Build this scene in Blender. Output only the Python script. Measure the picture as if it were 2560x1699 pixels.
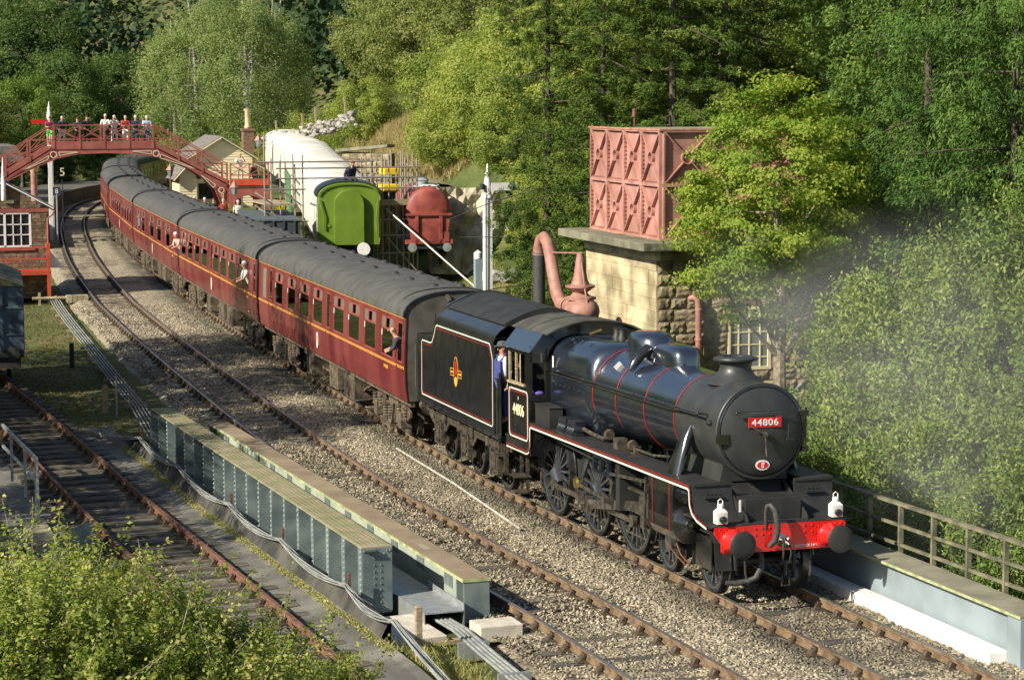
import bpy, bmesh, math, random
import numpy as np
from mathutils import Vector, Matrix, Euler
R = math.radians
random.seed(7)
for o in list(bpy.data.objects):
    bpy.data.objects.remove(o)
sc = bpy.context.scene
COL = sc.collection

# ---------------------------------------------------------------- camera, light, exposure
cam_data = bpy.data.cameras.new('camera')
cam_data.sensor_width = 36.0
cam_data.lens = 36.0 * 5478.2 / 2560
cam_data.clip_start = 0.5
cam_data.clip_end = 3000
cam = bpy.data.objects.new('camera', cam_data)
COL.objects.link(cam)
_yaw, _pit, _roll = 2.83988, -0.11161, 0.00246
_d = Vector((math.cos(_pit) * math.cos(_yaw), math.cos(_pit) * math.sin(_yaw), math.sin(_pit)))
_q = _d.to_track_quat('-Z', 'Y').to_matrix().to_4x4()
cam.matrix_world = Matrix.Translation((32.4705, -14.7265, 8.6331)) @ _q @ Matrix.Rotation(-_roll, 4, 'Z')
sc.camera = cam

SUN_EL, SUN_AZ = R(33), R(161)          # azimuth measured from +Y towards +X
world = bpy.data.worlds.new('World')
sc.world = world
world.use_nodes = True
wn = world.node_tree
sky = wn.nodes.new('ShaderNodeTexSky')
sky.sky_type = 'NISHITA'
sky.sun_disc = False
sky.sun_elevation = SUN_EL
sky.sun_rotation = SUN_AZ
wn.links.new(sky.outputs[0], wn.nodes['Background'].inputs[0])
wn.nodes['Background'].inputs[1].default_value = 0.074
sun_d = bpy.data.lights.new('sun', 'SUN')
sun_d.energy = 5.0
sun_d.angle = R(0.5)
sun_d.color = (1.0, 0.92, 0.77)
sun = bpy.data.objects.new('sun', sun_d)
COL.objects.link(sun)
_s = Vector((math.sin(SUN_AZ) * math.cos(SUN_EL), math.cos(SUN_AZ) * math.cos(SUN_EL), math.sin(SUN_EL)))
sun.rotation_euler = _s.to_track_quat('Z', 'Y').to_euler()
sc.view_settings.view_transform = 'Standard'
sc.view_settings.look = 'None'
sc.view_settings.gamma = 1
sc.view_settings.exposure = 0.62

# ---------------------------------------------------------------- materials
def mat(name, col, rough=0.6, metal=0.0, var=0.15, scale=3.0, col2=None, bump=0.0, bscale=40.0, spec=0.5, detail=4, thresh=None, coat=0.0, stretch=None, objvar=0.0, world=False, coat_ior=1.5):
    m = bpy.data.materials.new(name)
    m.use_nodes = True
    t = m.node_tree
    b = t.nodes['Principled BSDF']
    b.inputs['Roughness'].default_value = rough
    b.inputs['Metallic'].default_value = metal
    b.inputs['Specular IOR Level'].default_value = spec
    if coat: b.inputs['Coat Weight'].default_value = coat; b.inputs['Coat Roughness'].default_value = 0.12
    tc = t.nodes.new('ShaderNodeTexCoord')
    src = tc.outputs['Object']
    if world: src = t.nodes.new('ShaderNodeNewGeometry').outputs['Position']
    b.inputs['Coat IOR'].default_value = coat_ior
    if stretch:
        mp = t.nodes.new('ShaderNodeMapping'); mp.inputs['Scale'].default_value = stretch
        t.links.new(src, mp.inputs[0]); src = mp.outputs[0]
    n = t.nodes.new('ShaderNodeTexNoise')
    n.inputs['Scale'].default_value = scale
    n.inputs['Detail'].default_value = detail
    t.links.new(src, n.inputs['Vector'])
    r = t.nodes.new('ShaderNodeValToRGB')
    c = Vector(col)
    lo = c * (1 - var)
    hi = Vector(col2) if col2 else c * (1 + var)
    a, bb = thresh if thresh else (0.35, 0.65)
    r.color_ramp.elements[0].position = a
    r.color_ramp.elements[1].position = bb
    r.color_ramp.elements[0].color = (*lo, 1)
    r.color_ramp.elements[1].color = (*hi, 1)
    t.links.new(n.outputs[0], r.inputs[0])
    cout = r.outputs[0]
    if objvar:
        oi = t.nodes.new('ShaderNodeObjectInfo'); mr = t.nodes.new('ShaderNodeMapRange'); mr.inputs[3].default_value = 1 - objvar; mr.inputs[4].default_value = 1 + objvar
        t.links.new(oi.outputs['Random'], mr.inputs[0]); vm = t.nodes.new('ShaderNodeVectorMath'); vm.operation = 'SCALE'
        t.links.new(cout, vm.inputs[0]); t.links.new(mr.outputs[0], vm.inputs['Scale']); cout = vm.outputs[0]
    t.links.new(cout, b.inputs['Base Color'])
    if bump:
        n2 = t.nodes.new('ShaderNodeTexNoise')
        n2.inputs['Scale'].default_value = bscale
        n2.inputs['Detail'].default_value = 5
        t.links.new(src, n2.inputs['Vector'])
        bp = t.nodes.new('ShaderNodeBump')
        bp.inputs['Strength'].default_value = bump
        bp.inputs['Distance'].default_value = 0.05
        t.links.new(n2.outputs[0], bp.inputs['Height'])
        t.links.new(bp.outputs[0], b.inputs['Normal'])
    return m

M = {}
M['gloss_black'] = mat('gloss_black', (0.009, 0.010, 0.011), 0.14, var=0.3, spec=0.9, coat=0.9, col2=(0.022, 0.022, 0.02))
M['sheen_black'] = mat('sheen_black', (0.010, 0.015, 0.025), 0.28, var=0.2, spec=1.0, coat=1.0, coat_ior=2.2, col2=(0.015, 0.021, 0.034), scale=2)  # blue of the sky reflection tinted into the base colour, besides the coat
M['matt_black'] = mat('matt_black', (0.022, 0.023, 0.022), 0.55, var=0.2, scale=3, col2=(0.032, 0.032, 0.029), bump=0.1)
M['smokebox_black'] = mat('smokebox_black', (0.032, 0.035, 0.034), 0.45, var=0.1, scale=3, col2=(0.042, 0.045, 0.042), bump=0.06, coat=0.15)
M['grime'] = mat('grime', (0.028, 0.024, 0.019), 0.7, var=0.5, scale=9, col2=(0.095, 0.075, 0.05), bump=0.4)
M['brake_dust'] = mat('brake_dust', (0.085, 0.066, 0.046), 0.8, var=0.4, scale=6, col2=(0.17, 0.135, 0.095), bump=0.3)
M['signal_red'] = mat('signal_red', (0.62, 0.018, 0.015), 0.3, var=0.1, coat=0.3)
M['plate_red'] = mat('plate_red', (0.55, 0.02, 0.02), 0.35, var=0.05)
M['steel'] = mat('steel', (0.25, 0.235, 0.20), 0.25, metal=0.85, var=0.3, scale=8, col2=(0.46, 0.42, 0.35))
M['steel_rim'] = mat('steel_rim', (0.42, 0.42, 0.44), 0.28, metal=0.9, var=0.3, scale=8)
M['brass'] = mat('brass', (0.62, 0.42, 0.13), 0.25, metal=0.9, var=0.1)
M['white_paint'] = mat('white_paint', (0.8, 0.79, 0.76), 0.5, var=0.08, scale=6)
M['lamp_white'] = mat('lamp_white', (0.78, 0.74, 0.68), 0.4, var=0.08, scale=9)
M['lining_cream'] = mat('lining_cream', (0.62, 0.68, 0.58), 0.5, var=0.05)
M['lining_red'] = mat('lining_red', (0.27, 0.02, 0.015), 0.4, var=0.05)
M['lining_gold'] = mat('lining_gold', (0.75, 0.4, 0.07), 0.5, var=0.1)
M['number_cream'] = mat('number_cream', (0.86, 0.8, 0.5), 0.5, var=0.03)
M['maroon'] = mat('maroon', (0.165, 0.027, 0.028), 0.36, var=0.18, scale=1.3, coat=0.18, col2=(0.222, 0.05, 0.045), bump=0.02, bscale=2, stretch=(1, 1, .25))
M['roof_grey'] = mat('roof_grey', (0.072, 0.071, 0.066), 0.75, var=0.14, scale=2.2, col2=(0.098, 0.095, 0.086), bump=0.05, bscale=18)
M['end_grey'] = mat('end_grey', (0.075, 0.072, 0.06), 0.7, var=0.25, scale=3, col2=(0.12, 0.11, 0.09))
M['interior'] = mat('interior', (0.55, 0.46, 0.30), 0.8, var=0.3)
M['seat_cloth'] = mat('seat_cloth', (0.30, 0.22, 0.13), 0.9, var=0.5, scale=20)
M['aluminium'] = mat('aluminium', (0.5, 0.48, 0.44), 0.4, metal=0.5, var=0.1)
M['rail_rust'] = mat('rail_rust', (0.15, 0.098, 0.055), 0.75, var=0.25, scale=6, col2=(0.235, 0.16, 0.095), bump=0.2)
M['rail_head'] = mat('rail_head', (0.42, 0.40, 0.37), 0.35, metal=0.8, var=0.2)
M['rust_orange'] = mat('rust_orange', (0.14, 0.062, 0.036), 0.85, var=0.3, scale=8, col2=(0.22, 0.11, 0.07), bump=0.25)
M['chair_iron'] = mat('chair_iron', (0.055, 0.04, 0.028), 0.85, var=0.4, scale=20, col2=(0.11, 0.08, 0.052))
M['sleeper_wood'] = mat('sleeper_wood', (0.075, 0.062, 0.048), 0.9, var=0.35, scale=4, col2=(0.17, 0.145, 0.11), bump=0.5, bscale=20, stretch=(5, 1, 5), objvar=.3)
M['ballast_stone'] = mat('ballast_stone', (0.24, 0.215, 0.165), 0.9, var=0.35, scale=7, col2=(0.46, 0.42, 0.33))
M['ballast_dark'] = mat('ballast_dark', (0.10, 0.095, 0.085), 0.9, var=0.4, scale=7, col2=(0.2, 0.185, 0.15))
M['girder_blue'] = mat('girder_blue', (0.13, 0.175, 0.18), 0.5, var=0.22, scale=2.6, col2=(0.20, 0.24, 0.225), bump=0.05, world=True, detail=8)
M['girder_top'] = mat('girder_top', (0.30, 0.30, 0.15), 0.85, var=0.25, scale=2.2, col2=(0.34, 0.29, 0.19), bump=0.3)
M['girder_brown'] = mat('girder_brown', (0.25, 0.19, 0.12), 0.85, var=0.15, scale=1.2, col2=(0.30, 0.235, 0.15), bump=0.15)
M['mossy_edge'] = mat('mossy_edge', (0.36, 0.40, 0.20), 0.85, var=0.3, scale=5)
M['galvanised'] = mat('galvanised', (0.38, 0.40, 0.40), 0.45, metal=0.5, var=0.15, scale=5)
M['pipe_grey'] = mat('pipe_grey', (0.25, 0.26, 0.245), 0.65, var=0.25, scale=3)
M['concrete'] = mat('concrete', (0.55, 0.50, 0.41), 0.9, var=0.15, scale=4, bump=0.2)
M['deck_felt'] = mat('deck_felt', (0.13, 0.125, 0.11), 0.95, var=0.3, scale=1.1, col2=(0.20, 0.19, 0.16), bump=0.3, bscale=12)
M['dark_felt'] = mat('dark_felt', (0.05, 0.05, 0.045), 0.95, var=0.4, scale=1.5, col2=(0.10, 0.095, 0.08), bump=0.3)
M['moss'] = mat('moss', (0.12, 0.14, 0.03), 1, var=0.5, scale=9, col2=(0.22, 0.22, 0.06), bump=0.6)
M['bridge_red'] = mat('bridge_red', (0.31, 0.085, 0.065), 0.55, var=0.12, scale=2, col2=(0.37, 0.115, 0.09))
M['bright_red'] = mat('bright_red', (0.50, 0.07, 0.03), 0.55, var=0.12, scale=2)
M['bridge_cream'] = mat('bridge_cream', (0.72, 0.62, 0.45), 0.6, var=0.05)
M['tank_pink'] = mat('tank_pink', (0.40, 0.185, 0.145), 0.75, var=0.22, scale=1.6, col2=(0.48, 0.25, 0.205), objvar=.07, world=True, detail=8, bump=0.06)
M['tank_rim'] = mat('tank_rim', (0.40, 0.20, 0.13), 0.8, var=0.25, scale=6)
M['crane_pink'] = mat('crane_pink', (0.33, 0.155, 0.12), 0.6, var=0.2, scale=4, col2=(0.41, 0.215, 0.165), detail=8)
M['timber'] = mat('timber', (0.34, 0.27, 0.17), 0.9, var=0.3, scale=6, stretch=(1, 1, 4), bump=0.3)
M['weathered_board'] = mat('weathered_board', (0.27, 0.24, 0.15), 0.95, var=0.3, scale=3, objvar=.25)
M['cream_wood'] = mat('cream_wood', (0.74, 0.66, 0.42), 0.6, var=0.06)
M['slate'] = mat('slate', (0.17, 0.16, 0.14), 0.8, var=0.3, scale=6, bump=0.2)
M['dark_window'] = mat('dark_window', (0.02, 0.022, 0.025), 0.15, var=0.3)
M['lime_green'] = mat('lime_green', (0.135, 0.225, 0.018), 0.55, var=0.16, scale=1.5, spec=0.3, col2=(0.16, 0.25, 0.03), detail=8)
M['cover_white'] = mat('cover_white', (0.66, 0.63, 0.52), 0.65, var=0.2, scale=.9, col2=(0.78, 0.76, 0.69), detail=8, bump=.3, bscale=3)
M['paling_green'] = mat('paling_green', (0.10, 0.24, 0.10), 0.6, var=0.15)
M['wagon_red'] = mat('wagon_red', (0.25, 0.042, 0.035), 0.55, var=0.35, scale=1.5, col2=(0.36, 0.085, 0.065), detail=8)
M['wagon_grey'] = mat('wagon_grey', (0.045, 0.055, 0.058), 0.7, var=0.3)
M['wagon_blue'] = mat('wagon_blue', (0.045, 0.075, 0.11), 0.55, var=0.35, scale=2.5, col2=(0.10, 0.15, 0.19), bump=0.15)
M['tarpaulin'] = mat('tarpaulin', (0.09, 0.10, 0.07), 0.8, var=0.5, scale=3, col2=(0.30, 0.27, 0.15))
M['scaffold'] = mat('scaffold', (0.42, 0.40, 0.36), 0.5, metal=0.4, var=0.3, scale=4, col2=(0.38, 0.3, 0.24))
M['yellow'] = mat('yellow', (0.75, 0.52, 0.03), 0.5, var=0.08)
M['dark_bark'] = mat('dark_bark', (0.075, 0.058, 0.042), 0.95, var=0.4, scale=6, bump=0.6, col2=(0.14, 0.11, 0.08), stretch=(1, 1, .2))
M['birch_bark'] = mat('birch_bark', (0.16, 0.14, 0.12), 0.85, var=0.5, scale=5, col2=(0.48, 0.44, 0.38), stretch=(1, 1, 2))
M['grey_bark'] = mat('grey_bark', (0.20, 0.165, 0.115), 0.95, var=0.4, scale=7, bump=0.5, col2=(0.34, 0.29, 0.2))
M['purple_cloth'] = mat('purple_cloth', (0.14, 0.10, 0.4), 0.9, var=0.1)
M['soot_glass'] = mat('soot_glass', (0.02, 0.02, 0.02), 0.1, var=0.1)
M['coal'] = mat('coal', (0.012, 0.012, 0.013), 0.4, var=0.5, scale=15, bump=0.8)
M['copper'] = mat('copper', (0.5, 0.2, 0.1), 0.35, metal=0.8, var=0.2)

def cloth(name, c, rough=0.9): 
    if name not in M: M[name] = mat(name, c, rough, var=0.12, scale=12)
    return M[name]
def skin_mat():
    return cloth('skin', (0.52, 0.27, 0.18), 0.6)

def glass_mat():
    m = bpy.data.materials.new('window_glass'); m.use_nodes = True; t = m.node_tree
    for n in list(t.nodes): t.nodes.remove(n)
    o = t.nodes.new('ShaderNodeOutputMaterial'); mx = t.nodes.new('ShaderNodeMixShader')
    tr = t.nodes.new('ShaderNodeBsdfTransparent'); tr.inputs[0].default_value = (0.84, 0.87, 0.78, 1)
    gl = t.nodes.new('ShaderNodeBsdfGlossy'); gl.inputs['Roughness'].default_value = 0.03
    gl.inputs['Color'].default_value = (0.9, 0.95, 0.9, 1)
    fr = t.nodes.new('ShaderNodeFresnel'); fr.inputs[0].default_value = 2.0
    t.links.new(fr.outputs[0], mx.inputs[0]); t.links.new(tr.outputs[0], mx.inputs[1]); t.links.new(gl.outputs[0], mx.inputs[2])
    t.links.new(mx.outputs[0], o.inputs[0]); return m
M['glass'] = glass_mat()

def leaf_mat(name, cols, trans=0.35, rough=0.55, spread=0.25):
    m = bpy.data.materials.new(name); m.use_nodes = True; t = m.node_tree
    b = t.nodes['Principled BSDF']; out = t.nodes['Material Output']
    b.inputs['Roughness'].default_value = max(rough, .6); b.inputs['Specular IOR Level'].default_value = 0.2
    a = t.nodes.new('ShaderNodeAttribute'); a.attribute_name = 'tint'
    oi = t.nodes.new('ShaderNodeObjectInfo')
    ma = t.nodes.new('ShaderNodeMath'); ma.operation = 'MULTIPLY_ADD'
    ma.inputs[1].default_value = spread; t.links.new(oi.outputs['Random'], ma.inputs[0])
    sb = t.nodes.new('ShaderNodeMath'); sb.operation = 'SUBTRACT'; sb.inputs[1].default_value = spread / 2
    t.links.new(a.outputs['Fac'], sb.inputs[0]); t.links.new(sb.outputs[0], ma.inputs[2])
    r = t.nodes.new('ShaderNodeValToRGB')
    els = r.color_ramp.elements
    els[0].position = 0; els[0].color = (*cols[0], 1); els[1].position = 1; els[1].color = (*cols[-1], 1)
    for i, c in list(enumerate(cols))[1:-1]:
        e = els.new(i / (len(cols) - 1)); e.color = (*c, 1)
    t.links.new(ma.outputs[0], r.inputs[0]); t.links.new(r.outputs[0], b.inputs['Base Color'])
    tl = t.nodes.new('ShaderNodeBsdfTranslucent')
    mul = t.nodes.new('ShaderNodeMixRGB'); mul.blend_type = 'MULTIPLY'; mul.inputs[0].default_value = 1; mul.inputs[2].default_value = (1.5, 1.6, 0.7, 1)
    t.links.new(r.outputs[0], mul.inputs[1]); t.links.new(mul.outputs[0], tl.inputs[0])
    mx = t.nodes.new('ShaderNodeMixShader'); mx.inputs[0].default_value = trans
    t.links.new(b.outputs[0], mx.inputs[1]); t.links.new(tl.outputs[0], mx.inputs[2]); t.links.new(mx.outputs[0], out.inputs[0])
    return m
M['leaf_broad'] = leaf_mat('leaf_broad', [(0.06, 0.11, 0.02), (0.13, 0.21, 0.04), (0.22, 0.30, 0.06), (0.32, 0.35, 0.09)])
M['leaf_birch'] = leaf_mat('leaf_birch', [(0.09, 0.14, 0.05), (0.17, 0.235, 0.08), (0.24, 0.30, 0.105), (0.33, 0.34, 0.14)])
M['leaf_oak'] = leaf_mat('leaf_oak', [(0.09, 0.125, 0.035), (0.17, 0.21, 0.06), (0.26, 0.28, 0.09), (0.36, 0.33, 0.12)])
M['leaf_dark'] = leaf_mat('leaf_dark', [(0.03, 0.065, 0.018), (0.06, 0.115, 0.03), (0.11, 0.17, 0.045), (0.17, 0.22, 0.07)])
M['leaf_spruce'] = leaf_mat('leaf_spruce', [(0.018, 0.038, 0.008), (0.055, 0.10, 0.014), (0.12, 0.18, 0.026), (0.23, 0.285, 0.055)], 0.08, 0.6)
M['leaf_cypress'] = leaf_mat('leaf_cypress', [(0.018, 0.045, 0.010), (0.048, 0.105, 0.018), (0.10, 0.175, 0.032), (0.18, 0.25, 0.055)], 0.08, 0.6)
M['leaf_rowan'] = leaf_mat('leaf_rowan', [(0.07, 0.14, 0.02), (0.15, 0.245, 0.03), (0.27, 0.345, 0.05), (0.39, 0.375, 0.09)], 0.4)
M['leaf_willow'] = leaf_mat('leaf_willow', [(0.05, 0.095, 0.02), (0.11, 0.17, 0.038), (0.19, 0.26, 0.06), (0.34, 0.37, 0.14)], 0.3, 0.45)
M['leaf_lime'] = leaf_mat('leaf_lime', [(0.09, 0.135, 0.025), (0.19, 0.25, 0.05), (0.32, 0.36, 0.085), (0.46, 0.42, 0.15)], 0.4)
M['leaf_far_shade'] = leaf_mat('leaf_far_shade', [(0.008, 0.022, 0.010), (0.018, 0.042, 0.016), (0.035, 0.068, 0.024), (0.06, 0.09, 0.035)], 0.1)  # deep shadow of the far valley put into the leaf colour
M['dry_blade'] = leaf_mat('dry_blade', [(0.16, 0.14, 0.055), (0.28, 0.23, 0.10), (0.42, 0.34, 0.17), (0.52, 0.43, 0.25)], 0.35)
M['grass_blade'] = leaf_mat('grass_blade', [(0.12, 0.17, 0.04), (0.25, 0.27, 0.08), (0.40, 0.35, 0.15), (0.50, 0.42, 0.22)], 0.35)

STUFF = {'rivets', 'bolts', 'roof_studs', 'lamp_studs', 'wash_out_plugs', 'coach_fittings', 'drain_pipes'}
# ---------------------------------------------------------------- mesh builder
class MB:
    def __init__(self): self.v = []; self.f = []; self.mi = []; self.cur = 0; self.smooth = []
    def add(self, verts, faces, smooth=False):
        b = len(self.v); self.v.extend([tuple(p) for p in verts])
        for f in faces: self.f.append(tuple(i + b for i in f)); self.mi.append(self.cur); self.smooth.append(smooth)
        return self
    def box(self, x0, x1, y0, y1, z0, z1):
        v = [(x0, y0, z0), (x1, y0, z0), (x1, y1, z0), (x0, y1, z0), (x0, y0, z1), (x1, y0, z1), (x1, y1, z1), (x0, y1, z1)]
        return self.add(v, [(3, 2, 1, 0), (4, 5, 6, 7), (0, 1, 5, 4), (1, 2, 6, 5), (2, 3, 7, 6), (3, 0, 4, 7)])
    def beam(self, p, q, w, h, up=(0, 0, 1)):
        p = Vector(p); q = Vector(q); d = (q - p).normalized(); u = Vector(up)
        if abs(d.dot(u)) > 0.98: u = Vector((1, 0, 0))
        s = d.cross(u).normalized() * (w / 2); t = s.cross(d).normalized() * (h / 2)
        v = [p - s - t, p + s - t, p + s + t, p - s + t, q - s - t, q + s - t, q + s + t, q - s + t]
        return self.add(v, [(0, 1, 2, 3), (7, 6, 5, 4), (4, 5, 1, 0), (5, 6, 2, 1), (6, 7, 3, 2), (7, 4, 0, 3)])
    def tube(self, pts, r, n=8, cap=True, smooth=True):
        pts = [Vector(p) for p in pts]; rs = r if isinstance(r, (list, tuple)) else [r] * len(pts)
        V = []; up = None
        for i, p in enumerate(pts):
            d = (pts[min(i + 1, len(pts) - 1)] - pts[max(i - 1, 0)]).normalized()
            if up is None: up = Vector((0, 0, 1)) if abs(d.z) < 0.9 else Vector((1, 0, 0))
            s = d.cross(up).normalized(); t = s.cross(d).normalized(); up = t
            for k in range(n):
                a = 2 * math.pi * k / n; V.append(p + (s * math.cos(a) + t * math.sin(a)) * rs[i])
        F = [(i * n + k, i * n + (k + 1) % n, (i + 1) * n + (k + 1) % n, (i + 1) * n + k) for i in range(len(pts) - 1) for k in range(n)]
        self.add(V, F, smooth)
        if cap: self.add([V[k] for k in range(n)], [tuple(range(n))[::-1]]); self.add([V[-n + k] for k in range(n)], [tuple(range(n))])
        return self
    def lathe(self, prof, c, axis='z', n=24, smooth=True, arc=(0, 2 * math.pi)):
        full = abs(arc[1] - arc[0] - 2 * math.pi) < 1e-6; m = n if full else n + 1; V = []
        for (r, h) in prof:
            for k in range(m):
                a = arc[0] + (arc[1] - arc[0]) * k / n
                u, w = r * math.cos(a), r * math.sin(a)
                if axis == 'z': V.append((c[0] + u, c[1] + w, c[2] + h))
                elif axis == 'x': V.append((c[0] + h, c[1] + u, c[2] + w))
                else: V.append((c[0] + w, c[1] + h, c[2] + u))
        F = []
        for i in range(len(prof) - 1):
            for k in range(n):
                k2 = (k + 1) % m
                F.append((i * m + k, i * m + k2, (i + 1) * m + k2, (i + 1) * m + k))
        return self.add(V, F, smooth)
    def prism(self, poly, a, b, plane='xz'):
        n = len(poly)
        def P(p, d):
            if plane == 'xz': return (p[0], d, p[1])
            if plane == 'yz': return (d, p[0], p[1])
            return (p[0], p[1], d)
        V = [P(p, a) for p in poly] + [P(p, b) for p in poly]
        F = [tuple(range(n)), tuple(range(2 * n - 1, n - 1, -1))] + [(i, (i + 1) % n, n + (i + 1) % n, n + i) for i in range(n)]
        return self.add(V, F)
    def sheet(self, prof, a, b, plane='yz', th=0.01, smooth=True):
        """open profile extruded with thickness"""
        pr = [Vector(p) for p in prof]; nn = []
        for i in range(len(pr)):
            d = (pr[min(i + 1, len(pr) - 1)] - pr[max(0, i - 1)]).normalized(); nn.append(Vector((-d.y, d.x)))
        q = [p + n_ * th for p, n_ in zip(pr, nn)]
        def P(p, d):
            if plane == 'xz': return (p[0], d, p[1])
            if plane == 'yz': return (d, p[0], p[1])
            return (p[0], p[1], d)
        n = len(pr); V = [P(p, a) for p in pr] + [P(p, b) for p in pr] + [P(p, a) for p in q] + [P(p, b) for p in q]
        F = []
        for i in range(n - 1):
            F += [(i, i + 1, n + i + 1, n + i), (2 * n + i, 3 * n + i, 3 * n + i + 1, 2 * n + i + 1)]
        self.add(V, F, smooth)
        F = []
        for i in range(n - 1): F += [(i, 2 * n + i, 2 * n + i + 1, i + 1), (n + i, n + i + 1, 3 * n + i + 1, 3 * n + i)]
        F += [(0, n, 3 * n, 2 * n), (n - 1, 3 * n - 1, 4 * n - 1, 2 * n - 1)]
        return self.add(V, F)
    def loft(self, secs, smooth=True, cap=True):
        n = len(secs[0]); V = [p for s in secs for p in s]
        F = [(i * n + k, i * n + (k + 1) % n, (i + 1) * n + (k + 1) % n, (i + 1) * n + k) for i in range(len(secs) - 1) for k in range(n)]
        self.add(V, F, smooth)
        if cap: self.add(secs[0], [tuple(range(n))[::-1]]); self.add(secs[-1], [tuple(range(n))])
        return self
    def ball(self, c, r, n=8, m=5, sc=(1, 1, 1)):
        prof = [(math.sin(math.pi * i / m), -math.cos(math.pi * i / m)) for i in range(m + 1)]
        V = []
        for (rr, h) in prof:
            for k in range(n):
                a = 2 * math.pi * k / n
                V.append((c[0] + rr * r * sc[0] * math.cos(a), c[1] + rr * r * sc[1] * math.sin(a), c[2] + h * r * sc[2]))
        F = [(i * n + k, i * n + (k + 1) % n, (i + 1) * n + (k + 1) % n, (i + 1) * n + k) for i in range(m) for k in range(n)]
        return self.add(V, F, True)
    def build(self, name, m, parent=None, bevel=0, loc=None, rot=None):
        me = bpy.data.meshes.new(name)
        me.from_pydata(self.v, [], self.f)
        ms = m if isinstance(m, (list, tuple)) else [m]
        for x in ms: me.materials.append(M[x] if isinstance(x, str) else x)
        me.polygons.foreach_set('material_index', self.mi)
        me.polygons.foreach_set('use_smooth', self.smooth)
        me.validate(); me.update()
        bm = bmesh.new(); bm.from_mesh(me)
        bmesh.ops.remove_doubles(bm, verts=bm.verts, dist=1e-5)
        bmesh.ops.recalc_face_normals(bm, faces=bm.faces)
        if bevel:
            es = [e for e in bm.edges if len(e.link_faces) == 2 and e.calc_face_angle(0) > 0.6]
            bmesh.ops.bevel(bm, geom=es, offset=bevel, segments=2, profile=0.6, affect='EDGES', clamp_overlap=True)
        bm.to_mesh(me); bm.free()
        if any(self.smooth):
            try: me.set_sharp_from_angle(angle=R(40))
            except Exception: pass
        o = bpy.data.objects.new(name, me); COL.objects.link(o)
        if parent: o.parent = parent
        if loc: o.location = loc
        if rot: o.rotation_euler = rot
        if name in STUFF: o['kind'] = 'stuff'
        return o

def tag(o, label=None, cat=None, group=None, kind=None):
    if label: o['label'] = label
    if cat: o['category'] = cat
    if group: o['group'] = group
    if kind: o['kind'] = kind
    return o
def thing(name, label, cat, loc=(0, 0, 0), rot=(0, 0, 0), group=None):
    o = bpy.data.objects.new(name, None); COL.objects.link(o)
    o.location = loc; o.rotation_euler = rot; o.empty_display_size = 0.3
    return tag(o, label, cat, group)
def dup(o, parent=None, loc=None, rot=None):
    c = o.copy(); COL.objects.link(c)
    if parent: c.parent = parent
    if loc is not None: c.location = loc
    if rot is not None: c.rotation_euler = rot
    for ch in list(o.children): dup(ch, c)
    return c
def box_obj(name, dims, m, parent=None, bevel=0): return MB().box(*dims).build(name, m, parent, bevel)

_font_cache = {}
def text_obj(s, name, size, m, parent, mw, extrude=0.004, spacing=1.0, xs=1.0, bold=0.0):
    cu = bpy.data.curves.new('t', 'FONT'); cu.body = s; cu.size = size; cu.extrude = extrude
    cu.align_x = 'CENTER'; cu.align_y = 'CENTER'; cu.space_character = spacing; cu.offset = bold
    o = bpy.data.objects.new('t', cu); COL.objects.link(o)
    dg = bpy.context.evaluated_depsgraph_get(); dg.update()
    me = bpy.data.meshes.new_from_object(o.evaluated_get(dg)); bpy.data.objects.remove(o)
    me.transform(Matrix.Diagonal((xs, 1, 1, 1)))
    me.materials.clear(); me.materials.append(M[m])
    n = bpy.data.objects.new(name, me); COL.objects.link(n)
    n.parent = parent; n.matrix_local = mw
    return n
# text frames: readable from -Y side (x right) and from +X side (y right)
TXT_SIDE = Matrix(((1, 0, 0, 0), (0, 0, -1, 0), (0, 1, 0, 0), (0, 0, 0, 1)))
TXT_FRONT = Matrix(((0, 0, 1, 0), (1, 0, 0, 0), (0, 1, 0, 0), (0, 0, 0, 1)))

# ---------------------------------------------------------------- line of the railway
_ds = 0.25
_ss = np.arange(int(215 / _ds)) * _ds
_kk = np.interp(_ss, [8, 40, 60, 80, 100, 125, 138, 150, 175], [0, .00089, .00076, .00121, .00163, .00168, .004, .014, .02])
_th = np.concatenate([[0], np.cumsum(_kk[:-1] * _ds)])
_X = -np.concatenate([[0], np.cumsum(np.cos(_th[:-1]) * _ds)])
_Y = np.concatenate([[0], np.cumsum(np.sin(_th[:-1]) * _ds)])
def path(s):
    if s <= 0: return -s, 0.0, 0.0
    return float(np.interp(s, _ss, _X)), float(np.interp(s, _ss, _Y)), float(np.interp(s, _ss, _th))
def off(s, o):
    x, y, t = path(s); return x + math.sin(t) * o, y + math.cos(t) * o
G1, G0 = 0.02467, -13.68
def gz(x): return G1 * max(0.0, x - G0)
def yc(x):
    return 0.0 if x >= 0 else float(np.interp(-x, -_X, _Y))
def t2off(s):   # offset of second track centre from the first
    return float(np.interp(s, [-12, -5, 0, 5, 14, 25, 45, 60, 100, 140, 175], [-3.3, -3.4, -3.42, -3.6, -3.75, -3.85, -3.9, -3.95, -3.4, -3.3, -3.3]))
def t3y(x):
    return float(np.interp(x, [-60, -45, -34, -30, -23, -13, -6.5, -1.4, 8], [-12.7, -11.3, -10.42, -10.1, -9.66, -9.1, -8.8, -8.6, -8.35]))
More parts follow.
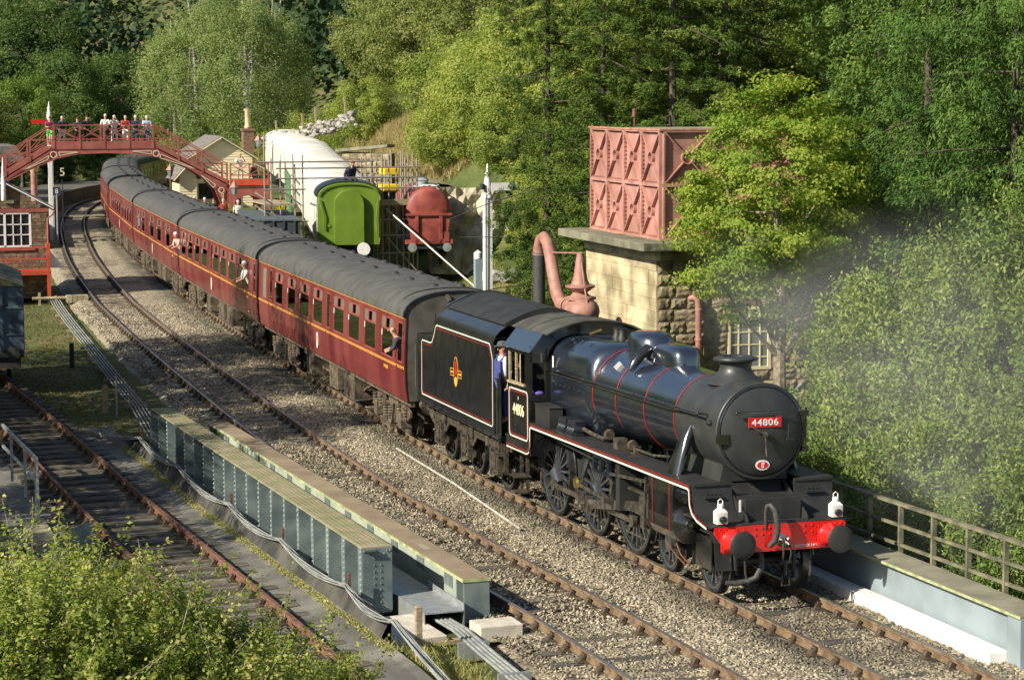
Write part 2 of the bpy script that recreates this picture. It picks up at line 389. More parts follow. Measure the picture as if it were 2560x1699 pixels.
# ================================================================ GROUND AND TRACK BED
def np_mesh(name, V, F, m, parent=None, attrs=None, smooth=False):
    V = np.asarray(V, dtype=np.float32); F = np.asarray(F, dtype=np.int32); k = F.shape[1]
    me = bpy.data.meshes.new(name)
    me.vertices.add(len(V)); me.vertices.foreach_set('co', V.ravel())
    me.loops.add(F.size); me.loops.foreach_set('vertex_index', F.ravel())
    me.polygons.add(len(F)); me.polygons.foreach_set('loop_start', np.arange(0, F.size, k, dtype=np.int32)); me.polygons.foreach_set('loop_total', np.full(len(F), k, dtype=np.int32))
    me.materials.append(M[m] if isinstance(m, str) else m)
    for an, (dom, arr) in (attrs or {}).items():
        a = me.attributes.new(an, 'FLOAT', dom); a.data.foreach_set('value', np.asarray(arr, dtype=np.float32))
    if smooth: me.polygons.foreach_set('use_smooth', np.ones(len(F), dtype=bool))
    me.update(calc_edges=True)
    o = bpy.data.objects.new(name, me); COL.objects.link(o)
    if parent: o.parent = parent
    return o
def vnoise(x, y, seed=0):
    """smooth value noise on arrays"""
    x = np.asarray(x, float); y = np.asarray(y, float)
    xi = np.floor(x).astype(int); yi = np.floor(y).astype(int); fx = x - xi; fy = y - yi
    fx = fx * fx * (3 - 2 * fx); fy = fy * fy * (3 - 2 * fy)
    def h(a, b):
        n = (a * 374761393 + b * 668265263 + seed * 1442695041) & 0xffffffff
        n = ((n ^ (n >> 13)) * 1274126177) & 0xffffffff
        return ((n ^ (n >> 16)) & 0xffff) / 65535.0
    return (h(xi, yi) * (1 - fx) + h(xi + 1, yi) * fx) * (1 - fy) + (h(xi, yi + 1) * (1 - fx) + h(xi + 1, yi + 1) * fx) * fy
def fbm(x, y, seed=0, o=4):
    s = 0; a = .5
    for i in range(o): s = s + a * vnoise(np.asarray(x) * 2 ** i, np.asarray(y) * 2 ** i, seed + i); a *= .5
    return s
def gzn(x): return G1 * np.maximum(0, x - G0)
def ycn(x): return np.where(x >= 0, 0, np.interp(-x, -_X, _Y))
def terrain(x, y):
    x = np.asarray(x, float); y = np.asarray(y, float)
    base = gzn(x) - .40 - .006 * np.clip(0, 0, 0)
    z = base.copy()
    # siding shelf on the right beyond the train
    sh = np.interp(x, [-200, -150, -122, -102, -82, -62, -50, -40], [2.6, 2.4, 2.1, 1.8, 1.2, .6, .3, 0.0])
    o = y - ycn(x)
    z = z + sh * np.clip((o - 2.8) / 1.5, 0, 1)
    yr = np.interp(x, [-260, -200, -150, -125, -102, -82, -62, -48, -30, -10, 10], [10, 26, 22.5, 19, 14.8, 12.2, 12.6, 14.5, 17, 15, 12]) 
    d = y - yr
    hill = np.where(d > 0, np.minimum(d, 4.5) * 1.0 + np.maximum(d - 4.5, 0) * .33, 0)
    near = np.clip((x + 40) / 40, 0, 1)
    hill = hill * (1 - .75 * near)
    z = z + hill
    # stream gully to the right front
    z = z - 3.5 * np.clip((y - 2.9) / 1.0, 0, 1) * np.clip((x + 7) / 2, 0, 1)
    # left side
    yl = np.interp(x, [-260, -200, -150, -100, -60, -30, -14, 0, 20], [-30, -24, -16, -13.5, -17, -17, -14.5, -13.0, -11.5])
    d = yl - y
    lh = np.where(d > 0, np.minimum(d, 60) * np.interp(x, [-260, -120, -60, -20, 10, 30], [.5, .35, .22, .25, .3, .3]), 0)
    z = z + lh
    far = np.clip((-x - 190) / 120, 0, 3); z = z + far * 34
    z = z + (fbm(x * .12, y * .12, 3) - .5) * np.clip(np.abs(o + 3) / 14 - .7, 0, 1) * 2.5
    return z
xs = np.concatenate([np.arange(60, 10, -2.0), np.arange(10, -60, -.8), np.arange(-60, -200, -2.5), np.arange(-200, -520, -12)])
ys = np.concatenate([np.arange(-160, -40, 8.0), np.arange(-40, -16, 1.5), np.arange(-16, 24, .6), np.arange(24, 60, 2.5), np.arange(60, 260, 10)])
XX, YY = np.meshgrid(xs, ys, indexing='ij')
ZZ = terrain(XX, YY)
OO = YY - ycn(XX)
T2 = np.interp(-XX, [-12, -5, 0, 5, 14, 25, 45, 60, 100, 140, 175], [-3.3, -3.4, -3.42, -3.6, -3.75, -3.85, -3.9, -3.95, -3.4, -3.3, -3.3])
ZZ = np.where((OO > T2 - 1.0) & (OO < 1.2) & (XX > -175), ZZ - .25, ZZ)
ga = np.clip(fbm(XX * .2, YY * .2, 9), 0, 1)
idx = np.arange(XX.size).reshape(XX.shape)
F = np.stack([idx[:-1, :-1], idx[:-1, 1:], idx[1:, 1:], idx[1:, :-1]], -1).reshape(-1, 4)
def ground_mat():
    m = bpy.data.materials.new('ground_grass'); m.use_nodes = True; t = m.node_tree; b = t.nodes['Principled BSDF']; b.inputs['Roughness'].default_value = 1
    tc = t.nodes.new('ShaderNodeTexCoord'); n1 = t.nodes.new('ShaderNodeTexNoise'); n1.inputs['Scale'].default_value = .35; n1.inputs['Detail'].default_value = 6
    n2 = t.nodes.new('ShaderNodeTexNoise'); n2.inputs['Scale'].default_value = 9; n2.inputs['Detail'].default_value = 6
    r = t.nodes.new('ShaderNodeValToRGB'); e = r.color_ramp.elements
    e[0].position = .35; e[0].color = (.055, .075, .018, 1); e[1].position = .66; e[1].color = (.16, .135, .06, 1)
    x = e.new(.52); x.color = (.10, .125, .032, 1)
    mx = t.nodes.new('ShaderNodeMixRGB'); mx.blend_type = 'MULTIPLY'; mx.inputs[0].default_value = .7
    r2 = t.nodes.new('ShaderNodeValToRGB'); r2.color_ramp.elements[0].position = .3; r2.color_ramp.elements[0].color = (.45, .45, .4, 1); r2.color_ramp.elements[1].position = .7; r2.color_ramp.elements[1].color = (1.25, 1.25, 1.1, 1)
    t.links.new(tc.outputs['Object'], n1.inputs[0]); t.links.new(tc.outputs['Object'], n2.inputs[0]); t.links.new(n1.outputs[0], r.inputs[0]); t.links.new(n2.outputs[0], r2.inputs[0])
    t.links.new(r.outputs[0], mx.inputs[1]); t.links.new(r2.outputs[0], mx.inputs[2]); t.links.new(mx.outputs[0], b.inputs['Base Color'])
    bp = t.nodes.new('ShaderNodeBump'); bp.inputs['Strength'].default_value = .8; bp.inputs['Distance'].default_value = .1; t.links.new(n2.outputs[0], bp.inputs['Height']); t.links.new(bp.outputs[0], b.inputs['Normal'])
    return m
M['ground_grass'] = ground_mat()
gr = np_mesh('ground', np.stack([XX, YY, ZZ], -1).reshape(-1, 3), F, 'ground_grass', smooth=True)
tag(gr, kind='structure')

# ballast bed as its own sheet with fine relief
def ballast_mat():
    m = bpy.data.materials.new('ballast'); m.use_nodes = True; t = m.node_tree; b = t.nodes['Principled BSDF']; b.inputs['Roughness'].default_value = .95
    tc = t.nodes.new('ShaderNodeTexCoord')
    v = t.nodes.new('ShaderNodeTexVoronoi'); v.inputs['Scale'].default_value = 17; v.feature = 'F1'
    w = t.nodes.new('ShaderNodeTexNoise'); w.inputs['Scale'].default_value = 1.1; w.inputs['Detail'].default_value = 5
    t.links.new(tc.outputs['Object'], v.inputs['Vector']); t.links.new(tc.outputs['Object'], w.inputs['Vector'])
    sp = t.nodes.new('ShaderNodeSeparateColor'); t.links.new(v.outputs['Color'], sp.inputs[0])
    r = t.nodes.new('ShaderNodeValToRGB'); e = r.color_ramp.elements
    e[0].position = 0; e[0].color = (.11, .092, .062, 1); e[1].position = 1; e[1].color = (.54, .47, .33, 1); q = e.new(.45); q.color = (.27, .23, .155, 1)
    t.links.new(sp.outputs[0], r.inputs[0])
    at = t.nodes.new('ShaderNodeAttribute'); at.attribute_name = 'oil'
    mp = t.nodes.new('ShaderNodeMath'); mp.operation = 'MULTIPLY_ADD'; mp.inputs[1].default_value = 1.6; mp.inputs[2].default_value = -.8; t.links.new(w.outputs[0], mp.inputs[0])
    ad = t.nodes.new('ShaderNodeMath'); ad.operation = 'ADD'; ad.use_clamp = True; t.links.new(at.outputs['Fac'], ad.inputs[0]); t.links.new(mp.outputs[0], ad.inputs[1])
    mx = t.nodes.new('ShaderNodeMixRGB'); mx.blend_type = 'MULTIPLY'; mx.inputs[2].default_value = (.28, .27, .26, 1)
    t.links.new(ad.outputs[0], mx.inputs[0]); t.links.new(r.outputs[0], mx.inputs[1]); t.links.new(mx.outputs[0], b.inputs['Base Color'])
    bp = t.nodes.new('ShaderNodeBump'); bp.inputs['Strength'].default_value = 1; bp.inputs['Distance'].default_value = .04; bp.invert = True
    t.links.new(v.outputs['Distance'], bp.inputs['Height']); t.links.new(bp.outputs[0], b.inputs['Normal'])
    return m
M['ballast'] = ballast_mat()
def stone_mat():
    m = bpy.data.materials.new('loose_stone'); m.use_nodes = True; t = m.node_tree; b = t.nodes['Principled BSDF']; b.inputs['Roughness'].default_value = .9
    a = t.nodes.new('ShaderNodeAttribute'); a.attribute_name = 'tint'; r = t.nodes.new('ShaderNodeValToRGB'); e = r.color_ramp.elements
    e[0].position = 0; e[0].color = (.05, .045, .04, 1); e[1].position = 1; e[1].color = (.62, .56, .43, 1); q = e.new(.4); q.color = (.235, .20, .135, 1); q = e.new(.7); q.color = (.40, .345, .24, 1)
    t.links.new(a.outputs['Fac'], r.inputs[0]); t.links.new(r.outputs[0], b.inputs['Base Color']); return m
M['loose_stone'] = stone_mat()
def oil_at(s, o):
    """dark ash along the running rails of the train's track"""
    n = fbm(s * .6, o * .9, 5)
    d = np.minimum(np.abs(o + .95), np.abs(o - .9))
    a = np.clip(1.15 - d / .46, 0, 1) * np.clip((n - .2) * 3.0, 0, 1); n3 = fbm(s * .35 + 7, o * .8, 15); a = np.maximum(a, .55 * np.clip((n3 - .5) * 5, 0, 1))
    a = np.maximum(a, .75 * (np.abs(o) < .8) * np.clip((n - .25) * 2.5, 0, 1))
    a = np.maximum(a, np.clip(1 - np.abs(o + 1.25) / .5, 0, 1) * np.interp(s, [5, 12, 24, 60], [.0, .9, .9, .8]))
    a = np.maximum(a, .45 * np.clip(1.0 - np.abs(o - np.interp(s, [-12, 0, 20, 60], [-3.3, -3.42, -3.8, -3.95])) / .7, 0, 1) * np.clip((n - .3) * 2, 0, 1))
    return np.clip(a, 0, 1)
sv = np.concatenate([np.arange(-14, 60, .22), np.arange(60, 178, .8)])
ov = np.arange(-6.0, 2.61, .12)
SS, OV = np.meshgrid(sv, ov, indexing='ij')
bt = np.interp(SS, [-14, 0, 5, 14, 22, 23, 60, 100, 178], [-5.0, -5.1, -4.95, -4.95, -5.35, -5.6, -5.75, -5.4, -5.3])   # left edge
OV = bt + (OV - ov[0]) / (ov[-1] - ov[0]) * (2.5 - bt)
px = np.where(SS <= 0, -SS, np.interp(SS, _ss, _X[:len(_ss)])); py = np.where(SS <= 0, 0, np.interp(SS, _ss, _Y[:len(_ss)])); pt = np.where(SS <= 0, 0, np.interp(SS, _ss, _th[:len(_ss)]))
bx_ = px + np.sin(pt) * OV; by_ = py + np.cos(pt) * OV
bz = gzn(bx_) - .188 + (fbm(SS * 1.3, OV * 1.3, 2) - .47) * .11 + (vnoise(SS * 9, OV * 9, 8) - .5) * .03
t2o = np.interp(SS, [-12, -5, 0, 5, 14, 25, 45, 60, 100, 140, 175], [-3.3, -3.4, -3.42, -3.6, -3.75, -3.85, -3.9, -3.95, -3.4, -3.3, -3.3])
mid = (OV - (t2o + .75)) / (-.75 - t2o - .75); bz += .07 * np.sin(np.clip(mid, 0, 1) * math.pi)
edge = np.minimum((OV - bt) / .5, (2.5 - OV) / .6); bz -= .25 * np.clip(1 - edge, 0, 1)
on2 = (np.abs(OV - t2o) < 1.35) & (SS > 0.5) & (SS < 21); bz = np.where(on2, bz - .055, bz)
ii = np.arange(SS.size).reshape(SS.shape)
F = np.stack([ii[:-1, :-1], ii[:-1, 1:], ii[1:, 1:], ii[1:, :-1]], -1).reshape(-1, 4)
bal = np_mesh('ballast', np.stack([bx_, by_, bz], -1).reshape(-1, 3), F, 'ballast', attrs={'oil': ('POINT', oil_at(SS, OV).ravel())}, smooth=True)
tag(bal, kind='structure')
# loose stones
rng = np.random.default_rng(3)
def scatter_stones(name, n, srange, orange, size, seed, dens=None):
    r = np.random.default_rng(seed)
    s = r.uniform(*srange, n); o = r.uniform(*orange, n)
    lo = np.interp(s, [-14, 0, 5, 14, 22, 23, 60], [-5.0, -5.1, -4.95, -4.95, -5.35, -5.6, -5.75]) + .1
    keep = (o > lo); s = s[keep]; o = o[keep]
    ix = np.where(s <= 0, -s, np.interp(s, _ss, _X[:len(_ss)])); iy = np.where(s <= 0, 0, np.interp(s, _ss, _Y[:len(_ss)]))
    th = np.where(s <= 0, 0, np.interp(s, _ss, _th[:len(_ss)]))
    X = ix + np.sin(th) * o; Y = iy + np.cos(th) * o
    t2 = np.interp(s, [-12, -5, 0, 5, 14, 25, 45, 60], [-3.3, -3.4, -3.42, -3.6, -3.75, -3.85, -3.9, -3.95])
    mid = (o - (t2 + .75)) / (-.75 - t2 - .75)
    Z = gzn(X) - .188 + (fbm(s * 1.3, o * 1.3, 2) - .47) * .11 + .07 * np.sin(np.clip(mid, 0, 1) * math.pi)
    rail = np.minimum(np.minimum(np.abs(np.abs(o) - .7525), np.abs(np.abs(o - t2) - .7525)), 9) < .07
    X = X[~rail]; Y = Y[~rail]; Z = Z[~rail]; s = s[~rail]; o = o[~rail]; k = len(X)
    base = np.array([(1, 0, 0), (-1, 0, 0), (0, 1, 0), (0, -1, 0), (0, 0, .8), (0, 0, -.8)], float)
    sc3 = r.uniform(.55, 1.2, (k, 1, 3)) * r.uniform(*size, (k, 1, 1)); P = base[None] * sc3 + r.normal(0, .18, (k, 6, 3)) * sc3
    a = r.uniform(0, 6.28, k); ca, sa = np.cos(a), np.sin(a)
    Q = P.copy(); Q[..., 0] = P[..., 0] * ca[:, None] - P[..., 1] * sa[:, None]; Q[..., 1] = P[..., 0] * sa[:, None] + P[..., 1] * ca[:, None]
    Q += np.stack([X, Y, Z + .004], -1)[:, None]
    f = np.array([(0, 2, 4), (2, 1, 4), (1, 3, 4), (3, 0, 4), (2, 0, 5), (1, 2, 5), (3, 1, 5), (0, 3, 5)])
    FF = (f[None] + (np.arange(k) * 6)[:, None, None]).reshape(-1, 3)
    tint = np.clip(.86 * r.uniform(.12, 1, k) ** 1.15 * (1 - .72 * oil_at(s, o)) , 0, 1)
    o_ = np_mesh(name, Q.reshape(-1, 3), FF, 'loose_stone', attrs={'tint': ('FACE', np.repeat(tint, 8))})
    tag(o_, 'loose pale and sooty ballast stones lying between and beside the running rails' if seed == 1 else 'finer loose ballast stones further back along the two tracks', 'ballast stones', kind='stuff')
scatter_stones('ballast_stones', 46000, (-11, 22), (-5.0, 2.3), (.018, .045), 1)
scatter_stones('ballast_stones', 16000, (22, 60), (-5.6, 2.0), (.025, .055), 2)

# ---------------------------------------------------------------- rails and sleepers
RAILP = [(-.036, -.0), (-.036, -.035), (-.012, -.05), (-.012, -.115), (-.035, -.125), (-.035, -.145), (.035, -.145), (.035, -.125), (.012, -.115), (.012, -.05), (.036, -.035), (.036, 0)]
def rail(parent, ptsf, name='rail', m='rail_rust', head='rail_head', shiny=True):
    pts = ptsf; n = len(RAILP); V = []
    for i, (x, y, z) in enumerate(pts):
        a = pts[max(0, i - 1)]; b = pts[min(len(pts) - 1, i + 1)]; d = Vector((b[0] - a[0], b[1] - a[1], 0)).normalized(); nx, ny = -d.y, d.x
        for (w, h) in RAILP: V.append((x + nx * w, y + ny * w, z + h))
    mb = MB(); F = []
    for i in range(len(pts) - 1):
        for k in range(n - 1): F.append((i * n + k, i * n + k + 1, (i + 1) * n + k + 1, (i + 1) * n + k))
    mb.add(V, F); mb.add(V[:n], [tuple(range(n))]); mb.add(V[-n:], [tuple(range(n))[::-1]])
    mb.cur = 1; F = [(i * n + n - 1, i * n, (i + 1) * n, (i + 1) * n + n - 1) for i in range(len(pts) - 1)]; mb.add(V, F)
    return mb.build(name, [m, head], parent)
def frame_pts(s0, s1, o, step=1.0):
    out = []; s = s0
    while s <= s1 + 1e-6:
        oo = o(s) if callable(o) else o
        x, y = off(s, oo); out.append((x, y, gz(x))); s += step
    return out
sleeper_me = MB().box(-.125, .125, -1.3, 1.3, -.33, -.187).build('sleeper', 'sleeper_wood', None, .008)
sme = sleeper_me.data; bpy.data.objects.remove(sleeper_me)
cm = MB().box(-.09, .09, -.17, .17, -.187, -.155).prism([(-.15, -.157), (-.05, -.157), (-.05, -.06), (-.09, -.05)], -.06, .06, 'yz').prism([(.15, -.157), (.05, -.157), (.05, -.07), (.09, -.08)], -.06, .06, 'yz').box(-.05, .05, .012, .06, -.12, -.03)
co = cm.build('chair', 'chair_iron'); cme = co.data; bpy.data.objects.remove(co)
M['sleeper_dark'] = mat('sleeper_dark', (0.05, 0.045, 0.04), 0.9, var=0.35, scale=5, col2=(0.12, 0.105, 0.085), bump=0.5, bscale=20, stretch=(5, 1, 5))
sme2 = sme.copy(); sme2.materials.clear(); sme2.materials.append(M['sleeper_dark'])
def make_track(label, offf, s0, s1, m='rail_rust', zoff=0, mesh=None, step=.76, posf=None, chairs_to=300, sme_=None, rail_m='rail_rust', head='rail_head'):
    t = thing('railway_track', label, 'railway track')
    rn = random.Random(int(s1 * 10))
    if posf is None: posf = lambda s, o: (lambda c: (c[0], c[1], gz(c[0]), path(s)[2]))(off(s, offf(s) + o))
    for sd in (-.7525, .7525):
        pts = []; s = s0
        while s <= s1: p = posf(s, sd); pts.append((p[0], p[1], p[2])); s += 1.0
        rail(t, pts, 'rail', rail_m, head)
    s = s0 + .2; i = 0; nchair = 0; cV = []
    while s < s1:
        x, y, z, th = posf(s, 0)
        sl = bpy.data.objects.new('sleeper', sme_ or sme); COL.objects.link(sl); sl.parent = t
        sl.location = (x, y, z + rn.uniform(-.006, .006)); sl.rotation_euler = (0, 0, -th + rn.uniform(-.012, .012)); 
        for sd in (-.7525, .7525):
            if nchair < 290:
                p = posf(s, sd); ch = bpy.data.objects.new('chair', cme); COL.objects.link(ch); ch.parent = t
                ch.location = (p[0], p[1], p[2]); ch.rotation_euler = (0, 0, -th + (math.pi if sd < 0 else 0)); nchair += 1
            else:
                p = posf(s, sd); cV.append(p)
        s += step * rn.uniform(.97, 1.03); i += 1
    if cV:
        mb = MB()
        for p in cV: mb.box(p[0] - .09, p[0] + .09, p[1] - .16, p[1] + .16, p[2] - .19, p[2] - .07)
        mb.build('far_chairs', 'chair_iron', t)['kind'] = 'stuff'
    return t
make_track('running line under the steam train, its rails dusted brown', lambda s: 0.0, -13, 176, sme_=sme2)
make_track('empty running line between the train and the riveted girders', t2off, -13, 176)
def t3pos(s, o):
    x = -s; y = t3y(x); y2 = t3y(x - .5); th = math.atan2(y2 - y, .5)
    return (x + math.sin(th) * o, y + math.cos(th) * o, gz(x), th)
make_track('rusty siding line running behind the foreground bushes towards the wagon', lambda s: 0, -6, 56, posf=t3pos, rail_m='rust_orange', head='rust_orange')

# ---------------------------------------------------------------- deck, girders and pipes of the bridge
def ribbon(name, cs, m, parent=None, kind=None):
    """cs: list of cross-sections, each a list of (x,y,z)"""
    mb = MB(); n = len(cs[0]); V = [p for c in cs for p in c]
    mb.add(V, [(i * n + k, i * n + k + 1, (i + 1) * n + k + 1, (i + 1) * n + k) for i in range(len(cs) - 1) for k in range(n - 1)], False)
    o = mb.build(name, m, parent)
    if kind: o['kind'] = kind
    return o
def de(x): return float(np.interp(x, [-22, -20.5, -15.8, -10.5, -6, -.8, 2], [-7.78, -7.69, -7.47, -7.2, -7.02, -6.79, -6.7]))
cs = []; x = -26.0; rr = random.Random(5)
while x <= 9: 
    cs.append([(x, t3y(x) - 2.3, gz(x) - .30), (x, t3y(x) - .4, gz(x) - .26), (x, t3y(x) + .9, gz(x) - .25), (x, de(x) - .14, gz(x) - .16 + rr.uniform(-.01, .01)), (x, de(x), gz(x) - .10)]); x += .5
ribbon('bridge_deck', cs, 'deck_felt', kind='structure')
cs = []; x = -23.0
while x <= .2:
    cs.append([(x, de(x), gz(x) - .10), (x, de(x) + .10, gz(x) + .10), (x, de(x) + .14, gz(x) + .16), (x, de(x) + .17, gz(x) + .1), (x, de(x) + .2, gz(x) - .95), (x, de(x) + 3.1, gz(x) - 1.3)]); x += .5
ribbon('gutter', cs, 'dark_felt', kind='structure')
rm = np.random.default_rng(4)
def tufts(name, pts, h, m, label, cat='grass', seed=1, w=.012, lean=.4, n_per=6):
    r = np.random.default_rng(seed); P = np.repeat(np.asarray(pts, float), n_per, 0); k = len(P)
    P[:, :2] += r.normal(0, .04 + h * .12, (k, 2)); a = r.uniform(0, 6.28, k); hh = h * r.uniform(.4, 1.2, k)
    dx, dy = np.cos(a) * w, np.sin(a) * w; lx, ly = r.normal(0, lean, k) * hh, r.normal(0, lean, k) * hh
    V = np.stack([P + np.stack([dx, dy, 0 * dx], -1), P - np.stack([dx, dy, 0 * dx], -1), P + np.stack([lx, ly, hh], -1)], 1)
    F = np.arange(k * 3).reshape(-1, 3)
    o = np_mesh(name, V.reshape(-1, 3), F, m, attrs={'tint': ('FACE', np.clip(r.normal(.5, .25, k), 0, 1))})
    return tag(o, label, cat, kind='stuff')
mp_ = []
for i in range(1100):
    x = rm.uniform(-22, 1); t = rm.normal(0, .05); mp_.append((x, de(x) - .06 + t, gz(x) - .12))
tufts('moss', mp_, .035, 'moss_blade' if 'moss_blade' in M else 'grass_blade', 'low moss along the edge of the felt deck beside the riveted girder', 'moss', 3, .02, .6)

def lerp(a, b, t): return a + (b - a) * t
def girder_frame(xa, ya, xb, yb):
    """local frame along a girder: u from near end to far end"""
    d = Vector((xb - xa, yb - ya, 0)); return d.length, math.atan2(d.y, d.x)
M['girder_rivet'] = mat('girder_rivet', (0.28, 0.34, 0.34), 0.45, var=0.15, scale=5)
# riveted girder
x0, y0, x1, y1 = -2.5, -5.98, -21.9, -6.75
Lg = math.hypot(x1 - x0, y1 - y0); ang = math.atan2(y0 - y1, x0 - x1); slope = (gz(x0) - gz(x1)) / Lg
ga_ = thing('riveted_girder', 'long grey-green riveted plate girder with stiffeners and a lichen-yellow top', 'bridge girder', (x1, y1, gz(x1)), (0, -math.atan(slope), ang))
W_ = .50; H = .875; zb = -.22
g = MB().box(0, Lg, -W_ / 2 - .02, -W_ / 2 + .02, zb, H - .03).build('web', 'girder_blue', ga_)
MB().box(0, Lg, -W_, 0.02, zb - .03, zb).build('bottom_flange', 'girder_blue', ga_)
tp = MB()
k = 0; xx = 0
while xx < Lg: tp.box(xx, min(xx + 1.6, Lg) - .004, -W_, .04, H - .03, H - .006 * (k % 2)); xx += 1.6; k += 1
tpo = tp.build('top_flange', 'girder_top', ga_, .004)
rv = MB()
n = int(Lg / .105)
for i in range(n):
    for w in (-.44, -.36, -.28, -.18, -.10, -.02): 
        rv.box(i * .105, i * .105 + .03, w - .012, w + .012, H - .004, H + .012)
r_ = rv.build('rivets', 'girder_top', tpo)
nb = 18
for i in range(nb + 1):
    xx = Lg * i / nb
    if i == nb: xx -= .02
    st = MB().box(xx - .012, xx + .012, -W_ + .02, -W_ / 2, zb, H - .03).box(xx - .07, xx + .012, -W_ / 2 - .03, -W_ / 2 - .02, zb, H - .03)
    st.box(xx - .065, xx + .012, -W_ + .005, -W_ + .02, zb, H - .03)
    so_ = st.build('stiffener', 'girder_blue', ga_, .003)
    rv = MB()
    for j in range(11):
        z = zb + .07 + j * .094
        rv.ball((xx - .035, -W_ + .001, z), .024, 6, 4)
    rv.build('rivets', 'girder_rivet', so_)
    MB().box(xx + .02, xx + .12, -W_ + .03, -W_ / 2 - .02, H - .06, H - .032).build('gusset', 'girder_blue', so_)
ep = MB().box(Lg - .012, Lg + .012, -W_ + .01, .03, zb, H - .03); epo = ep.build('end_plate', 'girder_blue', ga_, .003)
rv = MB()
for z in [zb + .05 + .105 * j for j in range(9)]:
    for w in (-.28, -.17): rv.ball((Lg + .013, w, z), .019, 6, 4)
for w, z in ((-.46, .80), (-.40, .80), (-.34, .75), (-.30, .69), (-.01, .80), (-.06, .80), (-.11, .75), (-.15, .69)): rv.ball((Lg + .013, w, z), .019, 6, 4)
rv.build('rivets', 'girder_blue', epo)
# brown topped girder
x0, y0, x1, y1 = -1.27, -4.60, -21.8, -5.35
Lg = math.hypot(x1 - x0, y1 - y0); ang = math.atan2(y0 - y1, x0 - x1); slope = (gz(x0) - gz(x1)) / Lg
gb = thing('plate_girder', 'plain pale girder with a broad brown top beside the empty running line', 'bridge girder', (x1, y1, gz(x1)), (0, -math.atan(slope), ang))
M['girder_pale'] = mat('girder_pale', (0.34, 0.40, 0.34), 0.6, var=0.12, scale=1.5, col2=(0.42, 0.46, 0.36))
MB().box(0, Lg, -.47, 0.0, .435, .47).build('top_flange', 'girder_brown', gb, .004)
MB().box(0, Lg, -.485, -.47, .42, .465).box(Lg, Lg + .012, -.485, 0, .42, .465).build('mossy_lip', 'mossy_edge', gb)
MB().box(.1, Lg - .42, -.30, -.26, -.25, .435).build('web', 'girder_pale', gb)
MB().box(Lg - .42, Lg - .40, -.46, -.05, -.25, .435).box(Lg - .03, Lg, -.46, -.02, -.25, .435).box(Lg - .42, Lg - .03, -.30, -.26, -.25, .435).build('end_plate', 'girder_blue', gb, .003); MB().box(0, .02, -.46, -.05, -.25, .435).build('end_plate', 'girder_blue', gb)
for i in range(12): MB().box(1.2 + i * 1.62, 1.62 + i * 1.62, -.315, -.305, .10, .36).build('cover_plate', 'girder_blue', gb)
bo = MB()
for i in range(8):
    for w in (-.28, -.24, -.20): bo.lathe([(.012, 0), (.012, .008), (0, .008)], (Lg - 3.2 + i * .07, w, .47), 'z', 6)
bo.build('bolts', 'girder_pale', gb)
# galvanised cable cover between the girders
cc = thing('cable_tray', 'galvanised steel tray cover between the two left girders', 'cable tray', (-1.05, -5.45, gz(-1)), (0, -math.atan(G1), .035))
for i in range(10): MB().box(-9.5, 0, -.33 + i * .066, -.33 + i * .066 + .06, -.02, .0).build('cover_rib', 'galvanised', cc)
MB().box(-9.5, 0, -.34, -.33, -.36, -.0).box(-2.0, 0, .33, .34, -.36, .12).box(-9.5, 0, .33, .345, -.36, .0).build('tray_side', 'galvanised', cc)
# pipe run from the tray to the foreground and along the far ballast
def pipe_run(label, pts, n, gap, rad, sag=None):
    t = thing('pipe_run', label, 'pipe run')
    for i in range(n):
        q = []
        for j, p in enumerate(pts):
            a = Vector(pts[max(0, j - 1)]); b = Vector(pts[min(len(pts) - 1, j + 1)]); d = (b - a).normalized(); nv = Vector((-d.y, d.x, 0))
            q.append(Vector(p) + nv * (i - (n - 1) / 2) * gap)
        MB().tube(q, rad, 6).build('pipe', 'pipe_grey', t)
    return t
t = pipe_run('pale grey pipes leading from the tray cover to the bottom edge', [(-1.3, -5.45, gz(-1) - .16), (0, -5.5, .28), (1.6, -5.53, .29), (3.3, -5.55, .32), (6, -5.55, .36)], 4, .075, .028)
for x in (.9, 3.0): MB().box(x - .03, x + .03, -5.78, -5.28, gz(x) - .33, gz(x) - .06).build('pipe_support', 'galvanised', t)
pp = []
for s in np.arange(23.0, 66, 1.5):
    x, y = off(s, float(np.interp(s, [23, 30, 45, 60, 66], [-6.9, -6.55, -6.35, -6.3, -6.2]))); pp.append((x, y, -.18))
t = pipe_run('flat bank of pale point-rodding beside the ballast by the signal box', pp, 5, .10, .022)
for i, p in enumerate(pp[1::2]): MB().box(p[0] - .04, p[0] + .04, p[1] - .32, p[1] + .32, p[2] - .12, p[2] - .03).build('roller_stool', 'timber', t)
# cables looping along the riveted girder
cb = thing('cable_bundle', 'sagging bundle of pale cables tied along the riveted girder', 'cable bundle')
ties = [-21.0, -16.6, -11.3, -6.9, -2.3, .6]
rr = random.Random(2)
def cy(x): return float(np.interp(x, [-26, -21.5, -18.8, -14.4, -8, -2, .4, 4, 7], [-8.6, -7.7, -7.52, -7.30, -7.02, -6.78, -6.72, -6.6, -6.55]))
for k in range(9):
    pts = []
    sg = rr.uniform(.02, .24); dy = rr.uniform(-.05, .05)
    for a, b in zip([-25.5] + ties, ties + [5.5]):
        for j in range(8):
            t = j / 8; x = lerp(a, b, t); z0 = float(np.interp(x, [-26, -21, .6, 5.5], [-.2, .27, .27, -.2]))
            pts.append((x, cy(x) + dy * (1 + math.sin(math.pi * t)), gz(x) + z0 + (k % 3) * .02 - sg * math.sin(math.pi * t) * (.6 if x > .6 or x < -21 else 1)))
    MB().tube(pts, .012, 5).build('cable', 'cable_grey' if 'cable_grey' in M else 'pipe_grey', cb)
for x in ties[:-1]:
    MB().beam((x, cy(x) + .05, gz(x) - .0), (x, cy(x) + .06, gz(x) + .5), .05, .03).build('cable_bracket', 'rust_orange', cb)
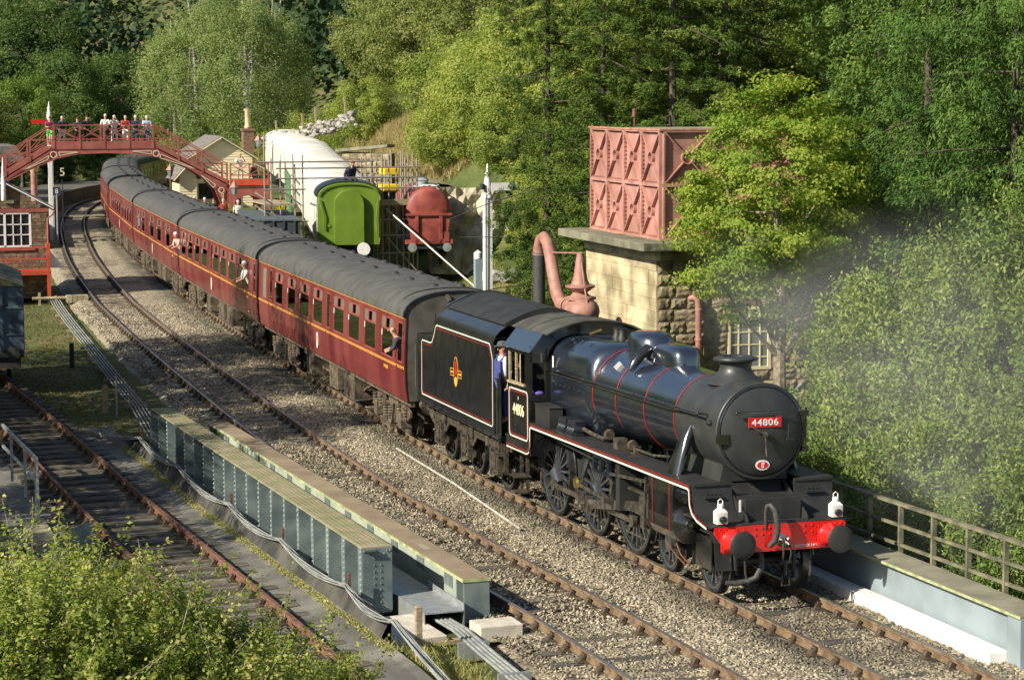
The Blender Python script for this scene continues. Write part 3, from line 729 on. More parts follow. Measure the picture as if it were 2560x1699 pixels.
# concrete blocks and sills
def blk(name, label, cat, c, d, rz=0, m='concrete', bev=.02, grp=None):
    o = MB().box(-d[0] / 2, d[0] / 2, -d[1] / 2, d[1] / 2, 0, d[2]).build(name, m, None, bev, c, (0, 0, rz)); return tag(o, label, cat, grp)
blk('concrete_block', 'pale concrete block on the ballast at the end of the brown-topped girder', 'block', (-.15, -4.85, gz(0) - .28), (.55, .72, .26), .05)
blk('concrete_sill', 'worn concrete sill under the near end of the riveted girder', 'sill', (-1.0, -6.15, gz(-1) - .42), (1.6, .9, .24), .1)
blk('timber_plank', 'short weathered plank lying under the tray cover end', 'plank', (-.35, -5.35, gz(-1) - .34), (.15, 1.0, .07), .12, 'timber', .005)
tag(MB().box(-.05, .05, -.05, .05, -.3, .75).build('wooden_stake', 'timber', None, .01, (.9, -6.4, gz(1) - .2)), 'grey wooden stake standing in weeds below the tray cover', 'stake')
M['pale_pipe'] = mat('pale_pipe', (0.42, 0.40, 0.34), .8, var=.35, scale=5)
tr = thing('lineside_pipe', 'pale weathered pipe on short pegs between the two running lines', 'pipe')
MB().tube([(-19.5, -1.55, -.05), (-14, -1.62, .0), (-8.4, -1.85, .06)], .024, 8).build('pipe', 'pale_pipe', tr)
for x in np.arange(-19, -8.4, 1.5): MB().lathe([(.035, 0), (.035, .12)], (x, float(np.interp(x, [-19.5, -14, -8.4], [-1.57, -1.64, -1.87])), gz(x) - .24), 'z', 8).build('peg', 'rust_orange', tr)
# right girder with concrete footing and hand rail
x0, y0, x1, y1 = 4.85, 1.62, -9.0, 1.9
Lg = math.hypot(x1 - x0, y1 - y0); ang = math.atan2(y0 - y1, x0 - x1); slope = (gz(x0) - gz(x1)) / Lg
M['girder_top_grey'] = mat('girder_top_grey', (0.22, 0.21, 0.145), .85, var=.2, scale=2, bump=.2)
gc = thing('plate_girder', 'pale blue-grey girder on a white footing, right of the locomotive', 'bridge girder', (x1, y1, gz(x1)), (0, -math.atan(slope), ang))
MB().box(0, Lg, 0, .62, .575, .605).build('top_flange', 'girder_top_grey', gc, .004)
M['girder_slate'] = mat('girder_slate', (0.25, 0.305, 0.33), 0.55, var=0.12, scale=1.5, detail=8)
MB().box(.1, Lg - .45, .14, .18, -.2, .575).build('web', 'girder_slate', gc)
MB().box(Lg - .45, Lg - .02, .03, .06, -.2, .575).box(Lg - .03, Lg, .0, .6, -.2, .575).box(Lg - .45, Lg - .43, .03, .18, -.2, .575).build('end_plate', 'girder_slate', gc, .004)
MB().box(0, Lg, -.012, 0.0, .56, .60).build('mossy_lip', 'mossy_edge', gc)
ft = blk('concrete_footing', 'long white concrete footing below the girder right of the locomotive', 'footing', (-2.2, 1.66, gz(-2.2) - .34), (13.2, .34, .34), 0, 'white_paint', .03)
ft.rotation_euler = (0, -math.atan(G1), ang)
M['rail_paint'] = mat('rail_paint', (0.12, 0.125, 0.085), 0.75, var=0.3, scale=4, col2=(0.22, 0.20, 0.12))
fe = thing('hand_rail', 'olive-grey bridge hand rail above the right-hand girder, smoke behind it', 'hand rail')
ftop = [(-9, 2.50), (6, 2.38)]
for x in np.arange(-8.6, 6, 1.16):
    y = 2.42; MB().box(x - .03, x + .03, y - .04, y + .04, gz(x) + .05, gz(x) + 1.38).build('post', 'rail_paint', fe)
for h, w in ((1.40, .10), (1.03, .05), (.70, .05)):
    MB().beam((-9, 2.42, gz(-9) + h), (6.2, 2.42, gz(6.2) + h), w, .05).build('rail_bar', 'rail_paint', fe)
# left: white steel stair rail, weathered plank walk and riveted plate
hr = thing('steel_railing', 'pale grey-blue steel railing at the left edge below the wagon', 'railing')
MB().beam((-19.4, -11.05, 1.0), (-14.2, -10.73, 1.0), .06, .06).build('top_bar', 'galv_blue' if 'galv_blue' in M else 'galvanised', hr)
MB().beam((-19.4, -11.05, .5), (-14.2, -10.73, .5), .05, .05).build('middle_bar', 'galvanised', hr)
for x in (-18.0, -15.9, -14.35): 
    y = lerp(-11.05, -10.73, (x + 19.4) / 5.2); MB().box(x - .04, x + .04, y - .03, y + .03, -1.2 if x > -15 else -.1, 1.0).build('post', 'galvanised', hr)
MB().beam((-14.2, -10.73, 1.0), (-14.0, -10.73, -1.0), .05, .05).build('end_bar', 'galvanised', hr)
wk = thing('plank_walk', 'grey weathered timber walkway left of the rusty siding', 'walkway')
for i in range(14): MB().box(-13.6 + i * .62, -13.02 + i * .62, -.24, .24, 0, .05).build('plank', 'weathered_board', wk, .005)
wk.location = (0, -10.65, gz(-9) - .15); wk.rotation_euler = (0, -.012, .02)
rp_ = thing('riveted_plate', 'arched blue-grey riveted plate half hidden by the foreground bush', 'girder end')
pl = MB().prism([(-.9, -1.6), (.75, -1.6), (.75, .62), (.45, .64), (.1, .56), (-.3, .35), (-.65, 0), (-.9, -.5)], -.02, .02, 'xz').build('plate', 'girder_blue', rp_)
rv = MB()
for i in range(7):
    for j in range(6):
        if (j - 3) * .25 < i * .2 - .5: rv.ball((-.6 + i * .2, -.025, -.8 + j * .24), .022, 6, 3)
rv.build('rivets', 'girder_blue', pl)
rp_.scale = (.42, 1, .55); rp_.location = (-9.9, -10.35, gz(-9) - .05); rp_.rotation_euler = (0, 0, 1.15)
# ================================================================ LOCOMOTIVE
def sect(x, hw, zt, zb, n=2.0, k=40, cy=0.0, nb=None):
    zc = (zt + zb) / 2; hz = (zt - zb) / 2; out = []
    for i in range(k):
        a = 2 * math.pi * i / k; c, s = math.cos(a), math.sin(a)
        e = n if s >= 0 else (nb or n)
        out.append((x, cy + hw * math.copysign(abs(c) ** (2 / e), c), zc + hz * math.copysign(abs(s) ** (2 / e), s)))
    return out
def rivet_row(mb, pts, r=0.014, axis='y', h=0.010):
    for p in pts:
        mb.ball(p, r, 6, 3, (h / r if axis == 'x' else 1, h / r if axis == 'y' else 1, 1 if axis != 'z' else h / r))
def strip_on_y(mb, pts, w, y, t=0.004):
    """thin raised band following a polyline in the xz plane at depth y"""
    n = len(pts); closed = pts[0] == pts[-1]
    P = [Vector(p) for p in pts]; L = []; Rr = []
    for i in range(n):
        if closed: a = P[(i - 1) % (n - 1)]; b = P[(i + 1) % (n - 1)] if i < n - 1 else P[1]
        else: a = P[max(0, i - 1)]; b = P[min(n - 1, i + 1)]
        d0 = (P[i] - a); d1 = (b - P[i])
        d0 = d0.normalized() if d0.length > 0 else d1.normalized(); d1 = d1.normalized() if d1.length > 0 else d0
        t_ = (d0 + d1).normalized(); nn = Vector((-t_.y, t_.x)); sc_ = 1 / max(0.4, nn.dot(Vector((-d1.y, d1.x))))
        L.append(P[i] + nn * w / 2 * sc_); Rr.append(P[i] - nn * w / 2 * sc_)
    V = []; 
    for l, r in zip(L, Rr): V += [(l.x, y, l.y), (r.x, y, r.y), (l.x, y + t, l.y), (r.x, y + t, r.y)]
    F = []
    for i in range(n - 1):
        a = 4 * i; b = a + 4
        F += [(a, a + 1, b + 1, b), (a, b, b + 2, a + 2), (a + 1, a + 3, b + 3, b + 1)]
    mb.add(V, F)
def rrect(x0, x1, z0, z1, r, k=4):
    pts = []
    for cx, cz, a0 in ((x1 - r, z1 - r, 0), (x0 + r, z1 - r, 90), (x0 + r, z0 + r, 180), (x1 - r, z0 + r, 270)):
        for i in range(k + 1):
            a = R(a0 + 90 * i / k); pts.append((cx + r * math.cos(a), cz + r * math.sin(a)))
    return pts + [pts[0]]

M['wheel_black'] = mat('wheel_black', (0.045, 0.05, 0.056), 0.2, var=0.2, spec=.9, coat=.8)
def spoked_wheel(name, x, r, side, parent, spokes=19, mname='sheen_black', crank=None, weight=0):
    y = side * 0.72
    mb = MB()
    mb.lathe([(r - .105, -.055), (r - .06, -.06), (r - .06, .06), (r - .105, .055), (r - .105, -.055)], (0, 0, 0), 'y', 36, False)
    for i in range(spokes):
        a = 2 * math.pi * (i + .5) / spokes
        p = (math.sin(a) * .13 * r / .9, 0, math.cos(a) * .13 * r / .9); q = (math.sin(a) * (r - .09), 0, math.cos(a) * (r - .09))
        mb.beam(p, q, .05, .045, (0, 1, 0))
    mb.lathe([(0, -.1), (.1, -.1), (.16, -.08), (.17, .08), (.1, .1), (0, .1)], (0, 0, 0), 'y', 20)
    if crank:
        mb.tube([(0, -.05, 0), (crank[0], -.05, crank[1])], .14, 12)
    if weight:
        arc = [(math.sin(R(a)) * (r - .1), math.cos(R(a)) * (r - .1)) for a in range(weight - 38, weight + 39, 8)]
        mb.prism(arc, -.05, .05, 'xz')
    w = mb.build(name, mname, parent, loc=(x, y, r))
    ty = MB().lathe([(r - .062, -.068), (r - .004, -.068), (r, -.05), (r, .045), (r + .028, .06), (r + .028, .075), (r - .062, .075), (r - .062, -.068)], (0, 0, 0), 'y', 48, True)
    ty.build('tyre', 'steel_tyre', w)
    if side > 0: w.rotation_euler = (0, 0, math.pi); 
    return w
M['steel_tyre'] = mat('steel_tyre', (0.06, 0.06, 0.06), 0.35, metal=0.6, var=0.5, scale=8)

zl0 = gz(0)
loco = thing('steam_locomotive', 'black tender steam locomotive numbered 44806 with red buffer beam heading the train', 'steam locomotive',
             (0, 0, zl0), (0, -math.atan(G1), 0))
L = loco
# ---- frames and front
MB().box(-11.0, -.04, -.62, -.585, .72, 1.26).box(-11.0, -.04, .585, .62, .72, 1.26).box(-10.8, -.2, -.58, .58, .95, 1.0).build('main_frame', 'matt_black', L)
bb = MB().prism([(-1.17, 1.29), (-1.17, 1.17), (-1.12, 1.10), (-1.03, .98), (-1.01, .84), (1.01, .84), (1.03, .98), (1.12, 1.10), (1.17, 1.17), (1.17, 1.29)], -.04, 0, 'yz').build('buffer_beam', 'signal_red', L, 0.004)
_rr = rivet_row
def rivet_row(mb, pts, r=.02, axis='x', h=.02): _rr(mb, pts, r * 1.25, 'n')
rv = MB()
for y in (-1.08, -.98, -.88, -.78, -.45, -.33, -.2, .22, .42, .56, .78, .88, .98, 1.08): rivet_row(rv, [(0, y, 1.235)], .017, 'x')
for y in (-.45, -.33, -.2, .22, .42, .56): rivet_row(rv, [(0, y, 1.13)], .017, 'x')
for y in (-.62, .62):
    for z in (1.2, 1.1, 1.0, .9): rivet_row(rv, [(0, y, z)], .015, 'x')
for y in (-.3,): rivet_row(rv, [(0, y, .95)], .015, 'x')
rv.build('rivets', 'signal_red', bb); rivet_row = _rr
text_obj('LOSTOCK HALL', 'lettering', .062, 'white_paint', bb, Matrix.Translation((.006, .47, .90)) @ TXT_FRONT, .002, 1.0, 1.0, .0)
for s in (-1, 1):
    y = s * .8635
    b = MB().box(.0, .035, y - .2, y + .2, .88, 1.23).lathe([(.2, .03), (.19, .05), (.155, .09), (.135, .30), (.13, .34), (0, .34)], (0, y, 1.055), 'x', 24)
    for yy, zz in ((-.16, -.13), (.16, -.13), (-.16, .13), (.16, .13)): b.ball((.035, y + yy, 1.055 + zz), .022, 6, 3)
    h = b.build('buffer', 'signal_red', L)
    MB().lathe([(.07, .30), (.07, .425), (.14, .43), (.225, .435), (.23, .455), (.21, .475), (.12, .49), (0, .495)], (0, y, 1.055), 'x', 28).build('buffer_head', 'matt_black', h)
# draw hook, coupling and pipes
MB().lathe([(.0, .0), (.11, .0), (.11, .03), (.05, .05), (.05, .16), (0, .16)], (0, 0, 1.02), 'x', 16).tube([(.14, -.0, 1.02), (.24, 0, 1.07), (.27, 0, 1.0), (.2, 0, .95)], .035, 8).build('draw_hook', 'steel', L)
cp = MB()
for s in (-1, 1): cp.tube([(.22, s * .05, 1.0), (.27, s * .07, .85), (.2, s * .06, .66)], .018, 6)
cp.tube([(.2, -.1, .68), (.2, .1, .68)], .028, 8).tube([(.2, 0, .72), (.18, 0, .45)], .03, 8).tube([(.18, -.06, .46), (.2, -.07, .3), (.2, .07, .3), (.18, .06, .46)], .018, 6)
cp.build('screw_coupling', 'matt_black', L)
M['rubber'] = mat('rubber', (0.05, 0.05, 0.048), 0.6, var=0.3, scale=20)
MB().tube([(-.02, -.26, 1.2), (-.01, -.26, 1.50), (.03, -.25, 1.60), (.10, -.22, 1.62), (.15, -.17, 1.54), (.17, -.14, 1.38), (.17, -.13, 1.2), (.14, -.16, 1.04), (.08, -.23, .94)], [.03, .03, .04, .05, .052, .052, .052, .05, .045], 12).build('vacuum_hose', 'rubber', L)
MB().tube([(-.1, -.35, .85), (.02, -.35, .80), (.05, -.36, .6), (.02, -.45, .42), (-.02, -.6, .36), (-.04, -.8, .34), (-.05, -.95, .36)], [.035, .04, .05, .052, .052, .05, .035], 10).build('steam_heat_hose', 'rubber', L)
MB().tube([(-.05, -.62, .8), (-.02, -.62, .5), (.0, -.58, .3)], .02, 6).tube([(-.05, .55, .8), (-.02, .55, .5), (.0, .5, .3)], .02, 6).build('guard_irons', 'matt_black', L)
# ---- front platform
fp = MB()
fp.box(-1.5, .0, -1.18, 1.18, 1.285, 1.31)
fp.box(-1.02, -.30, -.50, .50, 1.31, 1.66)
fp.prism([(-1.6, 1.31), (-1.6, 2.02), (-1.2, 1.9), (-.98, 1.66), (-.98, 1.31)], -.50, .50, 'xz')
fp.build('front_platform', 'matt_black', L, .01)
for s in (-1, 1):
    MB().prism([(-1.62, 1.31), (-1.62, 1.98), (-1.28, 1.93), (-.2, 1.44), (-.1, 1.36), (-.1, 1.31)], s * .52, s * .545, 'xz').build('frame_extension', 'matt_black', L, .004)
    a, b = (-1.27, -.56) if s < 0 else (.56, 1.27)
    pr = [(0.0, 1.29), (-.30, 1.31), (-.5, 1.38), (-.62, 1.48), (-.69, 1.6), (-.72, 1.75), (-.73, 1.88)]
    st = MB().sheet(pr, a, b, 'xz', .02).box(-.78, -.70, a + .02, b, 1.86, 1.90).box(-.70, -.64, (a + b) / 2 - .16, (a + b) / 2 + .16, 1.66, 1.69)
    for i in range(4): st.ball((-.70, (a + b) / 2 - .1 + i * .07, 1.73), .012, 6, 3)
    st.build('platform_step', 'matt_black', L)
# ---- running plate
for s in (-1, 1):
    a, b = (-1.30, -.74) if s < 0 else (.74, 1.30)
    MB().box(-9.45, -.75, a, b, 1.872, 1.90).build('running_plate', 'matt_black', L)
    e = -1.30 if s < 0 else 1.27
    v = MB().box(-9.42, -.76, e, e + .03, 1.79, 1.872)
    v.build('valance', 'gloss_black', L)
ln = MB(); strip_on_y(ln, [(-9.5, 1.28), (-9.44, 1.4), (-9.42, 1.78), (-9.36, 1.81), (-.85, 1.81), (-.79, 1.78), (-.76, 1.55), (-.66, 1.42), (-.45, 1.335), (-.02, 1.272)], .035, -1.306)
ln.build('lining', 'lining_cream', L)
ln = MB(); strip_on_y(ln, [(-9.52, 1.42), (-9.46, 1.5), (-9.46, 1.80), (-9.38, 1.862), (-.85, 1.862), (-.745, 1.80), (-.72, 1.57), (-.63, 1.45), (-.43, 1.37), (-.02, 1.30)], .026, -1.306)
ln.build('lining', 'lining_red', L)
# ---- smokebox and boiler
zc = 2.715
sb = MB().lathe([(.755, -2.70), (.80, -2.69), (.80, -.86), (.816, -.86), (.816, -.80), (.80, -.785), (.70, -.785)], (0, 0, zc), 'x', 64)
sb.prism([(-.62, 1.85), (-.5, 2.35), (.5, 2.35), (.62, 1.85)], -2.55, -1.1, 'yz')
sbo = sb.build('smokebox', 'smokebox_black', L)
rv = MB()
for i in range(56):
    a = 2 * math.pi * i / 56
    for x in (-2.62, -.95): rv.ball((x, .80 * math.cos(a), zc + .80 * math.sin(a)), .011, 5, 3)
rv.build('rivets', 'smokebox_black', sbo)
dr = MB().lathe([(.735, -.785), (.73, -.765), (.70, -.752), (.66, -.735), (.5, -.69), (.3, -.655), (.12, -.64), (0, -.638)], (0, 0, zc), 'x', 64)
door = dr.build('smokebox_door', 'smokebox_black', L)
ring = MB().lathe([(.735, -.79), (.75, -.77), (.77, -.785)], (0, 0, zc), 'x', 64).build('door_ring', 'gloss_black', L)
MB().beam((-.715, -.62, 2.62), (-.715, -.78, 2.62), .03, .16, (0, 0, 1)).box(-.75, -.69, -.83, -.70, 2.55, 2.69).build('door_dog', 'gloss_black', door)
MB().box(-.75, -.69, .70, .82, 2.95, 3.05).box(-.75, -.69, .70, .82, 2.35, 2.45).tube([(-.7, .77, 2.3), (-.7, .77, 3.1)], .018, 8).build('door_hinge', 'gloss_black', door)
MB().tube([(-.60, -.52, 3.06), (-.60, .62, 3.06)], .016, 8).ball((-.60, -.52, 3.06), .03).ball((-.60, .62, 3.06), .03).ball((-.60, .05, 3.06), .026).build('door_handrail', 'gloss_black', door)
MB().lathe([(0, .0), (.05, 0), (.05, .05), (.03, .08), (0, .08)], (-.64, 0, 2.68), 'x', 12).tube([(-.58, -.02, 2.68), (-.57, 0, 2.32)], .014, 8).tube([(-.56, 0, 2.68), (-.56, -.3, 2.84)], .014, 8).build('door_handle', 'steel', door)
MB().tube([(-.62, .42, 2.60), (-.62, .42, 2.83)], .012, 6).box(-.66, -.60, .39, .52, 2.56, 2.6).build('lamp_iron', 'matt_black', door)
npb = MB().box(-.645, -.625, -.30, .30, 2.80, 2.97).build('number_plate', 'plate_red', L, .006)
text_obj('44806', 'numerals', .155, 'white_paint', npb, Matrix.Translation((-.622, .0, 2.882)) @ TXT_FRONT, .003, 1.1, 1.16, .0012)
sp = MB().lathe([(0, 0), (1, 0), (1, .012), (0, .012)], (0, 0, 0), 'x', 28, False)
sp.v = [(x * 1.0 - .675, y * .125 - .03, z * .085 + 2.165) for x, y, z in sp.v]
spo = sp.build('shed_plate', 'white_paint', L)
sp = MB().lathe([(0, 0), (1, 0), (1, .016), (0, .016)], (0, 0, 0), 'x', 28, False)
sp.v = [(x - .674, y * .10 - .03, z * .062 + 2.165) for x, y, z in sp.v]
sp.build('shed_plate_field', 'plate_red', spo)
text_obj('10', 'lettering', .058, 'white_paint', spo, Matrix.Translation((-.655, -.03, 2.192)) @ TXT_FRONT, .002, 1, 1, .003)
text_obj('D', 'lettering', .06, 'white_paint', spo, Matrix.Translation((-.655, -.03, 2.14)) @ TXT_FRONT, .002, 1, 1, .003)
secs = [sect(-2.71, .775, zc + .775, zc - .775), sect(-4.2, .80, zc + .81, zc - .80), sect(-5.65, .835, zc + .85, zc - .85), sect(-6.86, .86, zc + .88, zc - .9)]
boil = MB().loft(secs).build('boiler', 'sheen_black', L)
for x, r_ in ((-2.78, .782), (-4.2, .806), (-5.6, .84), (-6.8, .868)):
    MB().lathe([(r_, -.016), (r_ + .006, -.012), (r_ + .006, .012), (r_, .016)], (x, 0, zc + (r_ - .78) * .25), 'x', 60).build('boiler_band', 'lining_red', boil)
secs = [sect(-6.84, .86, 3.58, 1.9, 2.2), sect(-6.9, .875, 3.62, 1.8, 2.9), sect(-7.0, .885, 3.66, 1.75, 3.3), sect(-7.2, .89, 3.69, 1.7, 3.7, nb=3), sect(-9.3, .89, 3.66, 1.5, 3.7, nb=3)]
fb = MB().loft(secs).build('firebox', 'sheen_black', L)
hp = MB()
for x in (-7.55, -8.15, -8.7): hp.lathe([(.05, 0), (.05, .02), (.025, .03), (.02, .06), (0, .065)], (x, -.60, 3.60), 'z', 8)
for i in range(7): hp.lathe([(.03, -.02), (.03, .0), (0, .005)], (-7.3 - i * .28, -.885, 2.72), 'y', 8)
hp.build('wash_out_plugs', 'sheen_black', fb)
MB().box(-9.1, -9.04, -.915, -.905, 3.05, 3.28).build('warning_plate', 'white_paint', fb)
MB().beam((-6.06, -.66, 3.28), (-6.06, -.545, 3.39), .13, .006, (1, 0, 0)).build('warning_plate', 'white_paint', boil)
MB().lathe([(.1, 0), (.1, .05), (.07, .1), (.07, .2), (.09, .22), (0, .22)], (-7.9, .15, 3.66), 'z', 12).lathe([(.1, 0), (.1, .05), (.07, .1), (.07, .2), (.09, .22), (0, .22)], (-8.2, .15, 3.66), 'z', 12).build('safety_valves', 'matt_black', fb)
MB().tube([(-8.7, -.25, 3.72), (-8.7, .0, 3.80)], .035, 8).build('whistle', 'brass', fb)
# chimney, dome, top feed
MB().lathe([(.50, -.10), (.42, -.02), (.335, .045), (.285, .12), (.265, .2), (.272, .26), (.33, .285), (.375, .295), (.385, .325), (.375, .345), (.30, .36), (.26, .375), (.22, .36), (.2, .1)], (-1.88, 0, 3.515), 'z', 40).build('chimney', 'smokebox_black', L)
def cap(name, x0, x1, hw, zt, n1=3.2, k=36, zb=3.35):
    secs = []; cx = (x0 + x1) / 2; hx = (x1 - x0) / 2
    for t, f in ((0, 1.14), (.12, 1.03), (.35, 1.0), (.62, .985), (.8, .93), (.92, .80), (.98, .6), (1.0, .3)):
        z = zb + (zt - zb) * t
        secs.append([(cx + hx * f * math.copysign(abs(math.cos(a)) ** (2 / n1), math.cos(a)), hw * f * math.copysign(abs(math.sin(a)) ** (2 / n1), math.sin(a)), z) for a in [2 * math.pi * i / k for i in range(k)]])
    return MB().loft(secs).build(name, 'sheen_black', L)
cap('dome', -6.55, -5.35, .40, 4.0, 2.5)
cap('top_feed_cover', -5.30, -3.98, .30, 3.86, 3.6)
MB().tube([(-5.32, -.26, 3.74), (-5.30, -.44, 3.62), (-5.28, -.58, 3.46), (-5.27, -.66, 3.34)], [.10, .10, .085, .05], 12).build('feed_pipe_casing', 'gloss_black', L)
# handrail
hr = MB().tube([(-9.25, -.99, 3.02), (-6.9, -.985, 3.02), (-1.25, -.935, 3.00)], .02, 8)
for x in (-8.6, -7.0, -5.7, -4.3, -2.8, -1.25): hr.beam((x, -.99 if x < -6 else -.95, 3.01), (x, -.78, 2.98), .03, .03).ball((x, -.985 if x < -6 else -.95, 3.01), .034)
hr.tube([(-9.0, .98, 3.02), (-1.25, .935, 3.0)], .02, 8).build('boiler_handrail', 'gloss_black', L)
MB().tube([(-9.2, -.93, 2.93), (-2.9, -.88, 2.92), (-2.3, -.84, 2.92)], .013, 6).build('ejector_rod', 'matt_black', L)
for s in (-1, 1):
    MB().loft([[(x + dx, s * (y + .0), z) if False else (x + dx * w_, s * (y + dy * .11), z) for dx, dy in [(math.cos(2 * math.pi * i / 20), math.sin(2 * math.pi * i / 20)) for i in range(20)]] for x, y, z, w_ in ((-1.95, .74, 2.72, .07), (-1.97, .86, 2.52, .14), (-2.0, .98, 2.2, .22), (-2.04, 1.07, 1.90, .29))]).build('steam_pipe', 'gloss_black', L)
MB().lathe([(.05, 0), (.05, .05), (.02, .07), (.02, .1), (.045, .11), (0, .14)], (-1.15, -.80, 2.86), 'x', 10).build('lamp_bracket', 'matt_black', L)
# ---- cylinders
for s in (-1, 1):
    prof = [(-.62, 1.86), (-1.22, 1.86), (-1.30, 1.80), (-1.33, 1.6), (-1.33, 1.2), (-1.31, .98), (-1.22, .82), (-1.08, .76), (-.9, .78), (-.62, .9)]
    prof = [(s * -y, z) for y, z in prof]
    c = MB().prism(prof, -2.62, -1.50, 'yz').build('cylinder', 'gloss_black', L, .02)
    y = s * 1.04
    MB().lathe([(0, -1.30), (.10, -1.30), (.14, -1.34), (.28, -1.36), (.315, -1.39), (.325, -1.5)], (0, y, 1.10), 'x', 32).lathe([(.04, -1.2), (.05, -1.3), (0, -1.18)], (0, y, 1.1), 'x', 10).build('cylinder_cover', 'gloss_black', c)
    MB().lathe([(0, -1.18), (.07, -1.18), (.09, -1.22), (.09, -1.3), (.18, -1.36), (.19, -1.5)], (0, y, 1.62), 'x', 24).build('valve_cover', 'gloss_black', c)
    for x in (-1.60, -2.40):
        lb = MB(); e = -1.336 if s < 0 else 1.336
        strip_on_y(lb, [(x, 1.8), (x, .97)], .022, e if s < 0 else e - .004); lb.build('lining', 'lining_red', c)
# ---- wheels
drv = (-4.76, -6.89, -9.33); CR = (.24, -.25)
for s in (-1, 1):
    for i, x in enumerate(drv):
        w = spoked_wheel('driving_wheel', x, .905, s, L, 19, 'wheel_black', CR, weight=(135 + 180) % 360)
    for x in (-1.05, -3.03): spoked_wheel('bogie_wheel', x, .495, s, L, 10, 'wheel_black')
MB().box(-3.6, -.6, -.55, -.50, .35, .72).box(-3.6, -.6, .50, .55, .35, .72).box(-2.6, -1.5, -.5, .5, .45, .7).build('bogie_frame', 'matt_black', L)
MB().box(-1.6, -.5, -.60, -.57, .45, .85).sheet([(-1.55, .4), (-1.5, .9), (-1.3, 1.03), (-.8, 1.03), (-.62, .9), (-.55, .45)], -.93, -.63, 'xz', .02).build('wheel_guard', 'matt_black', L)
ax = MB()
for x in drv: ax.tube([(x, -.7, .905), (x, .7, .905)], .09, 10)
for x in (-1.05, -3.03): ax.tube([(x, -.7, .495), (x, .7, .495)], .07, 10)
ax.build('axles', 'matt_black', L)
yr = -.90
for a, b in ((0, 1), (1, 2)):
    p = (drv[a] + CR[0], yr, .905 + CR[1]); q = (drv[b] + CR[0], yr, .905 + CR[1])
    MB().beam(p, q, .045, .095).lathe([(.11, -.04), (.11, .04)], p, 'y', 16).lathe([(0, -.04), (.11, -.04), (.11, .04), (0, .04)], p, 'y', 16).lathe([(0, -.04), (.11, -.04), (.11, .04), (0, .04)], q, 'y', 16).build('coupling_rod', 'steel', L)
bp = (drv[1] + CR[0], -1.02, .905 + CR[1]); sp_ = (-3.40, -1.02, 1.10)
MB().beam(bp, sp_, .06, .17).lathe([(0, -.06), (.15, -.06), (.15, .06), (0, .06)], bp, 'y', 20).lathe([(0, -.05), (.11, -.05), (.11, .05), (0, .05)], sp_, 'y', 16).build('connecting_rod', 'steel', L)
MB().box(-3.62, -3.15, -1.12, -.93, .93, 1.27).box(-3.5, -3.3, -1.15, -.9, .72, .95).build('crosshead', 'steel', L, .01)
MB().beam((-2.5, -1.04, 1.31), (-4.3, -1.04, 1.31), .08, .045).beam((-2.5, -1.04, .93), (-4.3, -1.04, .93), .08, .045).tube([(-3.2, -1.04, 1.1), (-2.55, -1.04, 1.1)], .04, 8).build('slide_bars', 'steel', L)
MB().box(-4.75, -4.55, -1.15, -.62, .85, 1.75).build('motion_bracket', 'matt_black', L)
pe = (bp[0] - .08, -1.22, bp[2] + .40)
MB().beam((bp[0], -1.17, bp[2]), (pe[0], -1.17, pe[2]), .05, .12, (0, 1, 0)).build('return_crank', 'steel', L)
MB().lathe([(0, -.05), (.10, -.05), (.12, 0), (.10, .05), (0, .05)], pe, 'y', 18).build('eccentric_boss', 'brass', L)
MB().beam(pe, (-5.15, -1.22, .98), .035, .065).lathe([(0, -.04), (.07, -.04), (.07, .04), (0, .04)], (-5.15, -1.22, .98), 'y', 14).build('eccentric_rod', 'steel', L)
el = MB().prism([(-5.2, .95), (-5.12, .95), (-5.02, 1.25), (-5.05, 1.65), (-5.16, 1.72), (-5.14, 1.3)], -1.12, -1.06, 'xz')
el.build('expansion_link', 'steel', L)
MB().beam((-5.1, -1.15, 1.46), (-3.05, -1.15, 1.60), .04, .055).build('radius_rod', 'steel', L)
MB().beam((-3.05, -1.2, 1.68), (-3.15, -1.2, .78), .04, .05).beam((-3.15, -1.2, .80), (-3.4, -1.14, .82), .03, .045).build('combination_lever', 'steel', L)
MB().tube([(-5.1, -1.1, 1.55), (-9.3, -1.1, 1.72)], .022, 6).beam((-5.3, -1.1, 1.72), (-5.1, -1.1, 1.4), .04, .08).build('reversing_rod', 'matt_black', L)
mf = MB().box(-5.9, -4.9, -1.2, -1.16, 1.68, 1.79)
for x in (-5.85, -5.45, -5.05): mf.box(x - .05, x + .05, -1.2, -1.14, 1.45, 1.7)
mf.box(-5.9, -4.9, -1.2, -1.16, 1.40, 1.46).build('link_bracket', 'sheen_black', L)
br = MB()
for x in drv: br.beam((x - 1.02, -.72, .9), (x - .98, -.72, .35), .05, .1).box(x - 1.0, x - .92, -.79, -.65, .45, .75)
br.tube([(-10.6, -.72, .33), (-4.0, -.72, .33)], .025, 6).build('brake_gear', 'grime', L)
gu = MB()
for i in range(1): gu.tube([(-2.3 - i * .35, -.95, .7), (-2.05 - i * .35, -.95, .48), (-1.7 - i * .35, -.92, .35)], .012, 5)
gu.tube([(-2.35, -1.1, .70), (-1.95, -1.12, .55), (-1.5, -1.08, .40)], .014, 6).build('drain_pipes', 'copper', L)
MB().box(-10.9, -9.9, -.5, .5, .5, 1.0).box(-9.9, -7.6, -.5, .5, .55, 1.5).build('ashpan', 'matt_black', L)
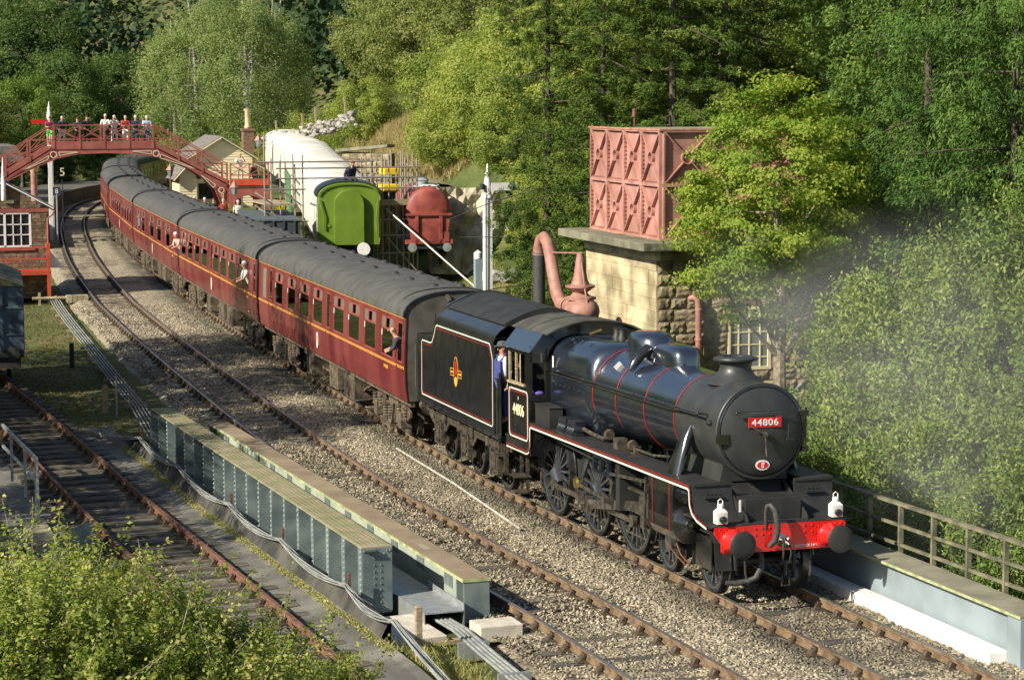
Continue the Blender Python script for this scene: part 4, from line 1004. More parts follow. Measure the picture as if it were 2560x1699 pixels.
# lubricators, sandbox and pipework on the running plate
MB().box(-9.25, -8.35, -1.24, -.95, 1.9, 2.30).box(-9.27, -8.33, -1.255, -.94, 2.30, 2.325).build('tool_box', 'matt_black', L, .01)
for x in (-7.75, -7.2):
    m_ = MB().box(x - .22, x + .22, -1.16, -.96, 2.0, 2.2).box(x - .2, x + .2, -1.14, -.98, 1.9, 2.0)
    for i in range(6): m_.tube([(x - .18 + i * .07, -1.17, 2.06), (x - .18 + i * .07, -1.21, 1.97), (x - .18 + i * .07, -1.2, 1.9)], .012, 5)
    m_.lathe([(0, 0), (.11, 0), (.11, .05), (0, .05)], (x - .28, -1.06, 2.08), 'x', 14)
    m_.build('lubricator', 'sheen_black', L)
MB().tube([(-7.0, -.98, 2.05), (-6.5, -.95, 2.0), (-6.0, -.92, 1.98), (-5.7, -.9, 2.1)], .04, 8).lathe([(0, 0), (.1, 0), (.11, .04), (.09, .1), (0, .1)], (-5.6, -.98, 2.12), 'x', 14).build('injector_pipe', 'grime', L)
MB().lathe([(0, 0), (.1, 0), (.11, .04), (.09, .1), (0, .1)], (-4.5, -.93, 2.05), 'x', 14).box(-4.55, -4.35, -.93, -.8, 1.9, 2.05).tube([(-4.4, -.9, 2.0), (-3.6, -.85, 1.98), (-2.9, -.82, 2.05)], .025, 6).box(-5.3, -5.05, -1.0, -.8, 1.9, 2.1).build('pipe_run', 'grime', L)
# head lamps
def head_lamp(x, y, z, lab):
    t = thing('head_lamp', lab, 'lamp', (x, y, z), (0, -math.atan(G1), 0), 'white oil lamps on the buffer beam')
    b = MB().box(-.085, .085, -.095, .095, .02, .22)
    b.loft([[(sx * .085, sy * .095, .22) for sx, sy in ((-1, -1), (1, -1), (1, 1), (-1, 1))], [(sx * .05, sy * .05, .27) for sx, sy in ((-1, -1), (1, -1), (1, 1), (-1, 1))]])
    b.lathe([(.055, .27), (.055, .335), (.03, .35), (0, .35)], (0, 0, 0), 'z', 12)
    b.build('lamp_body', 'lamp_white', t, .008)
    MB().tube([(0, -.04, .33), (0, -.04, .40), (0, 0, .43), (0, .04, .40), (0, .04, .33)], .01, 6).build('handle', 'lamp_white', t)
    MB().lathe([(.06, 0), (.065, .05), (.055, .07), (.0, .06)], (.085, 0, .10), 'x', 16).build('lens', 'gloss_black', t)
head_lamp(-.12, -1.03, zl0 + 1.31, 'white head lamp above the left buffer, beside the curved step')
head_lamp(-.12, 1.03, zl0 + 1.31, 'white head lamp above the right buffer, in front of the bushes')
MB().box(-.33, -.32, -.60, -.565, 1.46, 1.66).build('label_plate', 'white_paint', L)
# ---- cab
cs = MB()
for s in (-1, 1):
    y0 = -1.30 if s < 0 else 1.28
    side = [(-9.45, 1.40), (-9.50, 1.28), (-9.62, 1.2), (-11.05, 1.2), (-11.05, 1.43), (-10.95, 1.46), (-10.92, 2.62), (-9.45, 2.62)]
    cs.prism(side, y0, y0 + .02, 'xz')
    cs.prism([(-9.45, 2.62), (-9.74, 2.62), (-9.74, 3.25), (-9.66, 3.34), (-9.45, 3.34)], y0, y0 + .02, 'xz')
    cs.box(-11.02, -10.9, y0, y0 + .02, 2.62, 3.34).box(-10.9, -9.74, y0, y0 + .02, 3.26, 3.34)
    # front sheet with window
    a, b = (-1.28, -.90) if s < 0 else (.90, 1.28)
    cs.box(-9.47, -9.44, a, b, 1.2, 2.45).box(-9.47, -9.44, a, a + .05 if s < 0 else a + .06, 2.45, 3.45).box(-9.47, -9.44, b - .06, b, 2.45, 3.45)
    cs.box(-9.47, -9.44, a, b, 3.12, 3.45)
cs.box(-9.47, -9.44, -.9, .9, 1.3, 3.72)
cabo = cs.build('cab_side', 'gloss_black', L)
rv = MB()
for i in range(9):
    for k in range(3): rv.ball((-9.435, -1.22 + k * .13, 1.45 + i * .12), .011, 5, 3)
for i in range(14): rv.ball((-10.85 + i * .1, -1.302, 1.245), .01, 5, 3)
for i in range(11): rv.ball((-10.6 + (i % 3) * .25, -1.302, 1.62 + (i // 3) * .14), .01, 5, 3)
rv.build('rivets', 'gloss_black', cabo)
roofp = [(-1.33, 3.33), (-1.03, 3.70), (-.8, 3.81), (-.5, 3.90), (-.2, 3.945), (.2, 3.945), (.5, 3.90), (.8, 3.81), (1.03, 3.70), (1.33, 3.33)]
M['cab_roof'] = mat('cab_roof', (0.065, 0.062, 0.05), 0.65, var=0.25, scale=2, col2=(0.10, 0.095, 0.075))
cr = MB(); cr.sheet(roofp[1:-1], -11.45, -9.05, 'yz', .02)
cro = cr.build('cab_roof', 'cab_roof', L)
MB().sheet(roofp[:2], -11.1, -9.30, 'yz', .02).build('cab_eave', 'sheen_black', L); MB().sheet(roofp[-2:], -11.1, -9.30, 'yz', .02).build('cab_eave', 'sheen_black', L)
rb = MB()
for x in (-9.06, -10.25): rb.sheet([(p[0] * 1.002, p[1] + .012) for p in roofp[1:-1]], x - .02, x + .02, 'yz', .025)
for y in (.15, .35, .55): rb.beam((-9.3, y, 3.95 - y * .08), (-10.1, y, 3.95 - y * .08), .06, .03)
rb.build('roof_ribs', 'cab_roof', cro)
fs = MB().prism([(y, z - .01) for y, z in [(-1.26, 3.40)] + roofp[1:-1] + [(1.26, 3.40)]], -9.44, -9.42, 'yz')
for i in range(40):
    t = i / 39; y = -1.0 + 2.0 * t; z = float(np.interp(y, [p[0] for p in roofp], [p[1] for p in roofp])) - .05
    fs.ball((-9.415, y, z), .011, 5, 3)
fs.build('cab_front', 'gloss_black', L)
w1 = MB().box(-10.88, -10.82, -1.29, -1.25, 2.64, 3.25).box(-10.42, -10.36, -1.29, -1.25, 2.64, 3.25).box(-10.12, -10.06, -1.285, -1.25, 2.64, 3.25).box(-10.9, -9.76, -1.33, -1.24, 2.60, 2.645)
w1.build('window_frame', 'timber', L)
MB().box(-10.06, -9.74, -1.283, -1.275, 2.64, 3.25).build('window_pane', 'glass', L)
MB().ball((-9.46, -1.08, 2.49), .065, 10, 5, (.5, 1.5, .7)).build('folded_cloth', 'purple_cloth', L)
MB().box(-1.42, -.72, -.93, -.90, .42, .98).build('bogie_side_plate', 'gloss_black', L, .01)
nl = MB(); strip_on_y(nl, [(-9.43, 1.5), (-9.43, 1.42), (-9.47, 1.33), (-9.55, 1.26), (-9.66, 1.235), (-11.04, 1.235)], .028, -1.306); nl.build('lining', 'lining_cream', cabo)
nl = MB(); strip_on_y(nl, [(-9.49, 1.5), (-9.5, 1.42), (-9.54, 1.36), (-9.6, 1.31), (-9.68, 1.29), (-11.04, 1.29)], .018, -1.306); nl.build('lining', 'lining_red', cabo)
MB().box(-11.3, -9.5, -1.25, 1.25, 1.42, 1.46).box(-9.95, -9.48, -.7, .7, 1.46, 2.9).build('cab_floor', 'matt_black', L)
MB().tube([(-11.05, -1.22, 1.5), (-11.05, -1.22, 3.0)], .02, 8).build('cab_handrail', 'steel', L)
st = MB().box(-10.95, -10.45, -1.28, -.95, .62, .65).box(-10.9, -10.5, -1.28, -1.0, .28, .31).box(-10.92, -10.89, -1.05, -.98, .28, 1.2).box(-10.51, -10.48, -1.05, -.98, .28, 1.2)
st.build('cab_steps', 'grime', L)
nl = MB(); strip_on_y(nl, rrect(-10.82, -9.56, 1.50, 2.50, .10), .03, -1.306); nl.build('lining', 'lining_cream', cabo)
nl = MB(); strip_on_y(nl, rrect(-10.765, -9.615, 1.555, 2.445, .07), .02, -1.306); nl.build('lining', 'lining_red', cabo)
text_obj('44806', 'numerals', .33, 'number_cream', cabo, Matrix.Translation((-10.19, -1.303, 2.07)) @ TXT_SIDE, .002, 1.0, .93, .002)
text_obj('5', 'numerals', .10, 'number_cream', cabo, Matrix.Translation((-10.19, -1.303, 2.32)) @ TXT_SIDE, .002, 1.0, 1, .0)

# ================================================================ TENDER
sx_ = -11.45
def seat(x): return gz(x)
tdr = thing('locomotive_tender', 'black lined tender with lion and wheel crest, coupled behind the locomotive cab', 'tender', (0, 0, 0), (0, 0, 0))
_zf, _zr = gz(-12.0), gz(-18.0)
_a = math.atan2(_zf - _zr, 6.0)
tdr.rotation_euler = (0, -_a, 0); tdr.location = (-15, 0, (_zf + _zr) / 2)
T = tdr
def tx(x): return x + 15
M['tender_panel'] = mat('tender_panel', (0.013, 0.014, 0.015), 0.22, var=0.2, spec=0.6, coat=0.4, col2=(0.02, 0.02, 0.019))
for s in (-1, 1):
    prof = [(1.28, 1.36), (1.28, 3.18), (1.27, 3.32), (1.22, 3.45), (1.12, 3.56), (.93, 3.68)]
    prof = [(s * y, z) for y, z in prof]
    b = MB().sheet(prof, tx(-16.75), tx(-12.10), 'yz', .02 * s)
    b.sheet(prof[:2] + [(s * 1.26, 3.24)], tx(-12.10), tx(-11.98), 'yz', .02 * s)
    b.prism([(tx(-18.4), 1.36), (tx(-18.4), 2.93), (tx(-17.35), 2.93), (tx(-17.1), 2.98), (tx(-16.95), 3.1), (tx(-16.85), 3.3), (tx(-16.74), 3.52), (tx(-16.74), 1.36)], s * 1.28, s * 1.26, 'xz')
    b.build('side_sheet', 'tender_panel', T)
MB().box(tx(-18.42), tx(-18.38), -1.28, 1.28, 1.30, 2.93).box(tx(-16.8), tx(-16.74), -.95, .95, 2.9, 3.7).box(tx(-18.4), tx(-16.8), -1.26, 1.26, 2.85, 2.88).prism([(-1.1, 2.9), (-1.22, 3.45), (-.93, 3.68), (.93, 3.68), (1.22, 3.45), (1.1, 2.9)], tx(-16.8), tx(-16.76), 'yz').build('rear_bulkhead', 'matt_black', T)
MB().lathe([(.22, 0), (.22, .1), (.17, .14), (0, .15)], (tx(-17.6), .2, 2.88), 'z', 18).tube([(tx(-17.2), -.5, 2.88), (tx(-17.2), -.5, 3.2), (tx(-17.2), .5, 3.2), (tx(-17.2), .5, 2.88)], .02, 6).lathe([(.12, 0), (.12, .1), (0, .12)], (tx(-17.9), -.8, 2.88), 'z', 12).build('water_filler', 'matt_black', T)
ap = [(-.98, 3.66)] + [(-.93 + .186 * i, 3.70 + .30 * math.sin(math.pi * i / 10)) for i in range(11)] + [(.98, 3.66)]
MB().sheet(ap, tx(-16.74), tx(-12.2), 'yz', .02).prism([(y, z - .005) for y, z in ap], tx(-12.22), tx(-12.2), 'yz').build('coal_cover', 'matt_black', T)
MB().sheet([(p[0] * 1.01, p[1] + .02) for p in ap], tx(-16.80), tx(-16.72), 'yz', .025).build('cover_rim', 'gloss_black', T)
MB().box(tx(-18.42), tx(-11.5), -1.30, 1.30, 1.28, 1.36).build('tender_footplate', 'gloss_black', T, .01)
rv = MB()
for i in range(12): rv.ball((tx(-18.2 + i * .6), -1.305, 1.31), .03, 6, 3)
rv.build('lamp_studs', 'gloss_black', T)
MB().box(tx(-11.99), tx(-11.56), -1.265, -1.245, 1.36, 2.72).tube([(tx(-11.77), -1.27, 1.4), (tx(-11.77), -1.27, 2.7)], .015, 6).build('gangway_door', 'gloss_black', T)
MB().box(tx(-12.08), tx(-12.05), -1.24, 1.24, 1.36, 3.15).tube([(tx(-11.9), -1.25, 1.36), (tx(-11.9), -1.25, 3.0)], .022, 8).build('front_bulkhead', 'matt_black', T)
tl = MB(); o_ = [(-17.98, 1.50), (-12.17, 1.50), (-12.12, 1.55), (-12.12, 2.95), (-12.3, 3.24), (-12.38, 3.27), (-16.62, 3.27), (-16.72, 3.22), (-16.86, 3.02), (-17.05, 2.84), (-17.2, 2.80), (-17.93, 2.80), (-18.0, 2.74), (-18.03, 1.56), (-17.98, 1.50)]
strip_on_y(tl, [(tx(a), b) for a, b in o_], .028, -1.286); tl.build('lining', 'lining_cream', T)
tl = MB(); o_ = [(-17.92, 1.56), (-12.22, 1.56), (-12.19, 1.60), (-12.19, 2.92), (-12.36, 3.18), (-12.42, 3.2), (-16.58, 3.2), (-16.67, 3.16), (-16.8, 2.96), (-17.02, 2.77), (-17.2, 2.73), (-17.9, 2.73), (-17.94, 2.68), (-17.96, 1.6), (-17.92, 1.56)]
strip_on_y(tl, [(tx(a), b) for a, b in o_], .016, -1.286); tl.build('lining', 'lining_red', T)
# crest
cst = MB(); strip_on_y(cst, [(tx(-15.0) + .17 * math.cos(a), 2.36 + .33 * math.sin(a)) for a in [2 * math.pi * i / 28 for i in range(28)]] + [(tx(-15.0) + .17, 2.36)], .018, -1.288)
for a, b in ((-.45, -.18), (.18, .45)):
    strip_on_y(cst, rrect(tx(-15) + a, tx(-15) + b, 2.25, 2.41, .01, 1), .014, -1.288)
    cst.box(tx(-15) + a + .03, tx(-15) + b - .03, -1.286, -1.283, 2.31, 2.35)
cst.lathe([(0, -.004), (.095, -.004), (.095, 0), (0, 0)], (tx(-15), -1.284, 2.15), 'y', 18, False)
cr_ = cst.build('crest', 'lining_gold', T)
cst.__init__()
cst.prism([(tx(-15) + a, 2.36 + b) for a, b in ((-.07, -.10), (-.09, .02), (-.05, .10), (-.09, .16), (-.05, .22), (.02, .24), (.07, .19), (.06, .10), (.10, .04), (.09, -.10), (.03, -.07))], -1.288, -1.284, 'xz')
cst.build('crest_lion', 'signal_red', cr_)
# underframe
tf = MB()
for s in (-1, 1):
    y = s * 1.0
    tf.prism([(tx(-18.3), 1.28), (tx(-18.3), .95), (tx(-17.75), .72), (tx(-16.8), .72), (tx(-16.5), .95), (tx(-15.7), .95), (tx(-15.45), .72), (tx(-14.5), .72), (tx(-14.2), .95), (tx(-13.4), .95), (tx(-13.15), .72), (tx(-12.2), .72), (tx(-12.0), 1.0), (tx(-11.6), 1.0), (tx(-11.6), 1.28)], y, y + .025 * s, 'xz')
tf.build('tender_frame', 'grime', T)
for s in (-1, 1):
    for x in (-12.70, -14.99, -17.27):
        b = MB().box(tx(x) - .14, tx(x) + .14, s * 1.02 - .09, s * 1.02 + .09, .50, .85)
        b.box(tx(x) - .30, tx(x) - .20, s * 1.05 - .05, s * 1.05 + .05, .38, 1.0).box(tx(x) + .20, tx(x) + .30, s * 1.05 - .05, s * 1.05 + .05, .38, 1.0).box(tx(x) - .3, tx(x) + .3, s * 1.05 - .03, s * 1.05 + .03, .36, .41)
        b.build('axle_box', 'grime', T, .01)
        sp2 = MB()
        for i in range(6): sp2.box(tx(x) - .52 + i * .06, tx(x) + .52 - i * .06, s * 1.05 - .05, s * 1.05 + .05, 1.06 - i * .03, 1.087 - i * .03)
        for d in (-.5, .5): sp2.lathe([(.07, 0), (.07, .2), (.04, .22), (.04, .3)], (tx(x) + d, s * 1.06, .93), 'z', 10)
        sp2.build('leaf_spring', 'grime', T)
        w = spoked_wheel('tender_wheel', tx(x), .645, s, T, 12, 'grime')
        MB().beam((tx(x) - .72, s * .75, 1.0), (tx(x) - .70, s * .75, .35), .05, .09).box(tx(x) - .73, tx(x) - .62, s * .72 - .06, s * .72 + .06, .4, .8).build('brake_hanger', 'grime', T)
ax = MB()
for x in (-12.70, -14.99, -17.27): ax.tube([(tx(x), -.9, .645), (tx(x), .9, .645)], .07, 8)
ax.build('axles', 'grime', T)
MB().box(tx(-12.15), tx(-11.75), -1.28, -1.0, .55, .58).box(tx(-12.15), tx(-11.75), -1.28, -1.0, .9, .93).box(tx(-12.17), tx(-12.14), -1.15, -1.05, .5, 1.3).box(tx(-11.76), tx(-11.73), -1.15, -1.05, .5, 1.3).build('tender_steps', 'grime', T)
for s in (-1, 1): MB().lathe([(.14, 0), (.12, -.3), (.05, -.3), (.05, -.42), (.22, -.43), (.22, -.46), (0, -.47)], (tx(-18.42), s * .86, 1.055), 'x', 16).build('buffer', 'grime', T)
# ================================================================ COACHES
def roof_prof(hw=1.375, ze=3.20, zt=3.80, n=16):
    pts = []
    for i in range(n + 1):
        a = math.pi * i / n
        pts.append((-hw * math.copysign(abs(math.cos(a)) ** .82, math.cos(a)), ze + (zt - ze) * abs(math.sin(a)) ** .92))
    return pts
CL = 19.653
SP = [(1.34, 1.13), (1.39, 1.5), (1.40, 2.0), (1.385, 2.6), (1.35, 3.2)]       # half width, height of the body side
def side_y(z): return float(np.interp(z, [p[1] for p in SP], [p[0] for p in SP]))
def side_patch(mb, x0, x1, z0, z1, s, t=.03):
    zs = [z0] + [p[1] for p in SP if z0 + .01 < p[1] < z1 - .01] + [z1]
    for a, b in zip(zs[:-1], zs[1:]):
        ya, yb = s * side_y(a), s * side_y(b)
        v = [(x0, ya, a), (x1, ya, a), (x1, yb, b), (x0, yb, b), (x0, ya - s * t, a), (x1, ya - s * t, a), (x1, yb - s * t, b), (x0, yb - s * t, b)]
        mb.add(v, [(0, 1, 2, 3), (7, 6, 5, 4), (0, 4, 5, 1), (3, 2, 6, 7), (0, 3, 7, 4), (1, 5, 6, 2)])
M['vent_black'] = mat('vent_black', (0.035, 0.036, 0.034), .7)
LAY_A = dict(win=[(-2.41, -1.15), (-4.35, -3.05), (-6.25, -4.92), (-8.12, -6.80), (-10.92, -9.62), (-12.90, -11.50), (-14.80, -13.55), (-16.80, -15.55)],
             door=[(-.75, -.22), (-9.1, -8.6), (-17.8, -17.3)], small=[(-19.0, -18.3)])
LAY_B = dict(win=[(-18.9, -17.5), (-16.9, -15.5), (-14.9, -13.5), (-12.85, -11.4), (-9.9, -8.5), (-8.1, -6.6), (-6.1, -4.6), (-4.1, -2.9)],
             door=[(-.75, -.25), (-10.6, -10.1), (-2.2, -1.6)], small=[])
LAY_C = dict(win=[(-17.6, -16.2), (-15.4, -13.9), (-11.5, -9.7), (-8.3, -6.5), (-4.6, -3.0)], door=[(-19.2, -18.7), (-13.1, -12.6), (-5.9, -5.4), (-1.4, -.8)], small=[])
WZ0, WZ1, VZ = 2.06, 3.06, 2.74
def make_coach(lay, seed, number, label, group='maroon coaches of the train'):
    rnd = random.Random(seed)
    c = thing('railway_coach', label, 'railway coach', group=group)
    for s in (-1, 1):
        L_ = sorted([(a, b, 'w') for a, b in lay['win']] + [(a, b, 'd') for a, b in lay['door']] + [(a, b, 's') for a, b in lay['small']])
        mb = MB()
        side_patch(mb, -CL, 0, 1.13, WZ0, s); side_patch(mb, -CL, 0, WZ1, 3.2, s)
        x = -CL
        for a, b, k in L_: side_patch(mb, x, a, WZ0, WZ1, s); x = b
        side_patch(mb, x, 0, WZ0, WZ1, s)
        for a, b, k in L_:
            if k == 'd':
                for xx in (a - .09, b + .07):
                    side_patch(mb, xx, xx + .012, 1.15, 3.17, s * 1.003, .002)
                for z in (1.35, 1.85, 2.75): mb.box(b + .06, b + .12, s * (side_y(z) + .012) - .012, s * (side_y(z) + .012) + .012, z, z + .09)
                mb.box(a + .0, a + .05, s * 1.41 - .02, s * 1.41 + .02, 1.93, 1.97)
        so = mb.build('body_side', 'maroon', c)
        e = .008
        for (z0, z1) in ((1.925, 1.945), (1.965, 1.985), (3.165, 3.185)):
            st = MB(); side_patch(st, -CL, 0, z0, z1, s * (1 + e / 1.4), .002); st.build('lining', 'lining_gold', so)
        for a, b, k in L_:
            fr = MB(); yy = s * (side_y(2.5) + .006)
            for (p, q, r_, t_) in ((a, a + .035, WZ0, WZ1), (b - .035, b, WZ0, WZ1), (a, b, WZ0, WZ0 + .035), (a, b, WZ1 - .035, WZ1)): side_patch(fr, p, q, r_, t_, s * 1.002, .02)
            if k == 'w':
                side_patch(fr, a, b, VZ, VZ + .05, s * 1.002, .02)
                m1 = a + (b - a) * .34; m2 = a + (b - a) * .66
                side_patch(fr, m1 - .02, m1 + .02, VZ, WZ1, s * 1.002, .02); side_patch(fr, m2 - .02, m2 + .02, VZ, WZ1, s * 1.002, .02)
            f = fr.build('window', 'window_rim' if s < 0 else 'window_rim', c)
            pn = MB(); side_patch(pn, a + .03, b - .03, WZ0 + .03, (VZ if k == 'w' else WZ1 - .03), s * .99, .006)
            if k == 'd' and lay.get('open') == (a, b) and s < 0: pass
            else: pn.build('pane', 'frosted' if k == 's' else 'glass', f)
            if k == 'w':
                v = MB(); side_patch(v, a + .03, m1, VZ + .05, WZ1 - .03, s * 1.0, .006); v.build('sliding_vent', 'vent_glass', f); v = MB(); side_patch(v, m2, b - .03, VZ + .05, WZ1 - .03, s * 1.0, .006); v.build('sliding_vent', 'vent_glass', f)
                if s < 0:
                    lb = MB(); side_patch(lb, a + .05, a + .11, VZ - .18, VZ - .03, s * 1.006, .002); lb.build('sticker', 'white_paint', f)
    rp = roof_prof()
    rf = MB().sheet(rp, -CL, 0, 'yz', .02).build('roof', 'roof_grey', c)
    for x0, x1 in ((-.06, .02), (-CL - .02, -CL + .06)): MB().sheet([(y * 1.012, z + .012) for y, z in rp], x0, x1, 'yz', .03).build('roof_rim', 'matt_black', rf)
    MB().tube([(-.9, y * 1.0, z + .035) for y, z in rp[3:-3]], .018, 5).build('roof_conduit', 'matt_black', rf)
    for i in range(9):
        for y in (-.28, .42):
            x = -1.7 - i * 2.05
            z = float(np.interp(y, [p[0] for p in rp], [p[1] for p in rp]))
            v = MB().lathe([(.13, -.02), (.125, .03), (.10, .06), (.05, .09), (0, .10)], (x, y + (.0 if i % 2 else .1), z), 'z', 10)
            v.build('roof_ventilator', 'vent_black', rf)
    prof = [(-side_y(z), z) for z in (1.13, 1.5, 2.0, 2.6)] + rp + [(side_y(z), z) for z in (2.6, 2.0, 1.5, 1.13)]
    for x0, x1, sg in ((-.05, -.02, 1), (-CL + .02, -CL + .05, -1)):
        en = MB().prism(prof, x0, x1, 'yz')
        xe = x1 if sg > 0 else x0
        g0, g1 = sorted((xe, xe + sg * .17))
        en.box(g0, g1, -.5, -.42, 1.05, 3.1).box(g0, g1, .42, .5, 1.05, 3.1).box(g0, g1, -.5, .5, 3.1, 3.2)
        for s in (-1, 1): en.tube([(xe + sg * .07, s * 1.12, 1.5), (xe + sg * .07, s * 1.12, 2.55)], .018, 6)
        en.tube([(xe + sg * .07, -.85, 1.3), (xe + sg * .09, -.85, 2.3), (xe + sg * .12, -.75, 2.55), (xe + sg * .12, -.62, 2.45), (xe + sg * .1, -.6, 1.5)], .03, 6)
        en.beam((xe + .02 * sg, .3, 3.72), (xe + .3 * sg, .3, 3.6), .07, .07).beam((xe + .02 * sg, -.3, 3.72), (xe + .3 * sg, -.3, 3.6), .07, .07)
        en.build('coach_end', 'end_grey', c)
    # interior
    it = MB().box(-CL + .1, -.1, -1.3, 1.3, 1.20, 1.25)
    it.box(-.95, -.9, -1.3, 1.3, 1.25, 3.3).box(-CL + 1.9, -CL + 1.95, -1.3, 1.3, 1.25, 3.3).box(-CL + .1, -.1, -1.28, -1.05, 3.1, 3.2).box(-CL + .1, -.1, 1.05, 1.28, 3.1, 3.2).box(-CL + .1, -.1, -1.3, 1.3, 3.3, 3.33)
    it.build('interior', 'interior', c)
    for a, b in lay['win']:
        for y in (-.85, .85):
            MB().box(a - .28, a - .16, y - .45, y + .45, 1.45, 2.28).box(a - .165, a + .28, y - .45, y + .45, 1.5, 1.68).build('seat', 'seat_cloth', c)
    for a, b in lay['win']:
        for y in (-.95, .95): MB().box((a + b) / 2 - .3, (a + b) / 2 + .3, y - .38, y + .38, 1.92, 1.95).build('table', 'bridge_cream', c)
    # underframe
    uf = MB().box(-CL + .05, -.05, -1.22, -1.12, .98, 1.13).box(-CL + .05, -.05, 1.12, 1.22, .98, 1.13)
    uf.box(-13.2, -6.2, -1.0, -.94, .58, .64).box(-13.2, -6.2, .94, 1.0, .58, .64)
    for x in (-13.2, -10.5, -8.9, -6.2): uf.box(x - .04, x + .04, -1.0, 1.0, .58, 1.0)
    for s in (-1, 1): uf.beam((-13.2, s * .97, .6), (-14.6, s * .97, 1.0), .06, .06).beam((-6.2, s * .97, .6), (-4.8, s * .97, 1.0), .06, .06)
    uf.tube([(-9.5, -.4, .72), (-7.5, -.4, .72)], .3, 12)
    uf.build('underframe', 'brake_dust', c)
    for x0, x1, s in ((-7.5, -6.2, -1), (-9.4, -8.3, -1), (-11.9, -10.2, 1), (-12.6, -11.6, -1)):
        y0, y1 = (s * 1.25, s * .72) if s < 0 else (.72, 1.25)
        bx = MB().box(x0, x1, y0, y1, .35, .97)
        for k in range(3): bx.box(x0 + .08 + k * (x1 - x0) / 3, x0 + (k + 1) * (x1 - x0) / 3 - .08, s * 1.25 - .015, s * 1.25 + .015, .42, .9)
        bx.build('battery_box', 'brake_dust', c, .012)
    for s in (-1, 1):
        for xe, sg in ((-.05, 1), (-CL + .05, -1)):
            MB().lathe([(.16, 0), (.12, .04), (.11, .22), (.05, .22), (.05, .32), (.2, .33), (.19, .36), (0, .37)] if sg > 0 else [(.16, 0), (.12, -.04), (.11, -.1), (.2, -.12), (0, -.14)], (xe, s * .86, 1.055), 'x', 14).build('buffer', 'brake_dust', c)
    # bogies
    for bx in (-2.75, -CL + 2.75):
        b = MB()
        for s in (-1, 1):
            y = s * 1.03
            b.prism([(bx - 1.95, .74), (bx - 1.95, .60), (bx - 1.6, .44), (bx - .95, .44), (bx - .55, .28), (bx + .55, .28), (bx + .95, .44), (bx + 1.6, .44), (bx + 1.95, .60), (bx + 1.95, .74), (bx + 1.55, .84), (bx + .9, .84), (bx + .6, .72), (bx - .6, .72), (bx - .9, .84), (bx - 1.55, .84)], y - .03, y + .03, 'xz')
            for xx in (bx - 1.295, bx + 1.295):
                b.box(xx - .17, xx + .17, y - .14, y + .14, .28, .66)
                for d in (-.32, .32): b.lathe([(.075, 0), (.085, .04), (.06, .08), (.085, .12), (.06, .16), (.085, .2), (.06, .24), (.085, .28), (.07, .32)], (xx + d, y + s * .06, .50), 'z', 8)
                b.box(xx - .45, xx + .45, y - .05, y + .05, .20, .26)
            for k in range(5): b.lathe([(.07, 0), (.1, .03), (.07, .06)], (bx - .25, y + s * .09, .36 + k * .07), 'z', 10).lathe([(.07, 0), (.1, .03), (.07, .06)], (bx + .25, y + s * .09, .36 + k * .07), 'z', 10)
            b.beam((bx - .6, y + s * .1, .8), (bx - .35, y + s * .1, .2), .07, .05).beam((bx + .6, y + s * .1, .8), (bx + .35, y + s * .1, .2), .07, .05)
            b.box(bx - .45, bx + .45, y - .02, y + s * .18, .16, .24)
        b.box(bx - .5, bx + .5, -1.0, 1.0, .62, .84).box(bx - .2, bx + .2, -1.1, 1.1, .24, .5)
        bo = b.build('bogie', 'brake_dust', c)
        for xx in (bx - 1.295, bx + 1.295):
            for s in (-1, 1):
                MB().lathe([(0, -.02), (.12, -.09), (.16, -.03), (.36, .02), (.40, -.065), (.455, -.065), (.457, .06), (.485, .07), (.485, .08), (.1, .08), (0, .08)], (xx, s * .72, .457), 'y', 24).build('wheel', 'grime', bo)
            MB().tube([(xx, -1.0, .457), (xx, 1.0, .457)], .06, 8).build('axle', 'grime', bo)
    text_obj(number, 'numerals', .14, 'lining_gold', c, Matrix.Translation((-1.88, -1.405, 1.79)) @ TXT_SIDE, .002, 1, 1.1, .001)
    rd = MB().lathe([(0, -.004), (1, -.004), (1, 0), (0, 0)], (0, 0, 0), 'y', 24, False)
    rd.v = [(x * .14 - 10.33, y - 1.40, z * .24 + 1.56) for x, y, z in rd.v]
    ro = rd.build('roundel', 'lining_cream', c)
    rd = MB().lathe([(0, -.008), (1, -.008), (1, 0), (0, 0)], (0, 0, 0), 'y', 24, False)
    rd.v = [(x * .04 - 10.33, y - 1.40, z * .12 + 1.56) for x, y, z in rd.v]; rd.build('roundel_crest', 'lining_gold', ro)
    return c
M['window_rim'] = mat('window_rim', (0.27, 0.07, 0.06), 0.5, var=0.1)
M['frosted'] = mat('frosted', (0.22, 0.21, 0.17), 0.3, var=0.05)
M['vent_glass'] = mat('vent_glass', (0.20, 0.16, 0.13), 0.15, var=0.1, spec=0.8)
def place_coach(c, i):
    s0 = 19.232 + i * (CL + .4)
    ax_, ay, _ = path(s0 + 2.75); bx_, by, _ = path(s0 + CL - 2.75)
    yaw = math.atan2(ay - by, ax_ - bx_); tx_, ty = math.cos(yaw), math.sin(yaw)
    c.location = (ax_ + tx_ * 2.75, ay + ty * 2.75, 0); c.rotation_euler = (0, 0, yaw)
coach_labels = ['maroon coach next to the tender, a man leaning from its end door', 'second maroon coach from the tender, with two heads at its far end door',
    'third maroon coach, alongside the platform with its lamps', 'fourth maroon coach, short in view where the train bends', 'fifth maroon coach, nearest to the footbridge arch', 'rearmost maroon coach in view, its roof curving out of sight under the arch']
LAY_A['open'] = (-.75, -.22)
coaches = []
_ca = make_coach(LAY_A, 1, 'M 4843', coach_labels[0]); _cb = make_coach(LAY_B, 2, 'M 4798', coach_labels[1]); _cc = make_coach(LAY_C, 3, 'M 4207', coach_labels[2])
coaches = [_ca, _cb, _cc, dup(_ca), dup(_cb), dup(_ca), dup(_cb)]
